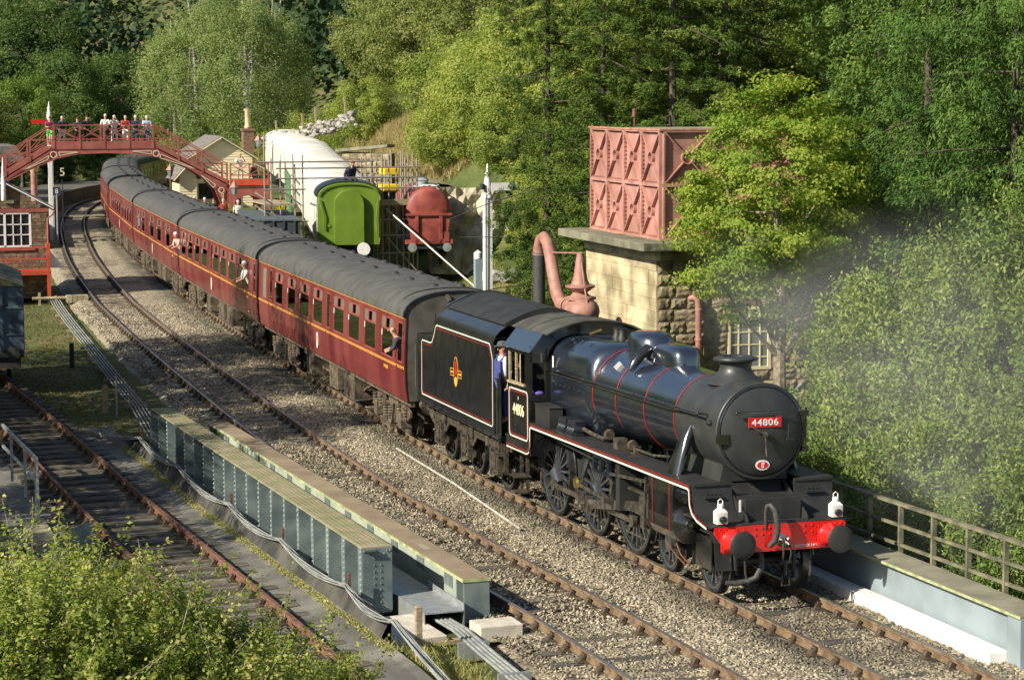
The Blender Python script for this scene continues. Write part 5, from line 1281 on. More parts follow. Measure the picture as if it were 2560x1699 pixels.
coach_labels.append('last maroon coach, curving away behind the one with the bend in its roof')
for i, c in enumerate(coaches):
    place_coach(c, i); c['label'] = coach_labels[i]
# ================================================================ WATER TOWER
TX0, TX1, TY0, TY1 = -27.2, -21.55, 6.1, 10.6
wt = thing('water_tower', 'stone water tower with a pink panelled iron tank, behind the locomotive cab', 'water tower')
M['ashlar'] = mat('ashlar', (0.42, 0.345, 0.20), 0.9, var=0.4, scale=1.6, col2=(0.60, 0.51, 0.32), bump=0.35, bscale=10, objvar=.13, detail=7, world=True)
M['rough_stone'] = mat('rough_stone', (0.20, 0.165, 0.10), 0.95, var=0.3, scale=2.5, col2=(0.34, 0.285, 0.18), bump=0.7, bscale=9, objvar=.25, world=True)
M['mortar'] = mat('mortar', (0.13, 0.115, 0.08), 0.95, var=0.2)
M['cap_stone'] = mat('cap_stone', (0.15, 0.15, 0.105), 0.95, var=0.3, scale=1.4, col2=(0.25, 0.235, 0.16), bump=0.5, bscale=8)
MB().box(TX0 + .05, TX1 - .06, TY0 + .05, TY1, -.5, 4.42).build('core_wall', 'mortar', wt)
rs = random.Random(11)
unit = []
for k in range(6):       # rock-faced unit block, face towards +X, size 1x1x1 at origin corner
    V = []; ny, nz = 6, 5
    r2 = random.Random(40 + k)
    for j in range(nz):
        for i in range(ny):
            e = (i in (0, ny - 1)) or (j in (0, nz - 1))
            V.append((0 if e else r2.uniform(.35, 1), i / (ny - 1), j / (nz - 1)))
    F = [(j * ny + i, j * ny + i + 1, (j + 1) * ny + i + 1, (j + 1) * ny + i) for j in range(nz - 1) for i in range(ny - 1)]
    mb = MB().add(V, F)
    b = [(-1.0, 0, 0), (-1.0, 1, 0), (-1.0, 1, 1), (-1.0, 0, 1), (0, 0, 0), (0, 1, 0), (0, 1, 1), (0, 0, 1)]
    mb.add(b, [(0, 1, 5, 4), (1, 2, 6, 5), (2, 3, 7, 6), (3, 0, 4, 7)])
    o = mb.build('stone', 'rough_stone'); unit.append(o.data); bpy.data.objects.remove(o)
def stone_inst(parent, me, loc, sc_, rz=0, name='stone'):
    o = bpy.data.objects.new(name, me); COL.objects.link(o); o.parent = parent; o.location = loc; o.scale = sc_; o.rotation_euler = (0, 0, rz); return o
z = -.05; row = 0
win = (8.15, 9.40, 1.25, 2.95)
while z < 4.15:
    h = rs.choice((.30, .33, .36)); y = TY0 + .02; first = True
    while y < TY1 - .05:
        w = rs.uniform(.42, .8) if not (first and row % 2) else rs.uniform(.3, .42); first = False
        y2 = min(y + w, TY1)
        if y2 > TY1 - .2: y2 = TY1
        if z + h > win[2] and z < win[3] and y2 > win[0] and y < win[1]:
            if y < win[0] - .15: y2 = win[0]
            elif y2 > win[1] + .1: y = max(y, win[1])
            else: y = y2; continue
            if y2 - y < .08: y = y2; continue
        stone_inst(wt, rs.choice(unit), (TX1, y + .008, z + .008), (rs.uniform(.04, .085), y2 - y - .016, h - .016)); y = y2
    z += h; row += 1
ztop = z
uo = []
for k in range(4):
    r2 = random.Random(60 + k)
    mb = MB().box(0, 1, 0, 1, 0, 1); o = mb.build('stone', 'ashlar', None, .008); 
    for v in o.data.vertices: v.co += Vector((0, r2.uniform(-.02, .02), 0))
    uo.append(o.data); bpy.data.objects.remove(o)
z = -.05; row = 0
while z < ztop - .05:
    h = ztop and rs.choice((.34, .36, .40)); h = min(h, ztop - z); x = TX0
    while x < TX1 - .05:
        w = rs.uniform(.55, 1.0) if (x > TX0 or row % 2) else .4
        x2 = min(x + w, TX1 - .0)
        if x2 > TX1 - .25: x2 = TX1 - .0
        stone_inst(wt, rs.choice(uo), (x + .004, TY0 - rs.uniform(0, .02), z + .004), (x2 - x - .008, .1, h - .008)); x = x2
    z += h; row += 1
x = TX0 - .03
M['frieze'] = mat('frieze', (0.55, 0.50, 0.35), 0.9, var=0.3, scale=2, bump=.3, world=True)
while x < TX1 + .02:
    x2 = min(x + rs.uniform(.7, 1.1), TX1 + .04); MB().box(x + .004, x2 - .004, TY0 - .06, TY0 + .1, ztop + .005, ztop + .30).build('stone', 'frieze', wt, .01); x = x2
y = TY0 + .1
while y < TY1: y2 = min(y + rs.uniform(.7, 1.1), TY1); MB().box(TX1 - .05, TX1 + .04, y + .004, y2 - .004, ztop + .005, ztop + .30).build('stone', 'rough_stone', wt, .01); y = y2
x = TX0 - .75
while x < TX1 + .6:
    x2 = min(x + rs.uniform(.85, 1.2), TX1 + .65)
    MB().box(x + .004, x2 - .004, TY0 - .62, TY1 + .4, ztop + .31, ztop + .52 + rs.uniform(-.008, .008)).build('cap_slab', 'cap_stone', wt, .02); x = x2
ar = MB(); 
for i in range(12):
    a, b = math.pi * i / 12, math.pi * (i + 1) / 12
    for rr0, rr1, yy in ((.36, .46, TY0 - .07),):
        ar.prism([(-24.25 + rr0 * math.cos(a), 2.15 + rr0 * math.sin(a)), (-24.25 + rr1 * math.cos(a), 2.15 + rr1 * math.sin(a)), (-24.25 + rr1 * math.cos(b), 2.15 + rr1 * math.sin(b)), (-24.25 + rr0 * math.cos(b), 2.15 + rr0 * math.sin(b))], yy, TY0, 'xz')
ar.build('arch_surround', 'ashlar', wt)
MB().prism([(-24.25 + .36 * math.cos(math.pi * i / 12), 2.15 + .36 * math.sin(math.pi * i / 12)) for i in range(13)] + [(-24.61, 1.2), (-23.89, 1.2)], TY0 - .03, TY0, 'xz').build('arch_recess', 'matt_black', wt)
# window
wf = MB().box(TX1 - .06, TX1 + .02, win[0], win[0] + .07, win[2], win[3]).box(TX1 - .06, TX1 + .02, win[1] - .09, win[1], win[2], win[3]).box(TX1 - .06, TX1 + .02, win[0], win[1], win[3] - .07, win[3]).box(TX1 - .06, TX1 + .03, win[0], win[1], win[2], win[2] + .08)
for k in range(1, 4): yy = lerp(win[0], win[1], k / 4); wf.box(TX1 - .04, TX1, yy - .018, yy + .018, win[2], win[3])
for k in range(1, 5): zz = lerp(win[2], win[3], k / 5); wf.box(TX1 - .045, TX1 - .005, win[0], win[1], zz - .016, zz + .016)
wo = wf.build('window', 'cream_wood', wt)
M['pale_glass'] = mat('pale_glass', (0.16, 0.19, 0.19), 0.12, var=0.3, scale=1.5, spec=.8)
for i in range(4):
    for j in range(5):
        MB().box(TX1 - .03, TX1 - .025, lerp(win[0], win[1], i / 4) + .01, lerp(win[0], win[1], (i + 1) / 4) - .01, lerp(win[2], win[3], j / 5) + .01, lerp(win[2], win[3], (j + 1) / 5) - .01).build('pane', 'pale_glass', wo)
MB().box(TX1 - .3, TX1 - .07, win[0], win[1], win[2], win[3]).build('window_void', 'matt_black', wt)
# down pipe
dp = MB().tube([(TX1 - .02, 7.05, 3.22), (TX1 + .08, 7.12, 3.26), (TX1 + .16, 7.2, 3.2), (TX1 + .17, 7.22, 3.0), (TX1 + .17, 7.25, -.3)], .085, 14)
for zz in (2.9, 2.1, 1.2): dp.lathe([(.085, 0), (.105, .01), (.105, .06), (.085, .07)], (TX1 + .17, 7.23, zz), 'z', 14)
dp.build('down_pipe', 'crane_pink', wt)
# iron tank
KX0, KY0, KZ0 = -27.5, 6.4, ztop + .54
PW, PH = 1.385, 1.44
def panel_mesh():
    mb = MB().box(0, PW, 0, .02, 0, PH)
    for a in (0.0, PW - .045): mb.box(a, a + .045, -.09, 0, 0, PH)
    for a in (0.0, PH - .045): mb.box(0, PW, -.09, 0, a, a + .045)
    c = Vector((PW / 2, -.05, PH / 2))
    for sx in (0, PW):
        for sz in (0, PH):
            p = Vector((sx + (.05 if sx == 0 else -.05), -.05, sz + (.05 if sz == 0 else -.05))); d = (p - c).normalized()
            mb.beam(p, c + d * .17, .03, .09, (0, 1, 0))
    mb.lathe([(.14, -.095), (.175, -.095), (.175, 0), (.14, 0), (.14, -.095)], (PW / 2, 0, PH / 2), 'y', 18, False)
    for i in range(12):
        z = .08 + i * .112
        mb.box(.045, .075, -.085, 0, z, z + .025).box(PW - .075, PW - .045, -.085, 0, z, z + .025)
    for i in range(9): mb.box(.12 + i * .13, .145 + i * .13, -.07, 0, .045, .085)
    return mb.build('iron_panel', ['tank_pink'])
pm = panel_mesh(); pme = pm.data; bpy.data.objects.remove(pm)
tank = wt
for j in range(2):
    for i in range(4):
        o = bpy.data.objects.new('iron_panel', pme); COL.objects.link(o); o.parent = tank; o.location = (KX0 + i * PW, KY0, KZ0 + j * PH)
        o = bpy.data.objects.new('iron_panel', pme); COL.objects.link(o); o.parent = tank; o.location = (KX0 + (i + 1) * PW, KY0 + 3 * PW, KZ0 + j * PH); o.rotation_euler = (0, 0, math.pi)
    for i in range(3):
        o = bpy.data.objects.new('iron_panel', pme); COL.objects.link(o); o.parent = tank; o.location = (KX0 + 4 * PW, KY0 + i * PW, KZ0 + j * PH); o.rotation_euler = (0, 0, math.pi / 2)
        o = bpy.data.objects.new('iron_panel', pme); COL.objects.link(o); o.parent = tank; o.location = (KX0, KY0 + (i + 1) * PW, KZ0 + j * PH); o.rotation_euler = (0, 0, -math.pi / 2)
MB().box(KX0 - .05, KX0 + 4 * PW + .1, KY0 - .1, KY0 + 3 * PW + .1, KZ0 - .06, KZ0 - .001).build('tank_bearer', 'tank_rim', wt)
tr = MB().box(KX0 - .1, KX0 + 4 * PW + .1, KY0 - .11, KY0 - .03, KZ0 + 2 * PH + .002, KZ0 + 2 * PH + .05).box(KX0 + 4 * PW + .02, KX0 + 4 * PW + .1, KY0 - .03, KY0 + 3 * PW + .1, KZ0 + 2 * PH + .002, KZ0 + 2 * PH + .05)
tr.build('tank_rim', 'tank_rim', wt)
for i in range(7): MB().box(KX0 + .1, KX0 + 4 * PW - .1, KY0 + .05 + i * .58, KY0 + .05 + i * .58 + .54, KZ0 + 2 * PH - .03, KZ0 + 2 * PH + .012).build('lid_board', 'weathered_board', wt)
MB().tube([(KX0 + 2.6, KY0 + .3, KZ0 + 2 * PH), (KX0 + 2.6, KY0 + .3, KZ0 + 2 * PH + .34)], .02, 6).lathe([(.06, 0), (.06, .2), (0, .24)], (KX0 + 2.6, KY0 + .3, KZ0 + 2 * PH + .34), 'z', 10).build('level_gauge', 'rust_orange', wt)
# ================================================================ WATER CRANE
wc = thing('water_crane', 'pink swan-neck water crane with a black hose beside the tender', 'water crane', (-16.9, 2.35, 0))
MB().lathe([(.32, 0), (.28, .4), (.24, .6), (.23, 3.0), (.30, 3.1)], (0, 0, 0), 'z', 20).build('column', 'crane_pink', wc)
MB().ball((.12, 0, 3.48), .42, 20, 10, (1.25, 1, .85)).lathe([(.2, 3.6), (.24, 3.72), (.38, 3.76), (.38, 3.81), (.24, 3.84), (.17, 3.92), (.3, 4.02), (.36, 4.05), (.36, 4.09), (.22, 4.12), (.19, 4.2)], (0, 0, 0), 'z', 24).build('valve_body', 'crane_pink', wc)
MB().lathe([(.2, 4.1), (.15, 4.4), (.10, 4.75), (.085, 4.8), (.085, 4.86), (0, 4.9)], (0, 0, 0), 'z', 18).build('spire', 'crane_pink', wc)
MB().tube([(-.25, 0, 3.52), (-1.0, 0, 3.50), (-1.4, 0, 3.52), (-1.72, 0, 3.72), (-2.0, 0, 4.15), (-2.25, 0, 4.62), (-2.5, 0, 4.95), (-2.78, 0, 5.07), (-3.05, 0, 4.97), (-3.17, 0, 4.75), (-3.17, 0, 4.6)], [.2, .19, .17, .165, .16, .155, .15, .15, .15, .15, .17], 16).lathe([(.24, -.04), (.24, .04)], (-.85, 0, 3.5), 'x', 16).build('swan_neck', 'crane_pink', wc)
MB().tube([(-3.17, 0, 4.66), (-3.18, 0, 4.0), (-3.16, 0, 2.6)], .165, 14).build('hose', 'rubber', wc)
MB().tube([(0, 0, 4.86), (-2.3, 0, 4.72)], .022, 6).tube([(.03, 0, 4.84), (.35, 0, 4.0), (.62, 0, 3.5)], .02, 6).build('stay_rod', 'crane_pink', wc)
# ================================================================ SIGNAL BOX
M['box_brick'] = mat('box_brick', (0.20, 0.13, 0.075), 0.95, var=0.35, scale=3, col2=(0.33, 0.20, 0.11), bump=.4)
sbx = thing('signal_box', 'brick signal box with white bargeboards and a red balcony, left of the tracks', 'signal box', (-65, -7.5, 0))
MB().box(-7.0, -.08, -1.9, 1.77, -.2, 3.5).prism([(-1.9, 3.5), (1.85, 3.5), (0, 4.95)], -7, -.1, 'yz').build('core_wall', 'mortar', sbx)
rs = random.Random(5)
bricks = MB(); z = 0.0; j = 0
bme = []
for k in range(3):
    M['brick_%d' % k] = mat('brick_%d' % k, [(0.15, 0.115, 0.07), (0.22, 0.165, 0.10), (0.18, 0.11, 0.07)][k], 0.95, var=0.3, scale=6, bump=.3, objvar=.2, world=True)
    o = MB().box(0, .1, 0, 1, 0, 1).build('brick', 'brick_%d' % k); bme.append(o.data); bpy.data.objects.remove(o)
far = MB()
while z < 4.9:
    h = .15; half = 1.88 if z < 3.5 else 1.88 * (4.98 - z) / 1.48
    y = -half
    while y < half - .08:
        w = rs.uniform(.22, .45); y2 = min(y + w, half)
        inwin = (z + h > 2.08 and z < 3.60 and y < 1.14 and y2 > -1.2)
        if inwin:
            if y < -1.2: y2 = -1.2
            elif y2 > 1.14 + .08: y = max(y, 1.14)
            else: y = y2; continue
        if y2 - y > .05 and not (3.58 < z + h / 2 < 3.74) and y > -.6:
            stone_inst(sbx, rs.choice(bme), (-.085 + rs.uniform(0, .015), y + .006, z + .006), (1, y2 - y - .012, h - .012), name='brick')
        elif y2 - y > .05 and not (3.58 < z + h / 2 < 3.74): far.box(-.085, .01, y + .006, y2 - .006, z + .006, z + h - .012)
        y = y2
    z += h
far.build('far_bricks', 'brick_1', sbx)['kind'] = 'stuff'
MB().box(-.1, .05, -1.9, 1.9, 3.58, 3.74).build('lintel_band', 'bridge_red', sbx)
MB().box(-.1, .08, -1.9, 1.3, 1.92, 2.05).build('window_sill', 'bridge_red', sbx)
w_ = MB()
for y in (-1.2, -.02, 1.06): w_.box(-.06, .03, y, y + .09, 2.08, 3.56)
w_.box(-.06, .03, -1.2, 1.14, 2.05, 2.14).box(-.06, .03, -1.2, 1.14, 3.5, 3.57)
for y in (-.80, -.42, .38, .72): w_.box(-.04, .01, y - .02, y + .02, 2.1, 3.5)
for z in (2.6, 3.05): w_.box(-.04, .01, -1.2, 1.1, z - .02, z + .02)
wo = w_.build('window', 'white_paint', sbx)
for y0_, y1_ in ((-1.11, -.82), (-.78, -.44), (-.40, -.02), (.07, .36), (.40, .70), (.74, 1.06)):
    for z0_, z1_ in ((2.14, 2.58), (2.62, 3.03), (3.07, 3.5)): MB().box(-.045, -.04, y0_, y1_, z0_, z1_).build('pane', 'dark_window', wo)
MB().beam((.12, -.05, 4.93), (.12, 2.12, 3.72), .05, .2, (1, 0, 0)).beam((.12, .05, 4.93), (.12, -2.12, 3.72), .05, .2, (1, 0, 0)).build('bargeboard', 'white_paint', sbx)
for s in (-1, 1): MB().sheet([(0, 4.98), (s * 2.15, 3.74)], -7.3, .09, 'yz', .05 * s).build('roof', 'roof_slate' if 'roof_slate' in M else 'slate', sbx)
MB().lathe([(.09, -.65), (.11, -.6), (.11, .15), (.085, .2), (.07, .25), (.05, .7), (.02, 1.15), (0, 1.25)], (.15, 0, 4.75), 'z', 10).build('finial', 'white_paint', sbx)
MB().box(.0, .12, .05, .42, 3.98, 4.12).build('lamp_box', 'cream_wood', sbx)
sd = MB().box(-6.9, -.1, 1.80, 1.84, 2.0, 3.45)
MB().box(-6.9, -.1, 1.78, 1.80, 2.0, 3.45).build('side_glass', 'dark_window', sbx)
sd = MB()
for i in range(9): sd.box(-6.9 + i * .84, -6.82 + i * .84, 1.81, 1.87, 2.0, 3.5)
sd.box(-6.9, -.1, 1.81, 1.87, 3.4, 3.5).box(-6.9, -.1, 1.81, 1.87, 1.95, 2.06).build('side_window_frame', 'white_paint', sbx)
MB().tube([(.1, 2.16, 3.62), (.1, 2.05, 3.45), (.02, 1.86, 3.28), (.02, 1.86, -.1)], .04, 8).tube([(-7, 2.16, 3.66), (.12, 2.16, 3.66)], .05, 8).build('gutter_pipe', 'bridge_red', sbx)
MB().prism([(1.8, 2.0), (1.84, 2.0), (2.55, 1.1), (1.8, 1.1)], -3.0, -.3, 'yz').build('porch_hood', 'white_paint', sbx)
bal = MB().box(.1, 1.3, -2.2, 1.84, .93, 1.10)
bal.build('balcony_deck', 'bright_red', sbx)
for y in (-.62, 1.74): MB().box(1.2, 1.32, y - .07, y + .07, -.1, 2.28).build('balcony_post', 'bright_red', sbx)
for z in (2.12, 1.62): MB().beam((1.26, -2.2, z), (1.26, 1.7, z), .06, .06).build('balcony_rail', 'bright_red', sbx)
MB().beam((.1, 1.74, 2.12), (1.2, 1.74, 2.12), .05, .05).build('side_rail', 'bright_red', sbx)
tw = thing('point_lever_stage', 'low weathered timber stage and pole beside the foot of the signal box', 'timber stage', (-63.6, -4.6, -.28))
for i in range(4): MB().box(-.3, .3, -.45 + i * .23, -.45 + i * .23 + .21, .0, .30).build('block', 'weathered_board', tw)
MB().tube([(0, -.45, .2), (0, -1.9, .2)], .07, 8).box(-.05, .05, -1.65, -1.55, -.2, .45).box(-.05, .05, -.95, -.85, -.2, .3).build('pole', 'weathered_board', tw)
# small posts in the grass left of the rodding
for x, y, h, m, lab in ((-41.0, -7.2, .8, 'matt_black', 'short dark post standing alone in the grass near the wagon'), (-30.2, -7.4, .75, 'timber', 'short timber post in the shaded grass beside the cables'), (-29.6, -7.15, 1.1, 'galvanised', 'thin pale rod standing in the shaded grass beside the timber post')):
    r_ = .03 if m == 'galvanised' else .08
    tag(MB().lathe([(r_, -.3), (r_, h), (0, h + .02)], (0, 0, 0), 'z', 8).build('post', m, None, loc=(x, y, -.35)), lab, 'post')
# ================================================================ FOOTBRIDGE
fb_ = thing('footbridge', 'dark red iron footbridge arching over the tracks, crowded with spectators', 'footbridge', (-100, 0, 0))
arc_l = [(-4.63, 3.67), (-3.02, 4.43), (-1.76, 4.93), (-.54, 5.17), (.98, 5.22), (2.46, 5.17), (3.85, 5.0), (4.98, 4.66), (6.08, 4.17), (7.0, 3.55), (7.51, 2.95), (7.9, 1.95), (7.95, .8)]
left_ext = [(-7.2, .8), (-6.9, 1.9), (-6.3, 2.7), (-5.6, 3.2)]
top_l = [(-7.6, .8), (-7.6, 1.9), (-4.63, 3.98), (-2.1, 5.50), (4.0, 5.50), (8.25, 3.28), (8.55, 3.28), (8.55, .8)]
poly = left_ext + arc_l + top_l[::-1]
for x in (-.80, .80): MB().prism(poly, x - .05, x + .05, 'yz').build('arch_girder', 'bridge_red', fb_)
for x in (-.85,): pass
ed = MB()
for a, b in zip(top_l[1:-2], top_l[2:-1]): ed.beam((.86, a[0], a[1]), (.86, b[0], b[1]), .07, .07)
for a, b in zip((left_ext + arc_l)[:-1], (left_ext + arc_l)[1:]): ed.beam((.86, a[0], a[1] + .03), (.86, b[0], b[1] + .03), .05, .06)
ed.build('girder_flange', 'bridge_red', fb_)
dk = MB().box(-.8, .8, -2.1, 4.0, 5.62, 5.70).build('deck', 'timber', fb_)
MB().box(.84, .90, -2.1, 4.0, 5.50, 5.92).build('kick_plate', 'bridge_red', fb_); MB().box(-.9, -.84, -2.1, 4.0, 5.50, 5.92).build('kick_plate', 'bridge_red', fb_)
def stair(y0, z0, y1, z1, n, nm):
    for i in range(n):
        t = i / (n - 1); y = lerp(y0, y1, t); z = lerp(z0, z1, t)
        MB().box(-.75, .75, y - .14, y + .14, z - .03, z + .01).build('stair_tread', 'timber', fb_)
    for x in (-.87, .87): MB().beam((x, y0, z0 - .05), (x, y1, z1 - .05), .05, .42).build('stringer', 'bridge_red', fb_)
stair(-2.2, 5.55, -7.4, 2.4, 17, 'l'); stair(4.1, 5.55, 8.3, 3.35, 13, 'r')
MB().box(-1.5, 1.5, 8.35, 10.7, 3.25, 3.36).build('landing', 'timber', fb_); MB().box(1.5, 1.56, 8.3, 10.7, 3.22, 3.6).build('landing_fascia', 'bright_red', fb_)
la = [(8.5 + .95 - .95 * math.cos(a), 1.9 + .7 * math.sin(a)) for a in [math.pi * i / 10 for i in range(11)]]
for x in (-1.4, 1.4): MB().prism([(8.3, .8), (8.3, 3.2), (10.7, 3.2), (10.7, .8), (10.45, .8), (10.42, 1.9)] + la[::-1] + [(8.48, .8)], x - .05, x + .05, 'yz').build('landing_arch', 'bridge_red', fb_)
posts = [(-6.2, 3.0), (-4.79, 3.9), (-3.37, 4.75), (-1.97, 5.5), (-.46, 5.5), (.97, 5.5), (2.42, 5.5), (3.85, 5.5), (5.36, 4.72), (6.77, 3.98), (8.25, 3.3)]
def rz_(y): return float(np.interp(y, [-7.6, -2.0, 4.0, 8.25, 10.7], [3.45, 6.88, 6.88, 4.52, 4.52]))
for sx in (-.88, .88):
    for y, z in posts: MB().box(sx - .05, sx + .05, y - .05, y + .05, z, rz_(y) + .03).build('post', 'bridge_red', fb_)
    for a, b in ((-7.6, -2.0), (-2.0, 4.0), (4.0, 8.25)): MB().beam((sx, a, rz_(a)), (sx, b, rz_(b)), .07, .06).build('top_rail', 'bridge_red', fb_)
    for (a, za), (b, zb) in zip(posts[:-1], posts[1:]):
        la_, lb_ = za + .42, zb + .42; ha, hb = rz_(a) - .05, rz_(b) - .05
        MB().beam((sx, a, la_ + .12), (sx, b, hb), .04, .05).build('brace', 'bridge_red', fb_); MB().beam((sx, a, ha), (sx, b, lb_ + .12), .04, .05).build('brace', 'bridge_red', fb_)
        MB().beam((sx, a, la_ + .12), (sx, b, lb_ + .12), .04, .05).build('lower_rail', 'bridge_red', fb_)
for x in (1.5,):
    for y in (8.35, 9.5, 10.65): MB().box(x - .04, x + .04, y - .04, y + .04, 3.3, 4.55).build('post', 'bridge_red', fb_)
    for z in (4.52, 3.85): MB().beam((x, 8.35, z), (x, 10.65, z), .05, .05).build('landing_rail', 'bridge_red', fb_)
    for a, b in ((8.35, 9.5), (9.5, 10.65)): MB().beam((x, a, 3.85), (x, b, 4.5), .03, .04).build('brace', 'bridge_red', fb_); MB().beam((x, a, 4.5), (x, b, 3.85), .03, .04).build('brace', 'bridge_red', fb_)
def circ_y(mb, cy_, cz, r, w, x):
    mb.lathe([(r - w, 0), (r - w, .02), (r, .02), (r, 0)], (x, cy_, cz), 'x', 20, False)
for cy_, cz in ((-2.02, 5.16), (4.01, 5.17), (7.89, 2.93)):
    mb = MB(); circ_y(mb, cy_, cz, .20 if cy_ < 7 else .18, .045, .90); mb.build('ring_ornament', 'bridge_cream', fb_)
def tri(p, w=.035):
    mb = MB()
    for i in range(3): mb.beam((.91, *p[i]), (.91, *p[(i + 1) % 3]), w, .02, (1, 0, 0))
    mb.build('wedge_ornament', 'bridge_cream', fb_)
tri([(-1.72, 5.30), (-1.68, 5.10), (-.52, 5.30)]); tri([(-2.28, 5.12), (-2.35, 4.88), (-3.75, 4.28)]); tri([(3.72, 5.34), (3.74, 5.14), (2.5, 5.33)])
tri([(4.28, 5.12), (4.24, 4.9), (6.4, 4.2)]); tri([(6.65, 3.88), (7.55, 3.25), (7.4, 3.08)]); tri([(7.86, 2.7), (8.02, 2.72), (8.0, 2.42)])
# ================================================================ STATION BUILDINGS
def gable_cabin(name, label, x, yc_, hw, zb, ze, zr, depth, wall, roof, barge, boards=True):
    t = thing(name, label, 'building', (x, yc_, 0))
    MB().box(-depth, 0, -hw, hw, zb, ze).prism([(-hw, ze), (hw, ze), (0, zr - .1)], -depth, 0, 'yz').build('wall', wall, t)
    if boards:
        z = zb + .45
        while z < zr - .25:
            h = hw if z < ze else hw * (zr - .1 - z) / (zr - .1 - ze)
            v = MB().add([(.005, -h, z), (.005, h, z), (.035, h, z), (.035, -h, z), (.005, -h, z + .17), (.005, h, z + .17), (.012, h, z + .17), (.012, -h, z + .17)], [(0, 1, 2, 3), (4, 5, 6, 7), (3, 2, 6, 7), (0, 3, 7, 4), (1, 2, 6, 5)])
            v.build('clapboard', wall, t); z += .175
        MB().box(0, .04, -hw, hw, zb, zb + .45).build('plinth', 'bridge_red', t)
    for s in (-1, 1):
        MB().sheet([(0, zr), (s * (hw + .35), ze - .1)], -depth - .2, .28, 'yz', .06 * s).build('roof', roof, t)
        MB().beam((.3, 0, zr - .03), (.3, s * (hw + .38), ze - .13), .04, .22, (1, 0, 0)).build('bargeboard', barge, t)
    return t
st1 = gable_cabin('station_building', 'cream clapboard station building with a slate roof behind the footbridge stairs', -108, 9.45, 2.0, .9, 4.6, 5.95, 6, 'cream_wood', 'slate', 'cream_wood')
MB().box(.04, .08, .1, 1.2, 1.35, 3.0).build('door', 'matt_black', st1)
MB().box(.04, .07, -1.5, -.5, 2.0, 3.0).build('window', 'dark_window', st1)
st2 = gable_cabin('waiting_shelter', 'low cream lean-to shelter left of the station building, beside a lantern', -106, 6.95, .55, .9, 3.4, 4.3, 3, 'cream_wood', 'slate', 'cream_wood')
ch = thing('chimney_stack', 'brick chimney with a tall cream pot behind the station roof', 'chimney', (-113, 12.1, 0))
cb_ = MB().box(-.35, .35, -.35, .35, .8, 6.25).box(-.42, .42, -.42, .42, 6.25, 6.4); cb_.build('stack', 'brick_2', ch)
M['pot_cream'] = mat('pot_cream', (0.62, 0.45, 0.25), .8)
MB().lathe([(.2, 6.4), (.23, 6.5), (.17, 6.6), (.15, 7.5), (.2, 7.6), (.2, 7.7), (0, 7.7)], (0, 0, 0), 'z', 14).build('chimney_pot', 'pot_cream', ch)
sh = thing('platform_canopy', 'grey slate roofed shelter on the left platform, dark underneath', 'shelter', (-112, -6.4, 0))
MB().prism([(-6, 4.3), (3.9, 4.4), (3.3, 5.4), (-6, 5.4)], -9, 0, 'yz').build('roof', 'slate', sh)
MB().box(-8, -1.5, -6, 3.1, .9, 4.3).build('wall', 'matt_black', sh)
for y in (-1, 1.5, 3.6): MB().tube([(-.2, y, .9), (-.2, y, 4.35)], .07, 8).build('post', 'cream_wood', sh)
# platforms
def plat(name, o0, o1, s0, s1, label, zt=.92):
    cs = []; s = s0
    while s <= s1:
        a = off(s, o0(s) if callable(o0) else o0); b = off(s, o1(s) if callable(o1) else o1)
        cs.append([(a[0], a[1], -.3), (a[0], a[1], zt - .1), (a[0] - .0, a[1] - (.1 if o1 is not None and (b[1] > a[1]) else -.1), zt - .1), (a[0], a[1] - (.1 if b[1] > a[1] else -.1), zt), (a[0], a[1], zt), (b[0], b[1], zt), (b[0], b[1], -.3)]); s += 3
    o = ribbon(name, cs, 'platform', None); return tag(o, kind='structure')
M['platform'] = mat('platform', (0.11, 0.10, 0.085), .9, var=.2, scale=1, bump=.1)
plat('platform', 1.75, lambda s: float(np.interp(s, [62, 80, 100, 120, 150], [3.0, 5.6, 7.0, 8.0, 9.5])), 62, 168, '')
plat('platform', lambda s: t2off(s) - 1.75, lambda s: t2off(s) - 6.5, 96, 168, '')
tag(MB().box(-.6, .6, -1.7, 1.7, -.04, 0).build('barrow_crossing', 'weathered_board', None, 0, (-128, 2.9, .0)), 'pale boarded foot crossing over the far tracks in the shade', 'crossing')
# green paling fence with planters
pf = thing('paling_fence', 'cream and green picket fence along the station platform behind the stairs', 'fence')
for i in range(30):
    t = i / 29; x = lerp(-66, -88, t); y = lerp(4.6, 8.1, t)
    MB().box(x - .02, x + .02, y - .05, y + .05, .9, 2.35 if i % 5 else 2.55).build('picket', 'cream_wood' if i % 5 else 'paling_green', pf)
MB().beam((-66, 4.6, 2.1), (-88, 8.1, 2.1), .05, .08).beam((-66, 4.6, 1.3), (-88, 8.1, 1.3), .05, .08).build('fence_rail', 'paling_green', pf)
ft = thing('timber_fence', 'cream rail fence on the bank between the footbridge landing and the white carriages', 'fence')
for i in range(8):
    t = i / 7; x = lerp(-92, -82, t); y = lerp(10.4, 8.6, t); MB().box(x - .05, x + .05, y - .05, y + .05, 1.4, 4.4).build('post', 'paling_green', ft)
for z in (4.3, 3.7): MB().beam((-92, 10.4, z), (-82, 8.6, z), .06, .09).build('fence_rail', 'cream_wood', ft)
for i in range(24):
    t = i / 23; x = lerp(-92, -82, t); y = lerp(10.4, 8.6, t); MB().box(x - .02, x + .02, y - .03, y + .03, 2.3, 3.6).build('paling', 'paling_green', ft)
pt = []
rr = random.Random(3)
for i in range(500): t = rr.random(); pt.append((lerp(-91, -82.5, t) + rr.uniform(-.2, .6), lerp(9.9, 8.1, t), rr.uniform(1.9, 2.5)))
M['flower_yellow'] = leaf_mat('flower_yellow', [(0.05, 0.10, 0.02), (0.10, 0.16, 0.03), (0.6, 0.5, 0.03), (0.75, 0.6, 0.05)])
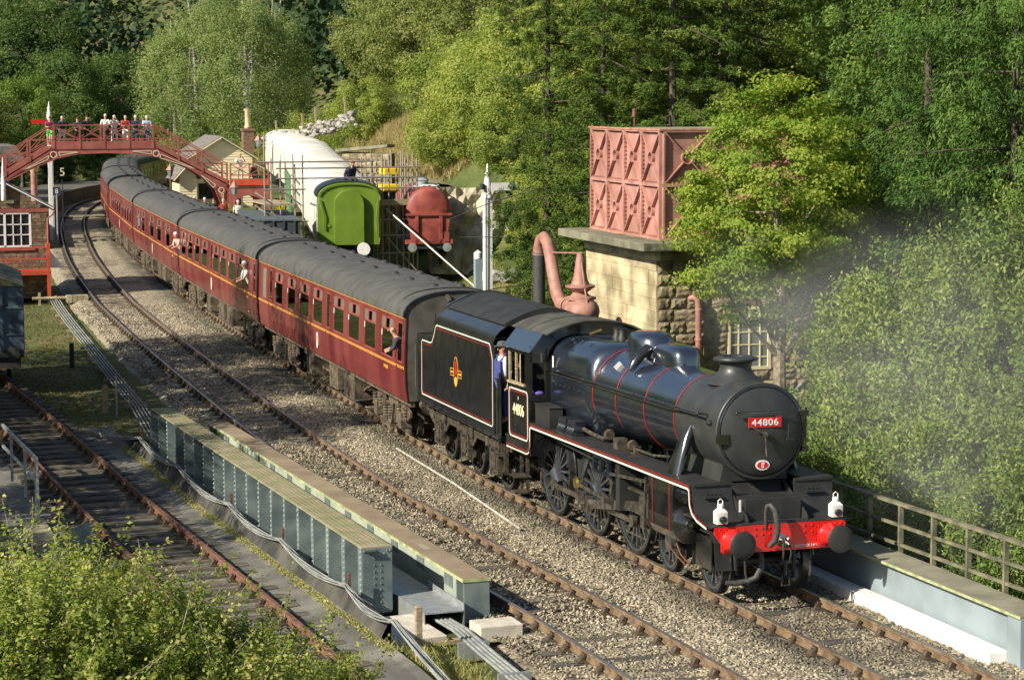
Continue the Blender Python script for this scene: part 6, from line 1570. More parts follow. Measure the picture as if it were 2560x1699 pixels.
tufts('flower_bed', pt, .28, 'flower_yellow', 'yellow and green flower bed under the cream rail fence', 'flowers', 5, .04, .5, 5)
# lanterns
def lantern(x, y, zb, zt, label):
    t = thing('platform_lamp', label, 'lamp', (x, y, 0), group='pink platform lanterns')
    MB().lathe([(.09, zb), (.07, zb + .3), (.04, zb + .5), (.035, zt - .75)], (0, 0, 0), 'z', 10).build('post', 'bridge_red', t)
    MB().lathe([(.12, zt - .75), (.20, zt - .35)], (0, 0, 0), 'z', 4, False).build('glass', 'pale_glass', t)
    MB().lathe([(.28, zt - .35), (.24, zt - .30), (.10, zt - .08), (.05, zt - .03), (.02, zt + .1), (0, zt + .12)], (0, 0, 0), 'z', 4, False).build('hood', 'crane_pink', t)
lantern(-105, 11.3, 1.0, 6.1, 'tall pink lantern right of the brick chimney stack'); lantern(-104, 5.55, .9, 4.35, 'pink lantern seen through the footbridge arch'); lantern(-92, 7.41, .9, 3.72, 'pink lantern in front of the footbridge pier')
# ================================================================ SIGNALS
def signal(x, y, zb, zt, label, arm, arm_m, arm_z, face=1):
    t = thing('signal_post', label, 'signal', (x, y, 0))
    MB().loft([[(a * w, b * w, z) for a, b in ((-1, -1), (1, -1), (1, 1), (-1, 1))] for w, z in ((.15, zb), (.14, zt - 1.3), (.13, zt - 1.25))], smooth=False).build('post', 'white_paint', t)
    MB().lathe([(.2, -1.28), (.2, -1.2), (.13, -1.1), (.15, -.9), (.12, -.62), (.07, -.45), (.10, -.42), (.10, -.36), (.05, -.3), (.02, -.02), (0, 0)], (0, 0, zt), 'z', 12).build('finial', 'white_paint', t)
    MB().box(.14, .18, *sorted((face * .1, face * (.1 + arm))), arm_z - .14, arm_z + .14).build('arm', arm_m, t)
    MB().lathe([(.09, 0), (.09, .2), (0, .22)], (.1, -face * .22, arm_z - .1), 'z', 10).build('lamp_case', 'matt_black', t)
    MB().tube([(.18, -face * .1, zb), (.18, -face * .1, arm_z)], .015, 5).build('wire_rod', 'matt_black', t)
    return t
signal(-104, -1.75, -.2, 8.25, 'white signal post with a red arm rising behind the footbridge', 1.0, 'signal_red', 7.05, -1)
signal(-45, 8.45, 0, 6.11, 'white signal post with a ball finial beside the tall spruce', 1.0, 'white_paint', 5.25, 1)
wp = thing('water_column', 'orange-pink water column under the left part of the footbridge', 'water column', (-104, -2.75, 0))
MB().lathe([(.3, .9), (.22, 1.2), (.2, 3.9), (.2, 4.1)], (0, 0, 0), 'z', 14).build('column', 'crane_pink', wp)
MB().lathe([(.2, 4.0), (.34, 4.3), (.34, 4.7), (.2, 4.9)], (0, 0, 0), 'z', 14).build('head', 'pot_cream', wp)
sg_ = thing('speed_sign', 'small pale number 5 sign in front of the dark trees beyond the footbridge', 'sign', (-107, -.75, 0))
MB().tube([(0, 0, -.3), (0, 0, 3.4)], .03, 6).build('post', 'matt_black', sg_)
text_obj('5', 'numeral', .72, 'cream_wood', sg_, Matrix.Translation((.03, 0, 3.85)) @ TXT_FRONT, .01, 1, 1, .0)
s8 = thing('stop_sign', 'small navy sign with a white 8 on a grey post under the footbridge', 'sign', (-98, -2.0, 0))
M['navy'] = mat('navy', (0.03, 0.035, 0.08), .5)
MB().tube([(0, 0, .2), (0, 0, 2.9)], .05, 6).build('post', 'galvanised', s8); bd = MB().box(-.02, .02, -.22, .22, 2.8, 3.3).build('board', 'navy', s8)
text_obj('8', 'numeral', .38, 'white_paint', bd, Matrix.Translation((.03, 0, 3.05)) @ TXT_FRONT, .005, 1, 1, .0)
gp = thing('ground_signal', 'low grey post with a small white-topped lamp left of the spruce', 'signal', (-40, 6.6, 0))
MB().box(-.12, .12, -.12, .12, -.2, 3.0).build('post', 'girder_slate', gp); MB().lathe([(.14, 3.0), (.14, 3.2), (0, 3.3)], (0, 0, 0), 'z', 10).build('lamp_cap', 'white_paint', gp)
# ================================================================ STABLED CARRIAGES
def white_coach(x0, y0, z0, x1, y1, z1, label, green):
    Lc = math.hypot(x1 - x0, y1 - y0) - .5; yaw = math.atan2(y0 - y1, x0 - x1); pit = math.atan2(z1 - z0, Lc)
    t = thing('covered_carriage', label, 'railway coach', (x0, y0, z0), (0, -0 + math.atan2(z1 - z0, Lc), yaw), 'white-covered carriages on the siding')
    for s in (-1, 1):
        mb = MB(); side_patch(mb, -Lc, 0, 1.1, 3.2, s); so = mb.build('body_side', 'lime_green' if False else 'cover_white', t)
        for i in range(int(Lc / 1.2)):
            mb = MB(); side_patch(mb, -1.0 - i * 1.2, -.94 - i * 1.2, 1.15, 3.2, s * 1.004, .004); mb.build('cover_batten', 'paling_pale' if i % 3 else 'cover_white', so)
    rp = roof_prof(1.40, 3.2, 3.85)
    rf = MB().sheet(rp, -Lc, -2.1 if green else 0, 'yz', .03).build('roof', 'cover_white', t)
    bo = MB()
    for i in range(int(Lc / .8) - 3):
        for y in (.35, .65): bo.lathe([(.035, 0), (.035, .05), (0, .06)], (-2.8 - i * .8, y, 3.86 - y * .12), 'z', 6)
    bo.build('roof_studs', 'matt_black', rf)
    MB().sheet([(y * 1.01, z + .015) for y, z in rp], -Lc + .1, -Lc + .35, 'yz', .03).build('roof_strap', 'cover_white', rf)
    prof = [(-side_y(z), z) for z in (1.1, 1.5, 2.0, 2.6)] + rp + [(side_y(z), z) for z in (2.6, 2.0, 1.5, 1.1)]
    MB().prism(prof, -.04, 0, 'yz').build('coach_end', 'lime_green' if green else 'cover_white', t)
    MB().prism(prof, -Lc, -Lc + .04, 'yz').build('coach_end', 'cover_white', t)
    MB().box(-Lc + .5, -.5, -1.1, 1.1, .6, 1.1).build('underframe', 'matt_black', t)
    for bx in (-2.8, -Lc + 2.8):
        b = MB().box(bx - 1.8, bx + 1.8, -1.05, 1.05, .35, .85)
        for xx in (-1.3, 1.3):
            for s in (-1, 1): b.lathe([(0, -.05), (.45, -.05), (.45, .05), (0, .05)], (bx + xx, s * .72, .45), 'y', 16)
        b.build('bogie', 'matt_black', t)
    if green:
        M['navy_roof'] = mat('navy_roof', (0.03, 0.045, 0.07), .4)
        MB().sheet([(y * 1.012, z + .02) for y, z in rp], -2.1, .02, 'yz', .035).build('roof_end', 'navy_roof', t)
        a = [(-.66, 1.1), (-.66, 2.9)] + [(-.66 + .66 * (1 - math.cos(math.pi * i / 8)) , 2.9 + .62 * math.sin(math.pi * i / 8)) for i in range(1, 8)] + [(.66, 2.9), (.66, 1.1)]
        MB().prism(a, 0, .24, 'yz').build('gangway_cover', 'lime_green', t, .02)
        MB().tube([(.07, y * .97, z - .06) for y, z in rp[1:-1]], .03, 6).tube([(.07, -1.28, 3.1), (.09, -1.1, 2.4), (.09, -1.12, 1.8)], .03, 6).tube([(.07, 1.28, 3.1), (.09, 1.2, 2.2), (.09, 1.22, 1.5)], .03, 6).build('hand_rails', 'lime_green', t)
        for y in (-.9, .9): MB().lathe([(.09, 0), (.09, .03), (0, .035)], (0, y, 1.95), 'x', 16).build('lamp_socket', 'lime_green', t)
        MB().lathe([(.1, 0), (.1, .3), (.29, .32), (.28, .36), (0, .36)], (.0, .62, .92), 'x', 20).build('buffer_disc', 'white_paint', t)
        MB().lathe([(.1, 0), (.1, .3), (.25, .32), (.24, .36), (0, .36)], (.0, -.95, .98), 'x', 16).build('buffer', 'matt_black', t)
    return t
M['paling_pale'] = mat('paling_pale', (0.55, 0.56, 0.42), .7)
white_coach(-62, 7.15, .95, -82, 10.55, 1.38, 'white-covered carriage with a lime green end, inside the scaffolding', True)
white_coach(-82.3, 10.6, 1.4, -102, 13.75, 2.0, 'middle white-covered carriage of the row on the siding', False)
white_coach(-102.3, 13.8, 2.0, -122, 16.4, 2.3, 'farthest white-covered carriage, highest up the siding', False)
# scaffolding
sf = thing('scaffolding', 'steel tube scaffolding with board platforms around the lime green carriage end', 'scaffolding')
def tb(a, b, r=.035, m='scaffold', nm='tube'): MB().tube([a, b], r, 7).build(nm, m, sf)
for x in (-62.5, -64.6):
    for y, zt in ((3.5, 6.9), (4.85, 5.6), (5.2, 6.0), (4.2, 5.8), (8.35, 5.8), (8.55, 5.9), (8.8, 6.0), (9.1, 6.0), (9.45, 5.7), (10.4, 5.8), (9.75, 6.1), (10.0, 6.0), (10.2, 6.1)):
        if x < -63 and y in (3.5, 9.1, 10.0): continue
        tb((x, y, .2), (x, y, zt))
for z, a, b in ((5.42, 4.0, 10.75), (4.98, 4.0, 10.65), (5.7, 3.1, 8.4)): tb((-62.4, a, z), (-62.4, b, z))
for z in (5.42, 4.1, 3.5): tb((-62.4, 3.5, z), (-69, 4.3, z)); tb((-62.4, 10.2, z), (-69, 11.3, z))
for z in (4.5, 3.1): tb((-62.4, 8.3, z), (-62.4, 10.6, z)); tb((-62.4, 3.4, z), (-62.4, 5.3, z))
for z in (2.4, 1.6): tb((-62.4, 8.6, z), (-62.4, 10.4, z))
tb((-62.3, 8.9, 3.6), (-57.6, 12.0, .1), .045); tb((-62.3, 8.95, 2.3), (-62.3, 10.3, .8)); tb((-62.3, 3.5, 3.9), (-62.3, 4.9, 2.2)); tb((-62.3, 3.6, 4.9), (-62.3, 5.1, 3.8))
tb((-62.3, 3.3, 3.1), (-62.3, 5.4, 3.1))
for i in range(4): MB().box(-64.5, -62.4, 8.7 + i * .4, 9.08 + i * .4, 3.72, 3.78).build('board', 'timber', sf)
MB().box(-62.38, -62.34, 8.65, 10.35, 3.74, 4.0).build('toe_board', 'timber', sf)
for i in range(3): MB().box(-67, -62.4, 3.6 + i * .42, 3.98 + i * .42, 3.8, 3.86).build('board', 'timber', sf)
yl = thing('yellow_plant', 'yellow machine behind the scaffold poles between carriage and red tank', 'machine', (-63.6, 9.4, 0))
MB().box(-.5, .5, -.4, .35, 4.3, 4.62).build('engine_cover', 'yellow', yl, .05); MB().box(-.5, .5, -.35, .35, 5.05, 5.35).build('canopy', 'yellow', yl, .04)
MB().box(-.4, -.34, -.3, -.24, 4.6, 5.1).box(.34, .4, .24, .3, 4.6, 5.1).box(-.4, .4, -.2, .2, 3.79, 4.3).build('frame', 'matt_black', yl)
# red tank wagon
rt = thing('tank_wagon', 'red tank wagon with a domed end, right of the scaffolding', 'tank wagon', (-62, 10.8, 1.1), (0, 0, -.16)); rt.scale = (.9, .9, .9)
MB().lathe([(0, 0), (.5, -.02), (.9, -.09), (1.08, -.2), (1.13, -.32), (1.13, -6.2), (.8, -6.4), (0, -6.45)], (0, 0, 2.68), 'x', 36).build('barrel', 'wagon_red', rt)
MB().lathe([(.3, 3.75), (.3, 4.02), (.36, 4.04), (.2, 4.15), (0, 4.18)], (-3, 0, 0), 'z', 16).build('manhole', 'girder_slate', rt)
cf_ = MB().box(-.02, .12, -1.16, 1.16, 2.40, 2.52).box(.0, .1, -.68, -.52, 1.0, 2.5).box(.0, .1, .52, .68, 1.0, 2.5)
cf_.prism([(-1.1, 2.4), (-.85, 1.0), (.85, 1.0), (1.1, 2.4)], -.3, -.0, 'yz').box(-.1, .1, -1.2, 1.2, 1.0, 1.22).box(.1, .14, .75, 1.0, 1.1, 1.6)
cf_.build('end_cradle', 'wagon_red', rt, .01)
MB().box(-6.5, 0, -1.1, 1.1, .75, 1.0).build('underframe', 'matt_black', rt)
for x in (-1.3, -5.0):
    for s in (-1, 1): MB().lathe([(0, -.05), (.45, -.05), (.45, .05), (0, .05)], (x, s * .72, .3), 'y', 16).build('wheel', 'matt_black', rt)
for s in (-1, 1): MB().lathe([(.13, 0), (.1, .3), (.22, .32), (0, .35)], (.1, s * .86, .85), 'x', 14).build('buffer', 'galvanised', rt)
MB().box(-2.6, -1.4, -.7, .7, 3.78, 3.84).build('cover_sheet', 'white_paint', rt)
gv = thing('brake_van', 'grey-roofed van standing behind the red tank wagon', 'railway van', (-70, 13.2, .9), (0, 0, -.16))
MB().box(-6, 0, -1.2, 1.2, .9, 3.2).build('body', 'girder_slate', gv); MB().sheet([(-1.35, 3.15), (-.7, 3.4), (0, 3.48), (.7, 3.4), (1.35, 3.15)], -6.2, .2, 'yz', .05).build('roof', 'weathered_board', gv)
for x in (-1.3, -4.7):
    for s in (-1, 1): MB().lathe([(0, -.05), (.45, -.05), (.45, .05), (0, .05)], (x, s * .72, .3), 'y', 12).build('wheel', 'matt_black', gv)
# dark grey open wagon between the train and the scaffold
M['wagon_lid'] = mat('wagon_lid', (0.085, 0.105, 0.115), .7, var=.3)
gw = thing('open_wagon', 'dark grey wagon between the moving train and the left scaffold', 'railway wagon', (-59.5, 3.15, 1.0), (0, 0, -.12))
MB().box(-8, 0, -.9, 1.25, .9, 2.3).build('body', 'wagon_grey', gw, .02); MB().box(-8.05, .05, -.95, 1.3, 2.3, 2.36).build('top_sheet', 'wagon_lid', gw)
for i in range(5): MB().box(.0, .06, -.8 + i * .45, -.74 + i * .45, .9, 2.3).build('stanchion', 'wagon_grey', gw)
MB().box(-7.5, -.5, -.8, 1.0, -.4, .9).build('underframe', 'matt_black', gw)
# blue wagon under a sheet on the rusty siding
bw = thing('mineral_wagon', 'blue steel wagon covered by a streaked sheet, at the left edge', 'railway wagon', (-34.6, t3y(-34.6), 0), (0, 0, -.07))
MB().box(-6, 0, -1.3, 1.22, 1.0, 2.92).build('body', 'wagon_blue', bw, .03)
for y in (-1.0, -.45, .1, .55): MB().box(0, .07, y - .05, y + .05, 1.0, 2.92).build('stanchion', 'wagon_blue', bw)
for z in (1.5, 2.3): MB().box(.0, .03, -1.25, 1.2, z - .03, z + .03).build('rib', 'wagon_blue', bw)
MB().prism([(-1.3, 2.93), (1.24, 2.93), (-.2, 3.55), (-.6, 3.6)], -6, .02, 'yz').build('sheet', 'tarpaulin', bw, .02)
MB().box(-5.8, -.1, -1.1, 1.1, .45, 1.0).box(-.05, .0, -1.2, 1.2, .8, 1.0).build('underframe', 'matt_black', bw)
for x in (-1.2, -4.6):
    for s in (-1, 1): MB().lathe([(0, -.05), (.36, -.05), (.40, .06), (.45, .06), (.45, .08), (0, .08)], (x, s * .72, .45), 'y', 20).build('wheel', 'matt_black', bw)
for s in (-1, 1): MB().lathe([(.14, 0), (.1, .3), (.22, .32), (0, .35)], (0, s * .86, .95), 'x', 14).build('buffer', 'matt_black', bw)
# ================================================================ STONEWORK AND ROCK
M['dry_stone'] = mat('dry_stone', (0.30, 0.285, 0.25), .95, var=.3, scale=2, col2=(.46, .44, .39), bump=.5, objvar=.2, world=True)
dw = thing('dry_stone_wall', 'tumbled dry-stone wall on the grassy bank above the white carriages', 'wall')
rk = []
for k in range(5):
    r2 = random.Random(80 + k); bm = bmesh.new(); bmesh.ops.create_icosphere(bm, subdivisions=1, radius=.5)
    for v in bm.verts: v.co = Vector((v.co.x * r2.uniform(.7, 1.2), v.co.y * r2.uniform(.7, 1.2), v.co.z * r2.uniform(.6, 1)))
    me = bpy.data.meshes.new('stone'); bm.to_mesh(me); bm.free(); me.materials.append(M['dry_stone']); rk.append(me)
rs = random.Random(8)
wall_line = [(-122, 14.9, 5.75), (-112, 15.5, 6.35), (-104, 15.1, 6.9), (-100, 16.4, 7.6)]
for i in range(150):
    t = rs.random() * 3; k = int(t); f = t - k; a, b = wall_line[k], wall_line[k + 1]
    p = [lerp(a[j], b[j], f) for j in range(3)]; s = rs.uniform(.28, .6)
    o = stone_inst(dw, rs.choice(rk), (p[0] + rs.uniform(-.2, .2), p[1] + rs.uniform(-.3, .3), p[2] - rs.uniform(0, .85)), (s, s, s * .8), rs.uniform(0, 6))
    o.rotation_euler = (rs.uniform(-.4, .4), rs.uniform(-.4, .4), rs.uniform(0, 6))
fp_ = thing('fence_posts', 'leaning timber stakes standing along the dry-stone wall', 'fence')
for x, y, z in ((-119, 15.3, 6.0), (-112, 15.7, 6.5), (-106, 15.3, 7.0), (-101.5, 16.2, 7.6)): MB().beam((x, y, z - .6), (x, y - .1, z + .85), .12, .12).build('stake', 'timber', fp_)
rw = thing('retaining_wall', 'coursed stone retaining wall with a stone coping behind the white carriages', 'wall')
a, b = Vector((-84, 11.9, 3.2)), Vector((-80, 13.6, 3.2))
d = (b - a); 
for j in range(7):
    t = 0
    while t < 1:
        w = rs.uniform(.12, .2); t2_ = min(1, t + w); p = a + d * t
        o = stone_inst(rw, rs.choice(unit), (p.x, p.y, 3.0 + j * .36), (.08, (t2_ - t) * d.length - .03, .33), math.atan2(d.y, d.x) - math.pi / 2); t = t2_
MB().beam((a.x - .3, a.y - .1, 5.62), (b.x + .1, b.y, 5.95), .5, .16).build('coping', 'cap_stone', rw)
MB().beam((a.x - .3, a.y + .1, 4.1), (b.x, b.y + .15, 4.1), .2, 2.9).build('core_wall', 'mortar', rw)
M['cliff'] = mat('cliff', (0.33, 0.285, 0.20), .95, var=.35, scale=1.2, col2=(.50, .45, .34), bump=.8, bscale=3)
bm = bmesh.new(); bmesh.ops.create_grid(bm, x_segments=16, y_segments=12, size=1)
for v in bm.verts:
    x, y = v.co.x, v.co.y; n = float(fbm(x * 3 + 9, y * 3 + 4, 4))
    v.co = Vector((-64.5 + x * .3 + n * 1.6 + y * -1.0, 13.0 + x * 1.9, 2.3 + y * 1.9 + n * .3))
me = bpy.data.meshes.new('rock_face'); bm.to_mesh(me); bm.free(); me.materials.append(M['cliff']); o = bpy.data.objects.new('rock_face', me); COL.objects.link(o); tag(o, 'pale broken rock face behind the red tank wagon', 'rock face')
rs = random.Random(18)
for i, (x, y, s, lab) in enumerate(((-56.0, 11.9, .9, 'pale sheeted heap at the foot of the rock face, nearest the red wagon'), (-55.5, 12.7, .8, 'pale heap next to the signal post, under the rock face'), (-54.5, 12.2, .55, 'small pale heap in front of the others by the signal post'))):
    o = bpy.data.objects.new('rubble_heap', rk[i]); COL.objects.link(o); o.location = (x, y, 1.0); o.scale = (s * 1.4, s * 1.8, s); tag(o, lab, 'heap')
lg = thing('timber_pile', 'small pile of orange-brown timber baulks on the grass below the scaffold brace', 'timber pile', (-50, 8.6, .1))
for i, (x, y, a) in enumerate(((0, 0, .3), (.1, .8, 1.2), (-.4, -.6, 2.0), (.5, 1.2, .8), (.2, -.1, 1.6))): MB().beam((x - .6 * math.cos(a), y - .6 * math.sin(a), .15 + .06 * i), (x + .6 * math.cos(a), y + .6 * math.sin(a), .2 + .06 * i), .2, .16).build('baulk', 'pot_cream' if i % 2 else 'rust_orange', lg)
cw = MB()
for k in range(6): cw.tube([(-17.5 + .15 * math.cos(a) * k * .3 + .9 * math.cos(a), 8.6 + .9 * math.sin(a) + k * .04, 1.05 + .75 * math.sin(a + k * .03)) for a in [math.pi * i / 14 for i in range(15)]], .025, 5)
tag(cw.build('cable_coil', 'galvanised'), 'coil of grey cable arching out of the bushes beside the tower window', 'cable coil')
wp2 = thing('wooden_fence', 'dark wooden fence posts on the lawn behind the smokebox', 'fence')
for i in range(4): MB().box(-9.5 - i * .9, -9.38 - i * .9, 6.3 + i * .5, 6.42 + i * .5, -.5, 1.35 - i * .1).build('post', 'dark_bark', wp2)
# ================================================================ VEGETATION
def leaf_quads(C, L, W, r, bias=None, up=0.3, nrm=None):
    """C (n,3) centres; diamond leaves with random orientation"""
    n = len(C)
    a = r.normal(0, 1, (n, 3)); 
    if nrm is not None:
        N = nrm + r.normal(0, .55, (n, 3)); N /= np.linalg.norm(N, axis=1, keepdims=True); a = np.cross(N, a)
    if bias is not None: a = a + bias
    a /= np.linalg.norm(a, axis=1, keepdims=True)
    b = np.cross(a, r.normal(0, 1, (n, 3)) if nrm is None else N); b /= np.linalg.norm(b, axis=1, keepdims=True) + 1e-9
    L = np.broadcast_to(np.asarray(L, float).reshape(-1, 1), (n, 1)) * r.uniform(.7, 1.3, (n, 1)); W = np.broadcast_to(np.asarray(W, float).reshape(-1, 1), (n, 1)) * r.uniform(.7, 1.3, (n, 1))
    V = np.stack([C - a * L / 2, C + b * W / 2 + a * L * .05, C + a * L / 2, C - b * W / 2 + a * L * .05], 1)
    return V.reshape(-1, 3)
def crown_mesh(name, V, tint, m):
    F = np.arange(len(V)).reshape(-1, 4)
    o = np_mesh(name, V, F, m, attrs={'tint': ('FACE', np.clip(tint, 0, 1))}); me = o.data; bpy.data.objects.remove(o); return me
def broad_crown(seed, rx, rz, nclump, per, cr, leaf, m, flat=.7, shell=.55, lobes=7, droop=0.0, mean=.5):
    """crown centred on origin; lumpy ellipsoid of leaf clumps"""
    r = np.random.default_rng(seed)
    d = r.normal(0, 1, (nclump, 3)); d /= np.linalg.norm(d, axis=1, keepdims=True)
    ld = r.normal(0, 1, (lobes, 3)); ld /= np.linalg.norm(ld, axis=1, keepdims=True)
    lump = np.max(d @ ld.T, 1); rad = (r.uniform(shell ** 3, 1, nclump) ** (1 / 3)) * (.72 + .34 * np.clip(lump, 0, 1) ** 2)
    C = d * rad[:, None] * np.array([rx, rx, rz])
    C[:, 2] -= droop * (np.linalg.norm(C[:, :2], axis=1) / rx) ** 2
    ct = r.normal(mean, .12, nclump)
    k = nclump * per; ci = np.repeat(np.arange(nclump), per)
    q = r.normal(0, 1, (k, 3)); q /= np.linalg.norm(q, axis=1, keepdims=True); q *= (r.uniform(0, 1, (k, 1)) ** .5)
    q *= np.array([1, 1, flat]) * (cr * r.uniform(.6, 1.25, nclump))[ci][:, None]
    P = C[ci] + q
    nn = P / np.array([rx, rx, rz]); nn /= np.linalg.norm(nn, axis=1, keepdims=True) + 1e-6; nn = nn * .7 + q / (np.linalg.norm(q, axis=1, keepdims=True) + 1e-6) * .6 + np.array([0, 0, .35])
    V = leaf_quads(P, leaf, leaf * .62, r, nrm=nn)
    return crown_mesh('crown', V, ct[ci] + r.normal(0, .13, k), m), C
def limb_mesh(name, C, h0, m, seed, base_r, top, trunk_top, n_l=9, bend=.3, multi=1):
    r = random.Random(seed); mb = MB()
    for t_ in range(multi):
        ox, oy = (0, 0) if multi == 1 else (r.uniform(-.3, .3), r.uniform(-.3, .3)); tx_, ty_ = ox * 3, oy * 3
        pts = []; rad = []
        for i in range(7):
            f = i / 6; pts.append((ox + (tx_ - ox) * f + r.uniform(-bend, bend) * .3 * f, oy + (ty_ - oy) * f + r.uniform(-bend, bend) * .3 * f, -h0 + (h0 + trunk_top) * f - .3 * (1 - f))); rad.append(base_r * (1 - .75 * f) * (1.25 if i == 0 else 1))
        mb.tube(pts, rad, 8)
        idx = [r.randrange(len(C)) for _ in range(n_l)]
        for j in idx:
            c = C[j]; f = r.uniform(.35, .95); k = int(f * 6); p = Vector(pts[k]); q = Vector((float(c[0]), float(c[1]), float(c[2])))
            mid_ = p.lerp(q, .5) + Vector((0, 0, -.08 * (q - p).length)); mb.tube([p, mid_, q], [rad[k] * .55, rad[k] * .3, rad[k] * .1], 5)
    o = mb.build(name, m); me = o.data; bpy.data.objects.remove(o); return me
def tree(name, label, cat, x, y, crown_me, trunk_me, lift, sc_=1.0, rz=0, z=None, group=None, trunk='trunk', cs=None):
    zb = float(terrain(x, y)) if z is None else z
    t = thing(name, label, cat, (x, y, zb), (0, 0, rz), group)
    if trunk_me:
        o = bpy.data.objects.new('trunk', trunk_me); COL.objects.link(o); o.parent = t; o.location = (0, 0, lift * sc_); o.scale = (sc_,) * 3
    o = bpy.data.objects.new('crown', crown_me); COL.objects.link(o); o.parent = t; o.location = (0, 0, lift * sc_); o.scale = cs and tuple(sc_ * c for c in cs) or (sc_,) * 3
    return t
# broadleaf kinds: radius 4.2, half height 5
OAK, OAKC = broad_crown(1, 4.2, 4.8, 170, 200, 1.05, .17, 'leaf_oak', mean=.55)
OAKT = limb_mesh('trunk', OAKC, 6.0, 'dark_bark', 1, .32, 0, 2.5, 12)
BIR, BIRC = broad_crown(2, 3.6, 6.2, 170, 190, .95, .14, 'leaf_birch', flat=1.1, mean=.5)
BIRT = limb_mesh('trunk', BIRC, 7.6, 'birch_bark', 2, .2, 0, 5.0, 14, .6, 2)
DRK, DRKC = broad_crown(3, 4.5, 5.4, 170, 190, 1.15, .20, 'leaf_dark', mean=.5)
DRKT = limb_mesh('trunk', DRKC, 6.5, 'dark_bark', 3, .3, 0, 2.5, 8)
GRN, GRNC = broad_crown(4, 4.4, 5.2, 170, 190, 1.1, .17, 'leaf_broad', mean=.5)
GRNT = limb_mesh('trunk', GRNC, 6.4, 'dark_bark', 4, .28, 0, 2.5, 8)
LIM, LIMC = broad_crown(5, 3.0, 2.5, 150, 190, .72, .12, 'leaf_lime', mean=.5, shell=.3)
LIMT = limb_mesh('trunk', LIMC, 2.3, 'dark_bark', 5, .12, 0, .5, 8, .4, 3)
def conifer(seed, H, Rb, m, hang=.35, p=.62, ts=(.15, .034), nb=185, per=92):
    r = np.random.default_rng(seed); Cs = []; Bs = []; Ns = []; T = []; arms = []
    ph0 = r.uniform(0, 6.28, 4)
    for b in range(nb):
        f = (b + r.uniform(0, 1)) / nb; f = f ** 1.15; z = H * f; a = b * 2.39996 + r.normal(0, .35)
        lob = 1 + .16 * math.sin(3 * a + ph0[0]) + .12 * math.sin(5 * a + z * .9 + ph0[1])
        R_ = (Rb * (1 - f) ** p + .15) * lob; ln = R_ * r.uniform(.6, 1.2); rise = r.uniform(-.2, .22); bt = r.normal(0, .12)
        arms.append((z, a, ln, rise)); ns = max(4, int(11 * ln / Rb + 2))
        for k in range(ns):
            t = r.uniform(.22, 1.0) if k else 1.0; n = int(per * r.uniform(.6, 1.2)); w = r.uniform(.16, .27) * (1.25 - .4 * t)
            cx, cy_ = math.cos(a), math.sin(a); side = r.normal(0, .34) * t * ln * .5
            base = np.array([cx * t * ln - cy_ * side, cy_ * t * ln + cx * side, z + rise * t * ln - .26 * t * t * ln + .12 * t ** 4 * ln - abs(side) * .2])
            q = r.normal(0, 1, (n, 3)); q /= np.linalg.norm(q, axis=1, keepdims=True); q *= r.uniform(.25, 1, (n, 1)) ** .5
            u = q * np.array([w * 1.25, w * 1.25, w * (.6 + hang * .9)]); P = base + u; P[:, 2] -= w * hang * .8
            Cs.append(P); Bs.append(np.stack([cx + q[:, 0] * .8, cy_ + q[:, 1] * .8, np.full(n, -hang * 1.3)], -1))
            Ns.append(q * .9 + np.array([cx * .35, cy_ * .35, .35]))
            T.append(.46 + bt + r.normal(0, .13, n) + r.normal(0, .10))
    C = np.concatenate(Cs); V = leaf_quads(C, ts[0], ts[1], r, bias=np.concatenate(Bs) * .8, nrm=np.concatenate(Ns) * 1.1)
    me = crown_mesh('crown', V, np.concatenate(T), m)
    mb = MB().tube([(0, 0, -.4), (0, 0, H * .5), (0, 0, H)], [Rb * .045, Rb * .025, .02], 8)
    for (z, a, ln, ph) in arms[::3]: mb.tube([(0, 0, z), (math.cos(a) * ln * .5, math.sin(a) * ln * .5, z + ph * .5 * ln - .06 * ln), (math.cos(a) * ln * .95, math.sin(a) * ln * .95, z + (ph - .16) * ln)], [.035, .022, .008], 4, False)
    o = mb.build('trunk', 'dark_bark'); tm = o.data; bpy.data.objects.remove(o)
    return me, tm
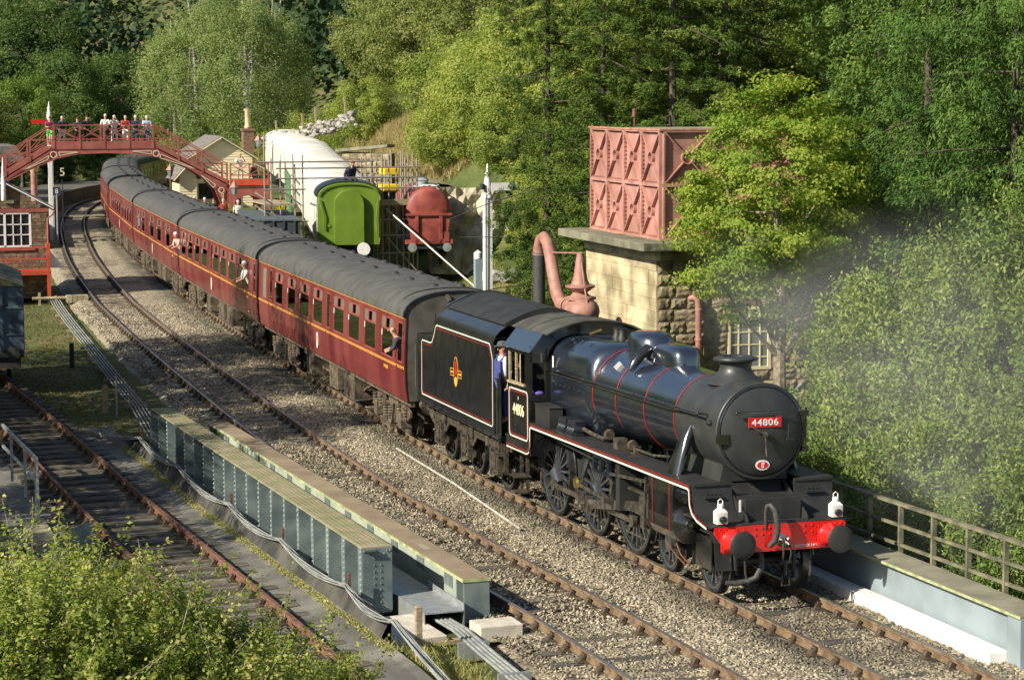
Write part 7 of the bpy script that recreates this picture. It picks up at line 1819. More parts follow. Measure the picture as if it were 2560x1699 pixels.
def spruce_mesh(seed, H, Rb, m, hang=.5, per=46, ts=(.30, .085), whorls=44, top=.1, p=.85):
    r = np.random.default_rng(seed); Cs = []; Bs = []; T = []; arms = []
    for w in range(whorls):
        f = w / (whorls - 1); z = H * (.02 + .97 * f); R_ = Rb * (1 - f) ** p + top
        nb = max(5, int(9 * (1 - f) + 4)); a0 = r.uniform(0, 6.28)
        for b in range(nb):
            a = a0 + 6.283 * b / nb + r.normal(0, .3); ln = R_ * r.uniform(.55, 1.2); ph = r.uniform(-.12, .25)
            n = int(per * (.35 + .65 * ln / Rb)) 
            t = r.uniform(.12, 1, n) ** .75
            droop = -.30 * t ** 2 * ln + .22 * t ** 3 * ln
            px_ = np.cos(a) * t * ln; py_ = np.sin(a) * t * ln; side = r.normal(0, 1, n) * (.10 + .22 * t * (1.15 - t)) * ln * .55
            px_ += -np.sin(a) * side; py_ += np.cos(a) * side
            pz = z + ph * t * ln + droop - np.abs(side) * .25 - r.uniform(0, .18, n) * hang
            Cs.append(np.stack([px_, py_, pz], -1)); o = np.stack([np.cos(a) * np.ones(n) * .9, np.sin(a) * np.ones(n) * .9, -hang * 1.6 * np.ones(n)], -1); Bs.append(o)
            T.append(.30 + .32 * t + r.normal(0, .12, n) + r.normal(0, .09)); arms.append((z, a, ln, ph))
    C = np.concatenate(Cs); B = np.concatenate(Bs); NN = C.copy(); NN[:, 2] = 0; NN /= np.linalg.norm(NN, axis=1, keepdims=True) + 1e-6; NN[:, 2] = .55
    V = leaf_quads(C, ts[0], ts[1], r, bias=B * .9, nrm=NN * .7)
    me = crown_mesh('crown', V, np.concatenate(T), m)
    mb = MB().tube([(0, 0, -.4), (0, 0, H * .5), (0, 0, H)], [Rb * .09, Rb * .05, .02], 8)
    for (z, a, ln, ph) in arms[::3]: mb.tube([(0, 0, z), (math.cos(a) * ln * .55, math.sin(a) * ln * .55, z + ph * .5 * ln - .06 * ln), (math.cos(a) * ln * .95, math.sin(a) * ln * .95, z + (ph - .1) * ln)], [.035, .022, .008], 4, False)
    o = mb.build('trunk', 'dark_bark'); tm = o.data; bpy.data.objects.remove(o)
    return me, tm
SPR, SPRT = conifer(11, 19, 4.5, 'leaf_spruce', p=.5)
SP2, SP2T = conifer(12, 19, 4.2, 'leaf_spruce', p=.5)
CYP, CYPT = conifer(13, 18, 3.8, 'leaf_cypress', hang=1.0, p=.45, ts=(.14, .032))
for i, (x, y, s, rz, which, lab) in enumerate((
    (-39.5, 11.0, .84, .3, 0, 'large spruce with boughs sweeping to the ground, left of the water tank'),
    (-50, 15.4, 1.0, 1.4, 1, 'spruce behind the white signal post'),
    (-37, 12.6, 1.02, 2.6, 0, 'tall spruce directly behind the water tank'),
    (-43, 17.0, 1.1, 4.0, 1, 'spruce at the upper right of the tank, behind the rowan top'),
    (-42, 13.2, .9, 5.0, 1, 'smaller spruce between the signal post and the largest spruce'),
    (-43.5, 10.3, .95, 3.1, 1, 'narrow spruce just right of the signal post, its boughs reaching the ground'),
    (-31.5, 12.2, .5, 2.0, 0, 'low young spruce tucked against the back of the water tower'))):
    t = tree('spruce_tree', lab, 'tree', x, y, (SPR, SP2)[which], (SPRT, SP2T)[which], 0, s, rz, group='spruce trees by the water tower', cs=(.58, .58, 1) if 'narrow' in lab else None)
for x, y, s, rz, lab in ((-19.5, 12.9, 1.02, .4, 'dark green cypress with hanging fronds above the rowan, upper right'), (-14.0, 12.3, 1.0, 2.2, 'cypress at the upper right corner of the view'), (-24, 16.6, 1.0, 4.2, 'cypress standing back between the other two, upper right'), (-17, 15.4, 1.1, 5.2, 'cypress behind the upper right corner trees')):
    tree('cypress_tree', lab, 'tree', x, y, CYP, CYPT, 0, s, rz, z=-.6, group='cypress trees at the upper right')
# rowan with berries
ROW, ROWC = broad_crown(21, 2.7, 3.1, 300, 210, .55, .095, 'leaf_rowan', flat=.42, shell=.5, lobes=9, droop=.5, mean=.52)
ROWT = limb_mesh('trunk', ROWC, 5.9, 'grey_bark', 21, .2, 0, 1.0, 14, .5)
rw_ = tree('rowan_tree', 'yellow-green rowan tree with red berries in front of the water tower', 'tree', -17.3, 7.75, ROW, ROWT, 6.0, 1.0, .4, z=-.1)
r = np.random.default_rng(5); cl = ROWC[r.integers(0, len(ROWC), 45)] * 1.05; bp_ = np.repeat(cl, 9, 0) + r.normal(0, .05, (45 * 9, 3))
V = leaf_quads(bp_, .035, .035, r); M['berry'] = mat('berry', (0.45, 0.06, 0.02), .4)
bo = np_mesh('berries', V, np.arange(len(V)).reshape(-1, 4), 'berry', rw_); bo.location = (0, 0, 6.0); bo['kind'] = 'stuff'
tree('rowan_tree', 'smaller rowan behind the large one, above the willow scrub', 'tree', -21.0, 11.4, ROW, ROWT, 4.8, .9, 2.2, z=-.1)
# willow scrub on the right
def willow(seed, rx, rz, n, per, cr):
    r = np.random.default_rng(seed)
    d = r.normal(0, 1, (n, 3)); d /= np.linalg.norm(d, axis=1, keepdims=True); rad = r.uniform(.35 ** 3, 1, n) ** (1 / 3) * r.uniform(.85, 1.1, n)
    C = d * rad[:, None] * np.array([rx, rx, rz]); ct = r.normal(.48, .09, n); ci = np.repeat(np.arange(n), per); k = n * per
    # short leafy twigs pointing outwards and up
    tw = d * .6 + r.normal(0, .5, (n, 3)) + np.array([0, 0, .55]); tw /= np.linalg.norm(tw, axis=1, keepdims=True)
    t = r.uniform(-1, 1, (k, 1)); P = C[ci] + tw[ci] * t * cr * 1.25 + r.normal(0, cr * .36, (k, 3))
    nn = P / np.array([rx, rx, rz]); nn /= np.linalg.norm(nn, axis=1, keepdims=True) + 1e-6; nn[:, 2] += .4
    V = leaf_quads(P, .098, .038, r, bias=tw[ci] * .7, nrm=nn * .7)
    return crown_mesh('crown', V, ct[ci] + r.normal(0, .16, k), 'leaf_willow'), C
WIL, WILC = willow(31, 2.2, 2.4, 560, 105, .25); WILT = limb_mesh('stems', WILC, 2.5, 'dark_bark', 31, .09, 0, .6, 14, .4, 4)
WI2, WI2C = willow(32, 2.2, 2.4, 560, 105, .25); WI2T = limb_mesh('stems', WI2C, 2.5, 'dark_bark', 32, .09, 0, .6, 14, .4, 4)
for x, y, zb, s, rz, k, lab in ((-7.5, 6.6, .9, 1.15, 0, 0, 'tall grey-green willow bush in the middle of the right side'), (-7.0, 9.0, 1.4, 1.25, 1.5, 1, 'willow bush highest at the right edge of the view'), (-4.2, 5.6, -1.0, 1.05, 3.0, 0, 'willow bush behind the front of the hand rail'),
        (-1.8, 5.3, -1.5, .95, 4.2, 1, 'willow bush at the right edge just above the hand rail'), (.6, 4.35, -1.9, .85, 2.2, 0, 'lowest willow bush, at the right edge below the hand rail top'), (-8.8, 5.35, -1.4, .92, 5.1, 1, 'willow bush directly right of the smokebox door'),
        (-11.5, 8.4, .2, 1.05, .8, 0, 'willow bush between the lawn and the rowan crown'), (-4.6, 8.0, .2, 1.15, 3.6, 1, 'willow bush in the smoke below the upper right bushes'), (-5.8, 4.0, -2.3, .8, 1.1, 0, 'low willow bush in the shade under the far part of the hand rail'), (-2.6, 7.2, -.6, 1.1, 5.7, 0, 'willow bush at the far right, level with the smokebox')):
    tree('willow_bush', lab, 'bush', x, y, (WIL, WI2)[k], (WILT, WI2T)[k], 2.5, s, rz, z=zb - 1.0, group='willow scrub right of the locomotive')
# trees and scrub beyond the station
far = [
 (OAK, OAKT, 6.0, -110, 23.5, 1.05, 'oak_tree', 'olive green oak on the bank above the white carriages'), (OAK, OAKT, 6.0, -98, 24.5, 1.0, 'oak_tree', 'oak with bare twigs, right of the olive green one'),
 (OAK, OAKT, 6.0, -127, 25, 1.0, 'oak_tree', 'oak between the birches and the bank top'), (OAK, OAKT, 6.0, -88, 27, 1.0, 'oak_tree', 'oak left of the spruces at the top of the view'), (OAK, OAKT, 6.0, -104, 31, 1.2, 'oak_tree', 'oak rising behind the others at the centre top'),
 (BIR, BIRT, 7.6, -138, 16.6, 1.15, 'birch_tree', 'silver birch with white stems behind the chimney pot'), (BIR, BIRT, 7.6, -150, 15.6, 1.2, 'birch_tree', 'birch left of the white-stemmed one'), (BIR, BIRT, 7.6, -165, 15.5, 1.25, 'birch_tree', 'pale birch at the edge of the dark valley'),
 (BIR, BIRT, 7.6, -160, 22.5, 1.2, 'birch_tree', 'birch behind the bushes right of the chimney pot'), (BIR, BIRT, 7.6, -147, 20.5, 1.1, 'birch_tree', 'birch standing behind the white-stemmed one'),
 (GRN, GRNT, 6.4, -50, 21.5, 1.0, 'ash_tree', 'leafy ash with thin pale stems right of the tank spruces'), (BIR, BIRT, 7.6, -46, 22.5, .9, 'birch_tree', 'thin birch above the rowan crown'), (GRN, GRNT, 6.4, -40, 21.8, .9, 'ash_tree', 'ash between the rowan crown and the cypresses'), (OAK, OAKT, 6.0, -58, 27, 1.1, 'oak_tree', 'oak at the top behind the tank spruces'), (GRN, GRNT, 6.4, -52, 31, 1.2, 'ash_tree', 'ash behind the rowan at the top of the view'), (GRN, GRNT, 6.4, -36, 27, 1.1, 'ash_tree', 'ash at the top, left of the cypresses'),
 (GRN, GRNT, 6.4, -176, 2.5, 1.0, 'alder_tree', 'alder in half shade above the footbridge spectators'), (OAK, OAKT, 6.0, -168, -3.5, 1.1, 'oak_tree', 'sunlit olive tree at the left edge'), (OAK, OAKT, 6.0, -160, -10, 1.2, 'oak_tree', 'olive tree cut by the left edge of the view'), (DRK, DRKT, 6.5, -186, 7.5, 1.1, 'alder_tree', 'dark tree left of the birches'), (DRK, DRKT, 6.5, -192, 13.5, 1.1, 'alder_tree', 'dark tree in the valley gap beside the pale birch'), (DRK, DRKT, 6.5, -205, 6, 1.3, 'alder_tree', 'dark tree standing highest at the left of the valley gap'),
 (GRN, GRNT, 6.4, -184, -3, .8, 'alder_tree', 'round green tree behind the sunlit olive one'), (DRK, DRKT, 6.5, -178, 9.5, .5, 'alder_tree', 'low dark tree under the footbridge arch'), (DRK, DRKT, 6.5, -172, 5.5, .45, 'alder_tree', 'low shaded tree behind the number 5 sign'), (DRK, DRKT, 6.5, -174, 13.5, .5, 'alder_tree', 'low dark tree over the last carriage roof'),
]
for i, (c, tm, lift, x, y, s, nm, lab) in enumerate(far): tree(nm, lab, 'tree', x, y, c, tm, lift, s, i * 1.7, group='trees on the banks')
scr = [(-78.5, 16.2, .8, 'lime green bush above the stone coping'), (-75.5, 17.8, 1.15, 'lime green bush right of the grassy bank'), (-73, 18.2, 1.2, 'lime green bush left of the signal finial'), (-67, 16.4, .85, 'yellowing bush above the rock face'), (-90, 22.5, 1.2, 'green bush at the top end of the dry-stone wall'), (-71, 21.5, 1.5, 'tall lime green scrub behind the rock face'), (-64, 19.8, 1.3, 'lime green scrub left of the spruces'), (-80, 21.5, 1.4, 'tall scrub above the lime green bushes'),
       (-128, 19.6, 1.15, 'hawthorn bush above the fence stakes'), (-121, 18.6, .9, 'hawthorn at the left end of the dry-stone wall'), (-113, 20.5, 1.0, 'hawthorn between the stakes and the oak'), (-93, 21.0, 1.2, 'green scrub under the oak'), (-58, 15.8, .8, 'bush behind the white signal post arm'), (-134, 17.2, .8, 'bush behind the station chimney'), (-60.5, 16.2, .75, 'bramble mass hanging over the pale rock face'), (-67.5, 16.6, .7, 'bush over the grey van roof behind the red tank wagon'), (-55.5, 16.3, .75, 'scrub on the slope just left of the signal post finial'), (-51.5, 15.4, .6, 'low scrub at the foot of the slope behind the signal post'), (-58.5, 14.6, .45, 'small brown-green bush on top of the rock face edge')]
for i, (x, y, s, lab) in enumerate(scr): tree('scrub_bush', lab, 'bush', x, y, LIM, LIMT, 2.3, s, i * 2.1, group='scrub on the bank')
for x, y, s, z, lab in ((-14.2, 5.9, .34, -.2, 'small bramble bush behind the chimney of the locomotive'), (-16.2, 5.6, .30, -.1, 'bramble at the foot of the tower window'), (-96.0, 8.0, .28, .9, 'creeper climbing the footbridge pier'), (-12.0, 7.8, .3, .0, 'nettles at the foot of the rowan trunk')):
    tree('bramble', lab, 'bush', x, y, LIM, None, 2.3, s, x, z=z)
# shading trees off the left of the view, on the slope there
for i, (x, y, s, c, tm, lift) in enumerate(((-21, -17.6, 1.0, GRN, GRNT, 6.4), (-29, -17.6, 1.22, OAK, OAKT, 6.0), (-37.5, -18.2, 1.2, GRN, GRNT, 6.4), (-7, -18.5, .62, OAK, OAKT, 6.0), (-13.5, -17.2, .72, GRN, GRNT, 6.4), (-108, -15, 1.1, GRN, GRNT, 6.4), (-118, -13.5, 1.2, OAK, OAKT, 6.0), (-130, -12.5, 1.2, GRN, GRNT, 6.4), (-142, -11, 1.2, DRK, DRKT, 6.5))):
    tree('hillside_tree', ['tree on the left slope, out of view, beside the far end of the riveted girder', 'oak on the left slope, out of view, beside the middle of the grass verge', 'tree on the left slope, out of view, beside the blue wagon', 'small oak on the left slope, out of view, beside the steel railing', 'small tree on the left slope, out of view, beside the plank walk', 'tree behind the left platform roof, out of view', 'oak beyond the left platform roof, out of view', 'tree on the left of the far bend, out of view', 'dark tree at the far bend, out of view on the left'][i], 'tree', x, y, c, tm, lift, s, i, group='trees on the left slope')
# distant wooded valley side: one mass
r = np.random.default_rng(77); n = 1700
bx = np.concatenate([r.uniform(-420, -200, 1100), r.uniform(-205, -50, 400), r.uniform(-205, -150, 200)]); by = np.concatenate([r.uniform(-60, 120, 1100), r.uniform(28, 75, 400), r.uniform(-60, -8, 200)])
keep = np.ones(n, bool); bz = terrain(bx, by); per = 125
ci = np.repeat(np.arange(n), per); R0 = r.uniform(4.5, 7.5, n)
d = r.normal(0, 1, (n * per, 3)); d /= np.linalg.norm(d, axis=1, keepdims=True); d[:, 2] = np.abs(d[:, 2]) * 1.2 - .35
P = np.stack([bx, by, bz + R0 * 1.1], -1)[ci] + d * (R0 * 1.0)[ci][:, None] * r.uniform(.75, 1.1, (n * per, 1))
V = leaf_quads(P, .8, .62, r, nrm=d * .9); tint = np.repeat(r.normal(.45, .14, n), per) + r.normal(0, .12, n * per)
wd = np_mesh('distant_woodland', V, np.arange(len(V)).reshape(-1, 4), 'leaf_far_shade', attrs={'tint': ('FACE', np.clip(tint, 0, 1))})
tag(wd, 'wood on the far valley side behind all the nearer trees, deep shade put into its leaf colour', 'woodland', kind='stuff')
# foreground hawthorn scrub at the lower left
def shrub(seed, rx, rz, n, per, m='leaf_lime', leaf=.05):
    r = np.random.default_rng(seed)
    d = r.normal(0, 1, (n, 3)); d /= np.linalg.norm(d, axis=1, keepdims=True); d[:, 2] = np.abs(d[:, 2]) - .25
    C0 = d * (r.uniform(.4, 1.0, n))[:, None] * np.array([rx, rx, rz]); ax_ = d * .5 + r.normal(0, .35, (n, 3)) + np.array([0, 0, .7]); ax_ /= np.linalg.norm(ax_, axis=1, keepdims=True)
    ln = r.uniform(.2, .65, n); ln[r.uniform(0, 1, n) > .9] *= 2.1
    ci = np.repeat(np.arange(n), per); t = r.uniform(0, 1, (n * per, 1)); P = C0[ci] + ax_[ci] * t * ln[ci][:, None] + r.normal(0, .05, (n * per, 3)) * (1.2 - .6 * t)
    nn = C0[ci] / np.array([rx, rx, rz]) * .7 + np.array([0, 0, .7]); V = leaf_quads(P, leaf, leaf * .7, r, nrm=nn); ct = r.normal(.46, .2, n)
    me = crown_mesh('foliage', V, ct[ci] + .06 + r.normal(0, .2, n * per) , m)
    mb = MB()
    for i in range(0, n, 2):
        a = Vector(C0[i]); b = a + Vector(ax_[i]) * float(ln[i]); mb.tube([Vector((a.x * .6, a.y * .6, a.z - .5)), a, b], [.012, .008, .003], 4, False)
    for i in range(0, n, 9): a = Vector(C0[i]); mb.tube([(a.x * .15, a.y * .15, -rz * .6), (a.x * .6, a.y * .6, a.z - .5)], [.03, .012], 5, False)
    o = mb.build('stems', 'grey_bark'); tm = o.data; bpy.data.objects.remove(o); return me, tm
SH1, SH1T = shrub(51, 1.35, 1.2, 430, 76); SH2, SH2T = shrub(52, 1.3, 1.3, 400, 76)
fg = [(7.6, -10.9, .95, 1.0, 0, 'light green hawthorn bush at the bottom, left of centre'), (8.4, -12.3, 1.45, 1.1, 1, 'hawthorn bush with long shoots at the lower left'), (9.4, -10.0, .75, .95, 1, 'hawthorn bush nearest to the pipe stake at the bottom'), (10.4, -12.8, 1.7, 1.1, 0, 'hawthorn bush in the bottom left corner'), (5.8, -11.9, .75, .8, 0, 'hawthorn sprays hanging over the riveted plate'), (10.5, -11.2, 1.05, 1.0, 1, 'hawthorn bush at the very bottom of the view'), (6.0, -10.0, .05, .62, 1, 'low hawthorn growing between the sleepers of the siding'), (8.4, -9.0, .25, .68, 0, 'low hawthorn at the bottom beside the siding rail'), (4.6, -12.7, 1.15, .85, 1, 'hawthorn twigs below the steel railing')]
for i, (x, y, zb, s, k, lab) in enumerate(fg): tree('hawthorn_bush', lab, 'bush', x, y, (SH1, SH2)[k], (SH1T, SH2T)[k], 1.1, s, i * 1.9, z=zb - .35, group='hawthorn scrub in the foreground')
# taller whippy shoots
rs = random.Random(44)
for i, (x, y, z0_, h, lab) in enumerate(((4.6, -12.2, 1.0, 1.7, 'tall leafy shoot in front of the steel railing'), (3.8, -11.3, .6, 1.9, 'tall branching shoot over the riveted plate'), (5.0, -10.4, .3, 1.6, 'leafy shoot over the sleepers of the siding'))):
    r = np.random.default_rng(90 + i); mb = MB(); Ps = []
    mb.tube([(0, 0, -.8), (.05, .03, h * .5), (.0, .1, h)], [.016, .01, .004], 5)
    for b in range(13):
        f = .15 + .8 * b / 13; a = r.uniform(0, 6.28); L_ = r.uniform(.25, .65) * (1.2 - f); p = np.array([.03, .03, h * f]); q = p + np.array([math.cos(a) * L_, math.sin(a) * L_, L_ * .5])
        mb.tube([tuple(p), tuple(q)], [.006, .003], 4); t = r.uniform(.1, 1.05, (60, 1)); Ps.append(p + (q - p) * t + r.normal(0, .03, (60, 3)))
    t = r.uniform(.3, 1, (90, 1)); Ps.append(np.array([0, .06, h]) * t + r.normal(0, .03, (90, 3)))
    P = np.concatenate(Ps); V = leaf_quads(P, .045, .032, r); t_ = thing('leafy_shoot', lab, 'shoot', (x, y, z0_))
    mb.build('stem', 'grey_bark', t_); np_mesh('leaves', V, np.arange(len(V)).reshape(-1, 4), 'leaf_lime', t_, attrs={'tint': ('FACE', np.clip(r.normal(.6, .15, len(P)), 0, 1))})['kind'] = 'stuff'
# grasses
r = np.random.default_rng(6)
def patch(n, fx, fy, acc=None):
    x = r.uniform(*fx, n); y = r.uniform(*fy, n)
    if acc is not None: k = acc(x, y); x, y = x[k], y[k]
    return np.stack([x, y, terrain(x, y)], -1)
yrn = lambda x: np.interp(x, [-125, -102, -82, -62], [19, 14.8, 12.2, 12.6])
tufts('bank_grass', patch(15000, (-125, -76), (12, 24), lambda x, y: (y > yrn(x) - .5) & (y < yrn(x) + 7)), .55, 'dry_blade', 'dry tan grass on the bank between the white carriages and the dry-stone wall', 'grass', 11, .03, .35, 7)
tufts('lawn_grass', patch(6000, (-34, -8), (2.6, 17)), .16, 'grass_green', 'short green grass around the water tower and the lawn behind the smokebox', 'grass', 12, .02, .5, 6) if 'grass_green' in M else None
M['grass_green'] = leaf_mat('grass_green', [(0.05, 0.10, 0.015), (0.09, 0.17, 0.02), (0.15, 0.23, 0.035), (0.2, 0.25, 0.06)], .35)
tufts('lawn_grass', patch(9000, (-44, -8), (2.6, 17)), .16, 'grass_green', 'short green grass around the water tower and on the lawn behind the smokebox', 'grass', 12, .02, .5, 6)
tufts('yard_grass', patch(7000, (-62, -42), (2.6, 14)), .25, 'grass_blade', 'rough grass below the scaffolding and the red tank wagon', 'grass', 13, .025, .5, 6)
def acc(x, y): return (y < ycn(x) - 6.3) & (y > np.interp(x, [-60, -45, -34, -23, -13], [-12.0, -10.0, -9.1, -8.3, -7.9]))
M['verge_blade'] = leaf_mat('verge_blade', [(0.07, 0.075, 0.022), (0.12, 0.12, 0.035), (0.20, 0.17, 0.06), (0.26, 0.22, 0.10)], .3)
tufts('verge_grass', patch(7000, (-64, -22), (-14, -5), acc), .06, 'verge_blade', 'short mossy grass between the point-rodding and the wagon siding', 'grass', 14, .02, .6, 6)
wp_ = np.stack([r.uniform(-.2, 5.5, 1500), np.zeros(1500), np.zeros(1500)], -1); wp_[:, 1] = r.uniform(-7.0, -5.9, 1500) + r.normal(0, .2, 1500); wp_[:, 2] = gzn(wp_[:, 0]) - .35
tufts('weeds', wp_, .16, 'grass_blade', 'sparse weeds on the stones around the wooden stake', 'weeds', 15, .012, .7, 4)
# ================================================================ PEOPLE
def skin_mesh(name, pts, edges, radii, m, parent, sub=2, smooth=True):
    me = bpy.data.meshes.new(name); me.from_pydata(pts, edges, []); o = bpy.data.objects.new(name, me); COL.objects.link(o)
    md = o.modifiers.new('s', 'SKIN'); md.use_smooth_shade = True
    for v, rr_ in zip(me.skin_vertices[0].data, radii): v.radius = rr_ if isinstance(rr_, tuple) else (rr_, rr_)
    me.skin_vertices[0].data[0].use_root = True
    s = o.modifiers.new('d', 'SUBSURF'); s.levels = sub
    dg = bpy.context.evaluated_depsgraph_get(); dg.update()
    m2 = bpy.data.meshes.new_from_object(o.evaluated_get(dg)); bpy.data.objects.remove(o)
    m2.materials.clear(); m2.materials.append(M[m] if isinstance(m, str) else m)
    n = bpy.data.objects.new(name, m2); COL.objects.link(n); n.parent = parent; return n
def person(label, loc, rz, top, bottom, hair, hat=None, h=1.72, lean=0.0, arms='rail', legs=True, group=None, seat=False, sub=1, extra=None, shorts=False, skirt=None):
    """standing figure facing local +X"""
    t = thing('person', label, 'person', loc, (0, 0, rz), group); k = h / 1.72; skin_mat()
    L = lean
    def bend(z, x=0): return x + (max(0, z - .9)) * math.sin(L) * k
    hip = (0, 0, .92 * k); ch = (bend(1.3), 0, 1.28 * k); nk = (bend(1.5), 0, 1.46 * k); hd = (bend(1.6) + .02, 0, 1.60 * k)
    AR = {'rail': [((.03, .20, 1.40), (.10, .26, 1.15), (.34, .20, 1.12)), ((.03, -.20, 1.40), (.10, -.26, 1.15), (.34, -.18, 1.12))],
          'down': [((.0, .20, 1.40), (-.02, .25, 1.13), (.06, .25, .86)), ((.0, -.20, 1.40), (-.02, -.25, 1.13), (.06, -.25, .86))],
          'camera': [((.03, .20, 1.40), (.16, .30, 1.22), (.24, .08, 1.55)), ((.03, -.20, 1.40), (.16, -.30, 1.22), (.24, -.08, 1.55))],
          'sill': [((.03, .19, 1.40), (.20, .24, 1.18), (.42, .15, 1.10)), ((.03, -.19, 1.40), (.20, -.22, 1.18), (.46, -.2, 1.10))]}[arms]
    AR = [[(bend(z) + x, y, z * k) for x, y, z in a] for a in AR]
    pts = [hip, ch, nk, hd, (hd[0], 0, 1.68 * k)]; ed = [(0, 1), (1, 2), (2, 3), (3, 4)]; rad = [(.14, .10), (.16, .11), .055, .085, .075]
    for a in AR:
        i = len(pts); d = Vector(a[2]) - Vector(a[1]); hand = Vector(a[2]) + d.normalized() * .09
        pts += [a[0], a[1], a[2], tuple(hand)]; ed += [(1, i), (i, i + 1), (i + 1, i + 2), (i + 2, i + 3)]; rad += [.055, .042, .03, (.042, .02)]
    if legs:
        for s in (-1, 1):
            i = len(pts); st = .05 * s
            P4 = [(0, s * .10, .86 * k), (.02 + st, s * .12, .48 * k), (-.02 + st, s * .13, .08 * k), (.13 + st, s * .15, .04 * k)] if not seat else [(0, s * .10, .9 * k), (.42, s * .12, .88 * k), (.42, s * .12, .45 * k), (.52, s * .12, .42 * k)]
            pts += P4; ed += [(0, i), (i, i + 1), (i + 1, i + 2), (i + 2, i + 3)]; rad += [.085, .06, .045, .04]
    skin_mesh('body', pts, ed, rad, 'skin', t, sub)
    # shirt
    sp = [hip, ch, (nk[0], 0, 1.42 * k)]; se = [(0, 1), (1, 2)]; sr = [(.165, .125), (.19, .135), (.12, .09)]
    for a in AR:
        i = len(sp); e_ = tuple(Vector(a[1]).lerp(Vector(a[2]), .7 if top[1] else -.05)); sp += [a[0], a[1], e_]; se += [(1, i), (i, i + 1), (i + 1, i + 2)]; sr += [.075, .06, .05]
    skin_mesh('shirt', sp, se, sr, cloth('cloth_%s' % top[0], top[2]), t, sub)
    if legs:
        lp = [hip]; le = []; lr = [(.16, .13)]
        for s in (-1, 1):
            i = len(lp); st = .05 * s
            P4 = [(0, s * .10, .84 * k), (.02 + st, s * .12, .48 * k), (-.02 + st, s * .13, .12 * k)] if not seat else [(0, s * .10, .9 * k), (.42, s * .12, .88 * k), (.42, s * .12, .5 * k)]
            if shorts: P4 = P4[:2]
            lp += P4; le += [(0, i)] + [(i + j, i + j + 1) for j in range(len(P4) - 1)]; lr += [.10, .08, .07][:len(P4)]
        skin_mesh('trousers', lp, le, lr, cloth('cloth_%s' % bottom[0], bottom[2]), t, sub)
    # head details
    hx, hz = hd[0], 1.63 * k
    if hair: MB().ball((hx - .03, 0, hz + .045), .093, 12, 8, (1.0, .95, .9)).build('hair', cloth('hair_%s' % hair[0], hair[1]), t)
    fc = MB().ball((hx + .10, 0, hz - .03), .018, 6, 4, (1.2, .8, 1.3)); 
    for s in (-1, 1): fc.ball((hx, s * .088, hz - .025), .02, 6, 4, (.8, .5, 1.3))
    fc.build('nose_and_ears', 'skin', t)
    ey = MB()
    for s in (-1, 1): ey.ball((hx + .083, s * .032, hz + .0), .011, 6, 4)
    ey.box(hx + .088, hx + .092, -.025, .025, hz - .076, hz - .068).build('eyes', 'matt_black', t)
    if hat:
        MB().lathe([(.115, .03), (.12, .06), (.10, .12), (.05, .14), (0, .145)], (hx - .01, 0, hz), 'z', 16).prism([(hx + .05, -.08), (hx + .17, -.05), (hx + .18, 0), (hx + .17, .05), (hx + .05, .08)], hz + .03, hz + .045, 'xy').build('hat', cloth('hat_%s' % hat[0], hat[1]), t)
    return t
WH = ('white', False, (.78, .77, .74)); NV = ('navyblue', True, (.03, .035, .08)); DK = ('dark', True, (.03, .03, .035)); MR = ('plum', False, (.22, .04, .10)); LB = ('lightblue', False, (.45, .55, .75)); RD = ('red', False, (.4, .06, .05)); KH = ('khaki', False, (.35, .28, .18))
TW = ('white', 0, (.75, .73, .70)); TD = ('dark', 0, (.04, .04, .05)); TG = ('limegreen', 0, (.10, .75, .12)); TB = ('blue', 0, (.08, .12, .25)); TK = ('beige', 0, (.45, .38, .28))
GY = ('grey', (.45, .43, .40)); BR = ('brown', (.08, .05, .03)); WT = ('white', (.7, .68, .64)); BL = ('black', (.02, .02, .02))
zb_ = 5.70; XF = -99.7
def yb(u): return -1.97 + (u - 375) * .00843
gp_ = 'spectators on the footbridge'
for u, rz, tp_, bt_, hr_, hat, h, arms, sh, lab in ((352, .1, MR, TG, BR, None, 1.66, 'rail', True, 'person in a plum top and bright green shorts on the bridge deck'), (440, .2, NV, TW, GY, None, 1.68, 'camera', False, 'person in a dark jacket beside the signal post on the bridge'),
        (545, -.1, DK, TD, BR, None, 1.60, 'rail', False, 'person in dark clothes, third from the left on the bridge'), (612, .2, DK, TD, BR, None, 1.70, 'camera', False, 'dark-clothed person standing over a bag on the bridge'), (740, -.2, WH, TD, WT, None, 1.80, 'rail', False, 'tall person in a white shirt and dark trousers on the bridge'),
        (805, .0, WH, TW, WT, None, 1.72, 'camera', False, 'person all in white at the middle of the bridge'), (878, .1, RD, TW, GY, None, 1.70, 'rail', False, 'person in a red top and white trousers on the bridge'), (950, -.1, NV, TB, WT, None, 1.70, 'rail', False, 'person with crossed straps, second from the right on the bridge'), (1028, .1, LB, TB, WT, None, 1.68, 'rail', False, 'person in a pale blue top at the right end of the bridge deck')):
    person(lab, (XF + (.2 if arms == 'rail' else -.1), yb(u), zb_), rz, tp_, bt_, hr_, hat, h, .1, arms, group=gp_, shorts=sh)
person('person in a khaki hat photographing from the footbridge landing', (-99.2, 9.05, 3.36), .1, WH, TK, GY, ('khaki', (.4, .33, .22)), 1.72, .05, 'camera', group=gp_)
person('person sitting sideways behind the landing rail, white socks showing', (-99.3, 9.9, 2.95), .6, DK, TD, BR, None, 1.6, .1, 'down', group=gp_, seat=True)
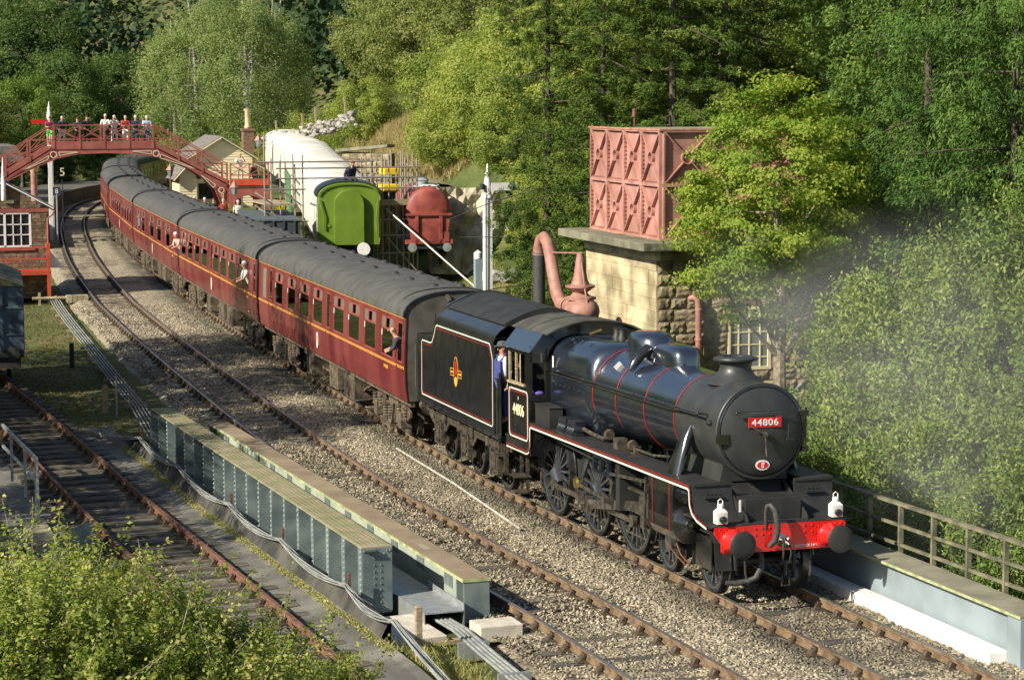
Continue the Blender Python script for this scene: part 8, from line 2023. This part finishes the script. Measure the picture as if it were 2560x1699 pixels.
for x, y, tp_, bt_, hr_, lab in ((-97, 5.9, LB, TB, GY, 'person in pale blue on the platform under the lantern'), (-96, 6.35, WH, TB, WT, 'person in white on the platform beside the cream shelter'), (-95, 6.7, DK, TD, BR, 'dark-clothed person on the platform edge'), (-94, 7.1, RD, TK, GY, 'person in red standing below the footbridge stairs'), (-92, 7.6, WH, TD, WT, 'white-haired person on the platform nearest the footbridge pier')):
    person(lab, (x, y, .92), .1, tp_, bt_, hr_, None, 1.7, .05, 'down', group='people waiting on the platform')
for x, y, tp_, lab in ((-104, -4.9, NV, 'person in a navy jacket in the shade of the left platform'), (-106, -5.7, DK, 'person in dark clothes under the left platform roof')):
    person(lab, (x, y, .9), .2, tp_, TD, BR, None, 1.72, 0, 'down', group='people in the shade of the left platform')
# footplate crew
zc_ = gz(-11.3) + 1.44
drv_ = person('person in a grey flat cap and navy overalls standing between cab and tender', (-11.86, -1.10, zc_ + .17), -1.3, ('paleblue', False, (.62, .70, .80)), ('overalls', 0, (.05, .06, .22)), GY, ('greycap', (.08, .09, .085)), 1.70, .06, 'down', sub=2)
MB().box(.12, .19, -.13, .13, .95, 1.33).beam((.19, .09, 1.32), (.02, .12, 1.5), .04, .02).beam((.19, -.09, 1.32), (.02, -.12, 1.5), .04, .02).build('bib', cloth('cloth_overalls', (.05, .06, .22)), drv_, .01)
person('brown-haired person in blue overalls leaning out of the cab side window', (-10.92, -.72, zc_ - .05), -1.35, ('overallblue', True, (.06, .06, .24)), ('overalls', 0, (.05, .06, .22)), ('auburn', (.10, .05, .03)), None, 1.66, .45, 'sill', sub=2)
# passengers
c0 = coaches[0]
def pax(label, ci, xl, yl, rz, top, hair, lean=.0, zf=1.25, h=1.7, seat=False, hat=None, arms='rail'):
    c = coaches[ci]; a = c.rotation_euler[2]
    x = c.location.x + xl * math.cos(a) - yl * math.sin(a); y = c.location.y + xl * math.sin(a) + yl * math.cos(a)
    return person(label, (x, y, zf), a + rz, top, TD, hair, hat, h, lean, arms, seat=seat, sub=1)
pax('bald passenger in a dark pullover leaning far out of the first coach door', 0, -.42, -1.15, -1.9, ('charcoal', True, (.045, .04, .05)), None, .62, 1.25, 1.72, False, None, 'sill')
pax('white-haired passenger leaning out at the far end of the second coach', 1, -19.45, -1.25, -1.2, ('pinkish', False, (.5, .35, .3)), WT, .5, 1.25, 1.7, False, None, 'sill')
pax('passenger in white leaning out near the end door of the second coach', 1, -1.9, -1.25, -1.5, WH, WT, .35, 1.25, 1.75, False, None, 'sill')
for ci, xl, tp_, hr_, lab in ((0, -5.2, WH, GY, 'seated passenger in white behind the third window from the tender'), (0, -14.0, RD, BR, 'seated passenger in red, two windows left of the coach roundel'), (1, -3.4, LB, GY, 'seated passenger in pale blue at the front window of the second coach'), (1, -7.2, WH, BR, 'seated passenger in white, third window of the second coach'), (1, -9.0, DK, GY, 'dark-clothed passenger near the middle of the second coach'),
        (1, -14.0, LB, WT, 'seated passenger in pale blue behind the middle door of the second coach'), (1, -16.0, WH, GY, 'seated passenger in white near the rear of the second coach'), (1, -18.0, WH, WT, 'seated passenger in white at the rearmost window of the second coach'), (2, -3.6, WH, GY, 'seated passenger in white at the front window of the third coach'), (2, -10.4, LB, WT, 'seated passenger in pale blue in the middle of the third coach'), (2, -14.5, LB, BR, 'seated passenger in pale blue near the rear of the third coach'), (0, -1.55, LB, GY, 'seated passenger in pale blue at the window nearest the tender'), (0, -3.4, DK, GY, 'seated passenger behind the second window from the tender'), (0, -7.2, KH, WT, 'seated passenger behind the fourth window from the tender'), (0, -10.1, WH, WT, 'white-haired passenger seated right of the coach roundel'), (0, -12.0, LB, BR, 'seated passenger in pale blue at the middle of the first coach'), (0, -16.0, ('royalblue', False, (.08, .12, .5)), GY, 'seated passenger in bright blue at the rear of the first coach'),
        (1, -5.4, DK, WT, 'passenger behind glass in the front half of the second coach'), (1, -12.0, WH, GY, 'passenger in white seated in the middle of the second coach'), (2, -7.5, KH, GY, 'passenger behind glass in the third coach')):
    pax(lab, ci, xl - .1, -.82, .2, tp_, hr_, 0, .95, 1.6, True)
person('worker on the lime green carriage roof in a dark top', (-62.6, 7.3, 4.1), .3, NV, TD, BR, None, 1.6, .6, 'down', seat=True)
# ================================================================ SMOKE
def smoke(name, label, loc, sc_, dens, seed):
    bm = bmesh.new(); bmesh.ops.create_icosphere(bm, subdivisions=3, radius=1)
    me = bpy.data.meshes.new(name); bm.to_mesh(me); bm.free()
    m = bpy.data.materials.new(name); m.use_nodes = True; t = m.node_tree
    for n in list(t.nodes): t.nodes.remove(n)
    o = t.nodes.new('ShaderNodeOutputMaterial'); v = t.nodes.new('ShaderNodeVolumePrincipled'); v.inputs['Color'].default_value = (.97, .985, 1.0, 1); v.inputs['Anisotropy'].default_value = -.5
    tc = t.nodes.new('ShaderNodeTexCoord'); g = t.nodes.new('ShaderNodeVectorMath'); g.operation = 'LENGTH'; t.links.new(tc.outputs['Object'], g.inputs[0])
    fall = t.nodes.new('ShaderNodeMapRange'); fall.inputs[1].default_value = .25; fall.inputs[2].default_value = .95; fall.inputs[3].default_value = 1; fall.inputs[4].default_value = 0; t.links.new(g.outputs['Value'], fall.inputs[0])
    n = t.nodes.new('ShaderNodeTexNoise'); n.inputs['Scale'].default_value = 1.15; n.inputs['Detail'].default_value = 3; n.noise_dimensions = '4D'; n.inputs['W'].default_value = seed; t.links.new(tc.outputs['Object'], n.inputs['Vector'])
    nr = t.nodes.new('ShaderNodeMapRange'); nr.inputs[1].default_value = .38; nr.inputs[2].default_value = .7; t.links.new(n.outputs[0], nr.inputs[0])
    a = t.nodes.new('ShaderNodeMath'); a.operation = 'MULTIPLY'; t.links.new(fall.outputs[0], a.inputs[0]); t.links.new(nr.outputs[0], a.inputs[1])
    b = t.nodes.new('ShaderNodeMath'); b.operation = 'MULTIPLY'; b.inputs[1].default_value = dens; t.links.new(a.outputs[0], b.inputs[0]); t.links.new(b.outputs[0], v.inputs['Density']); t.links.new(v.outputs[0], o.inputs['Volume'])
    me.materials.append(m); ob = bpy.data.objects.new(name, me); COL.objects.link(ob); ob.location = loc; ob.scale = sc_; tag(ob, label, 'smoke', kind='stuff'); return ob
smoke('smoke_cloud', 'thin pale smoke drifting from the chimney across the tower window', (-8.5, 4.9, 4.3), (5.4, 3.0, 2.3), .065, 1.0)
smoke('smoke_cloud', 'faint smoke spreading over the willow bushes at the right', (-3.5, 4.8, 3.6), (6.2, 3.4, 3.6), .040, 5.0)
smoke('smoke_cloud', 'wisp of steam low over the hand rail at the right', (-1.0, 3.2, 1.7), (3.6, 1.6, 1.5), .045, 9.0)
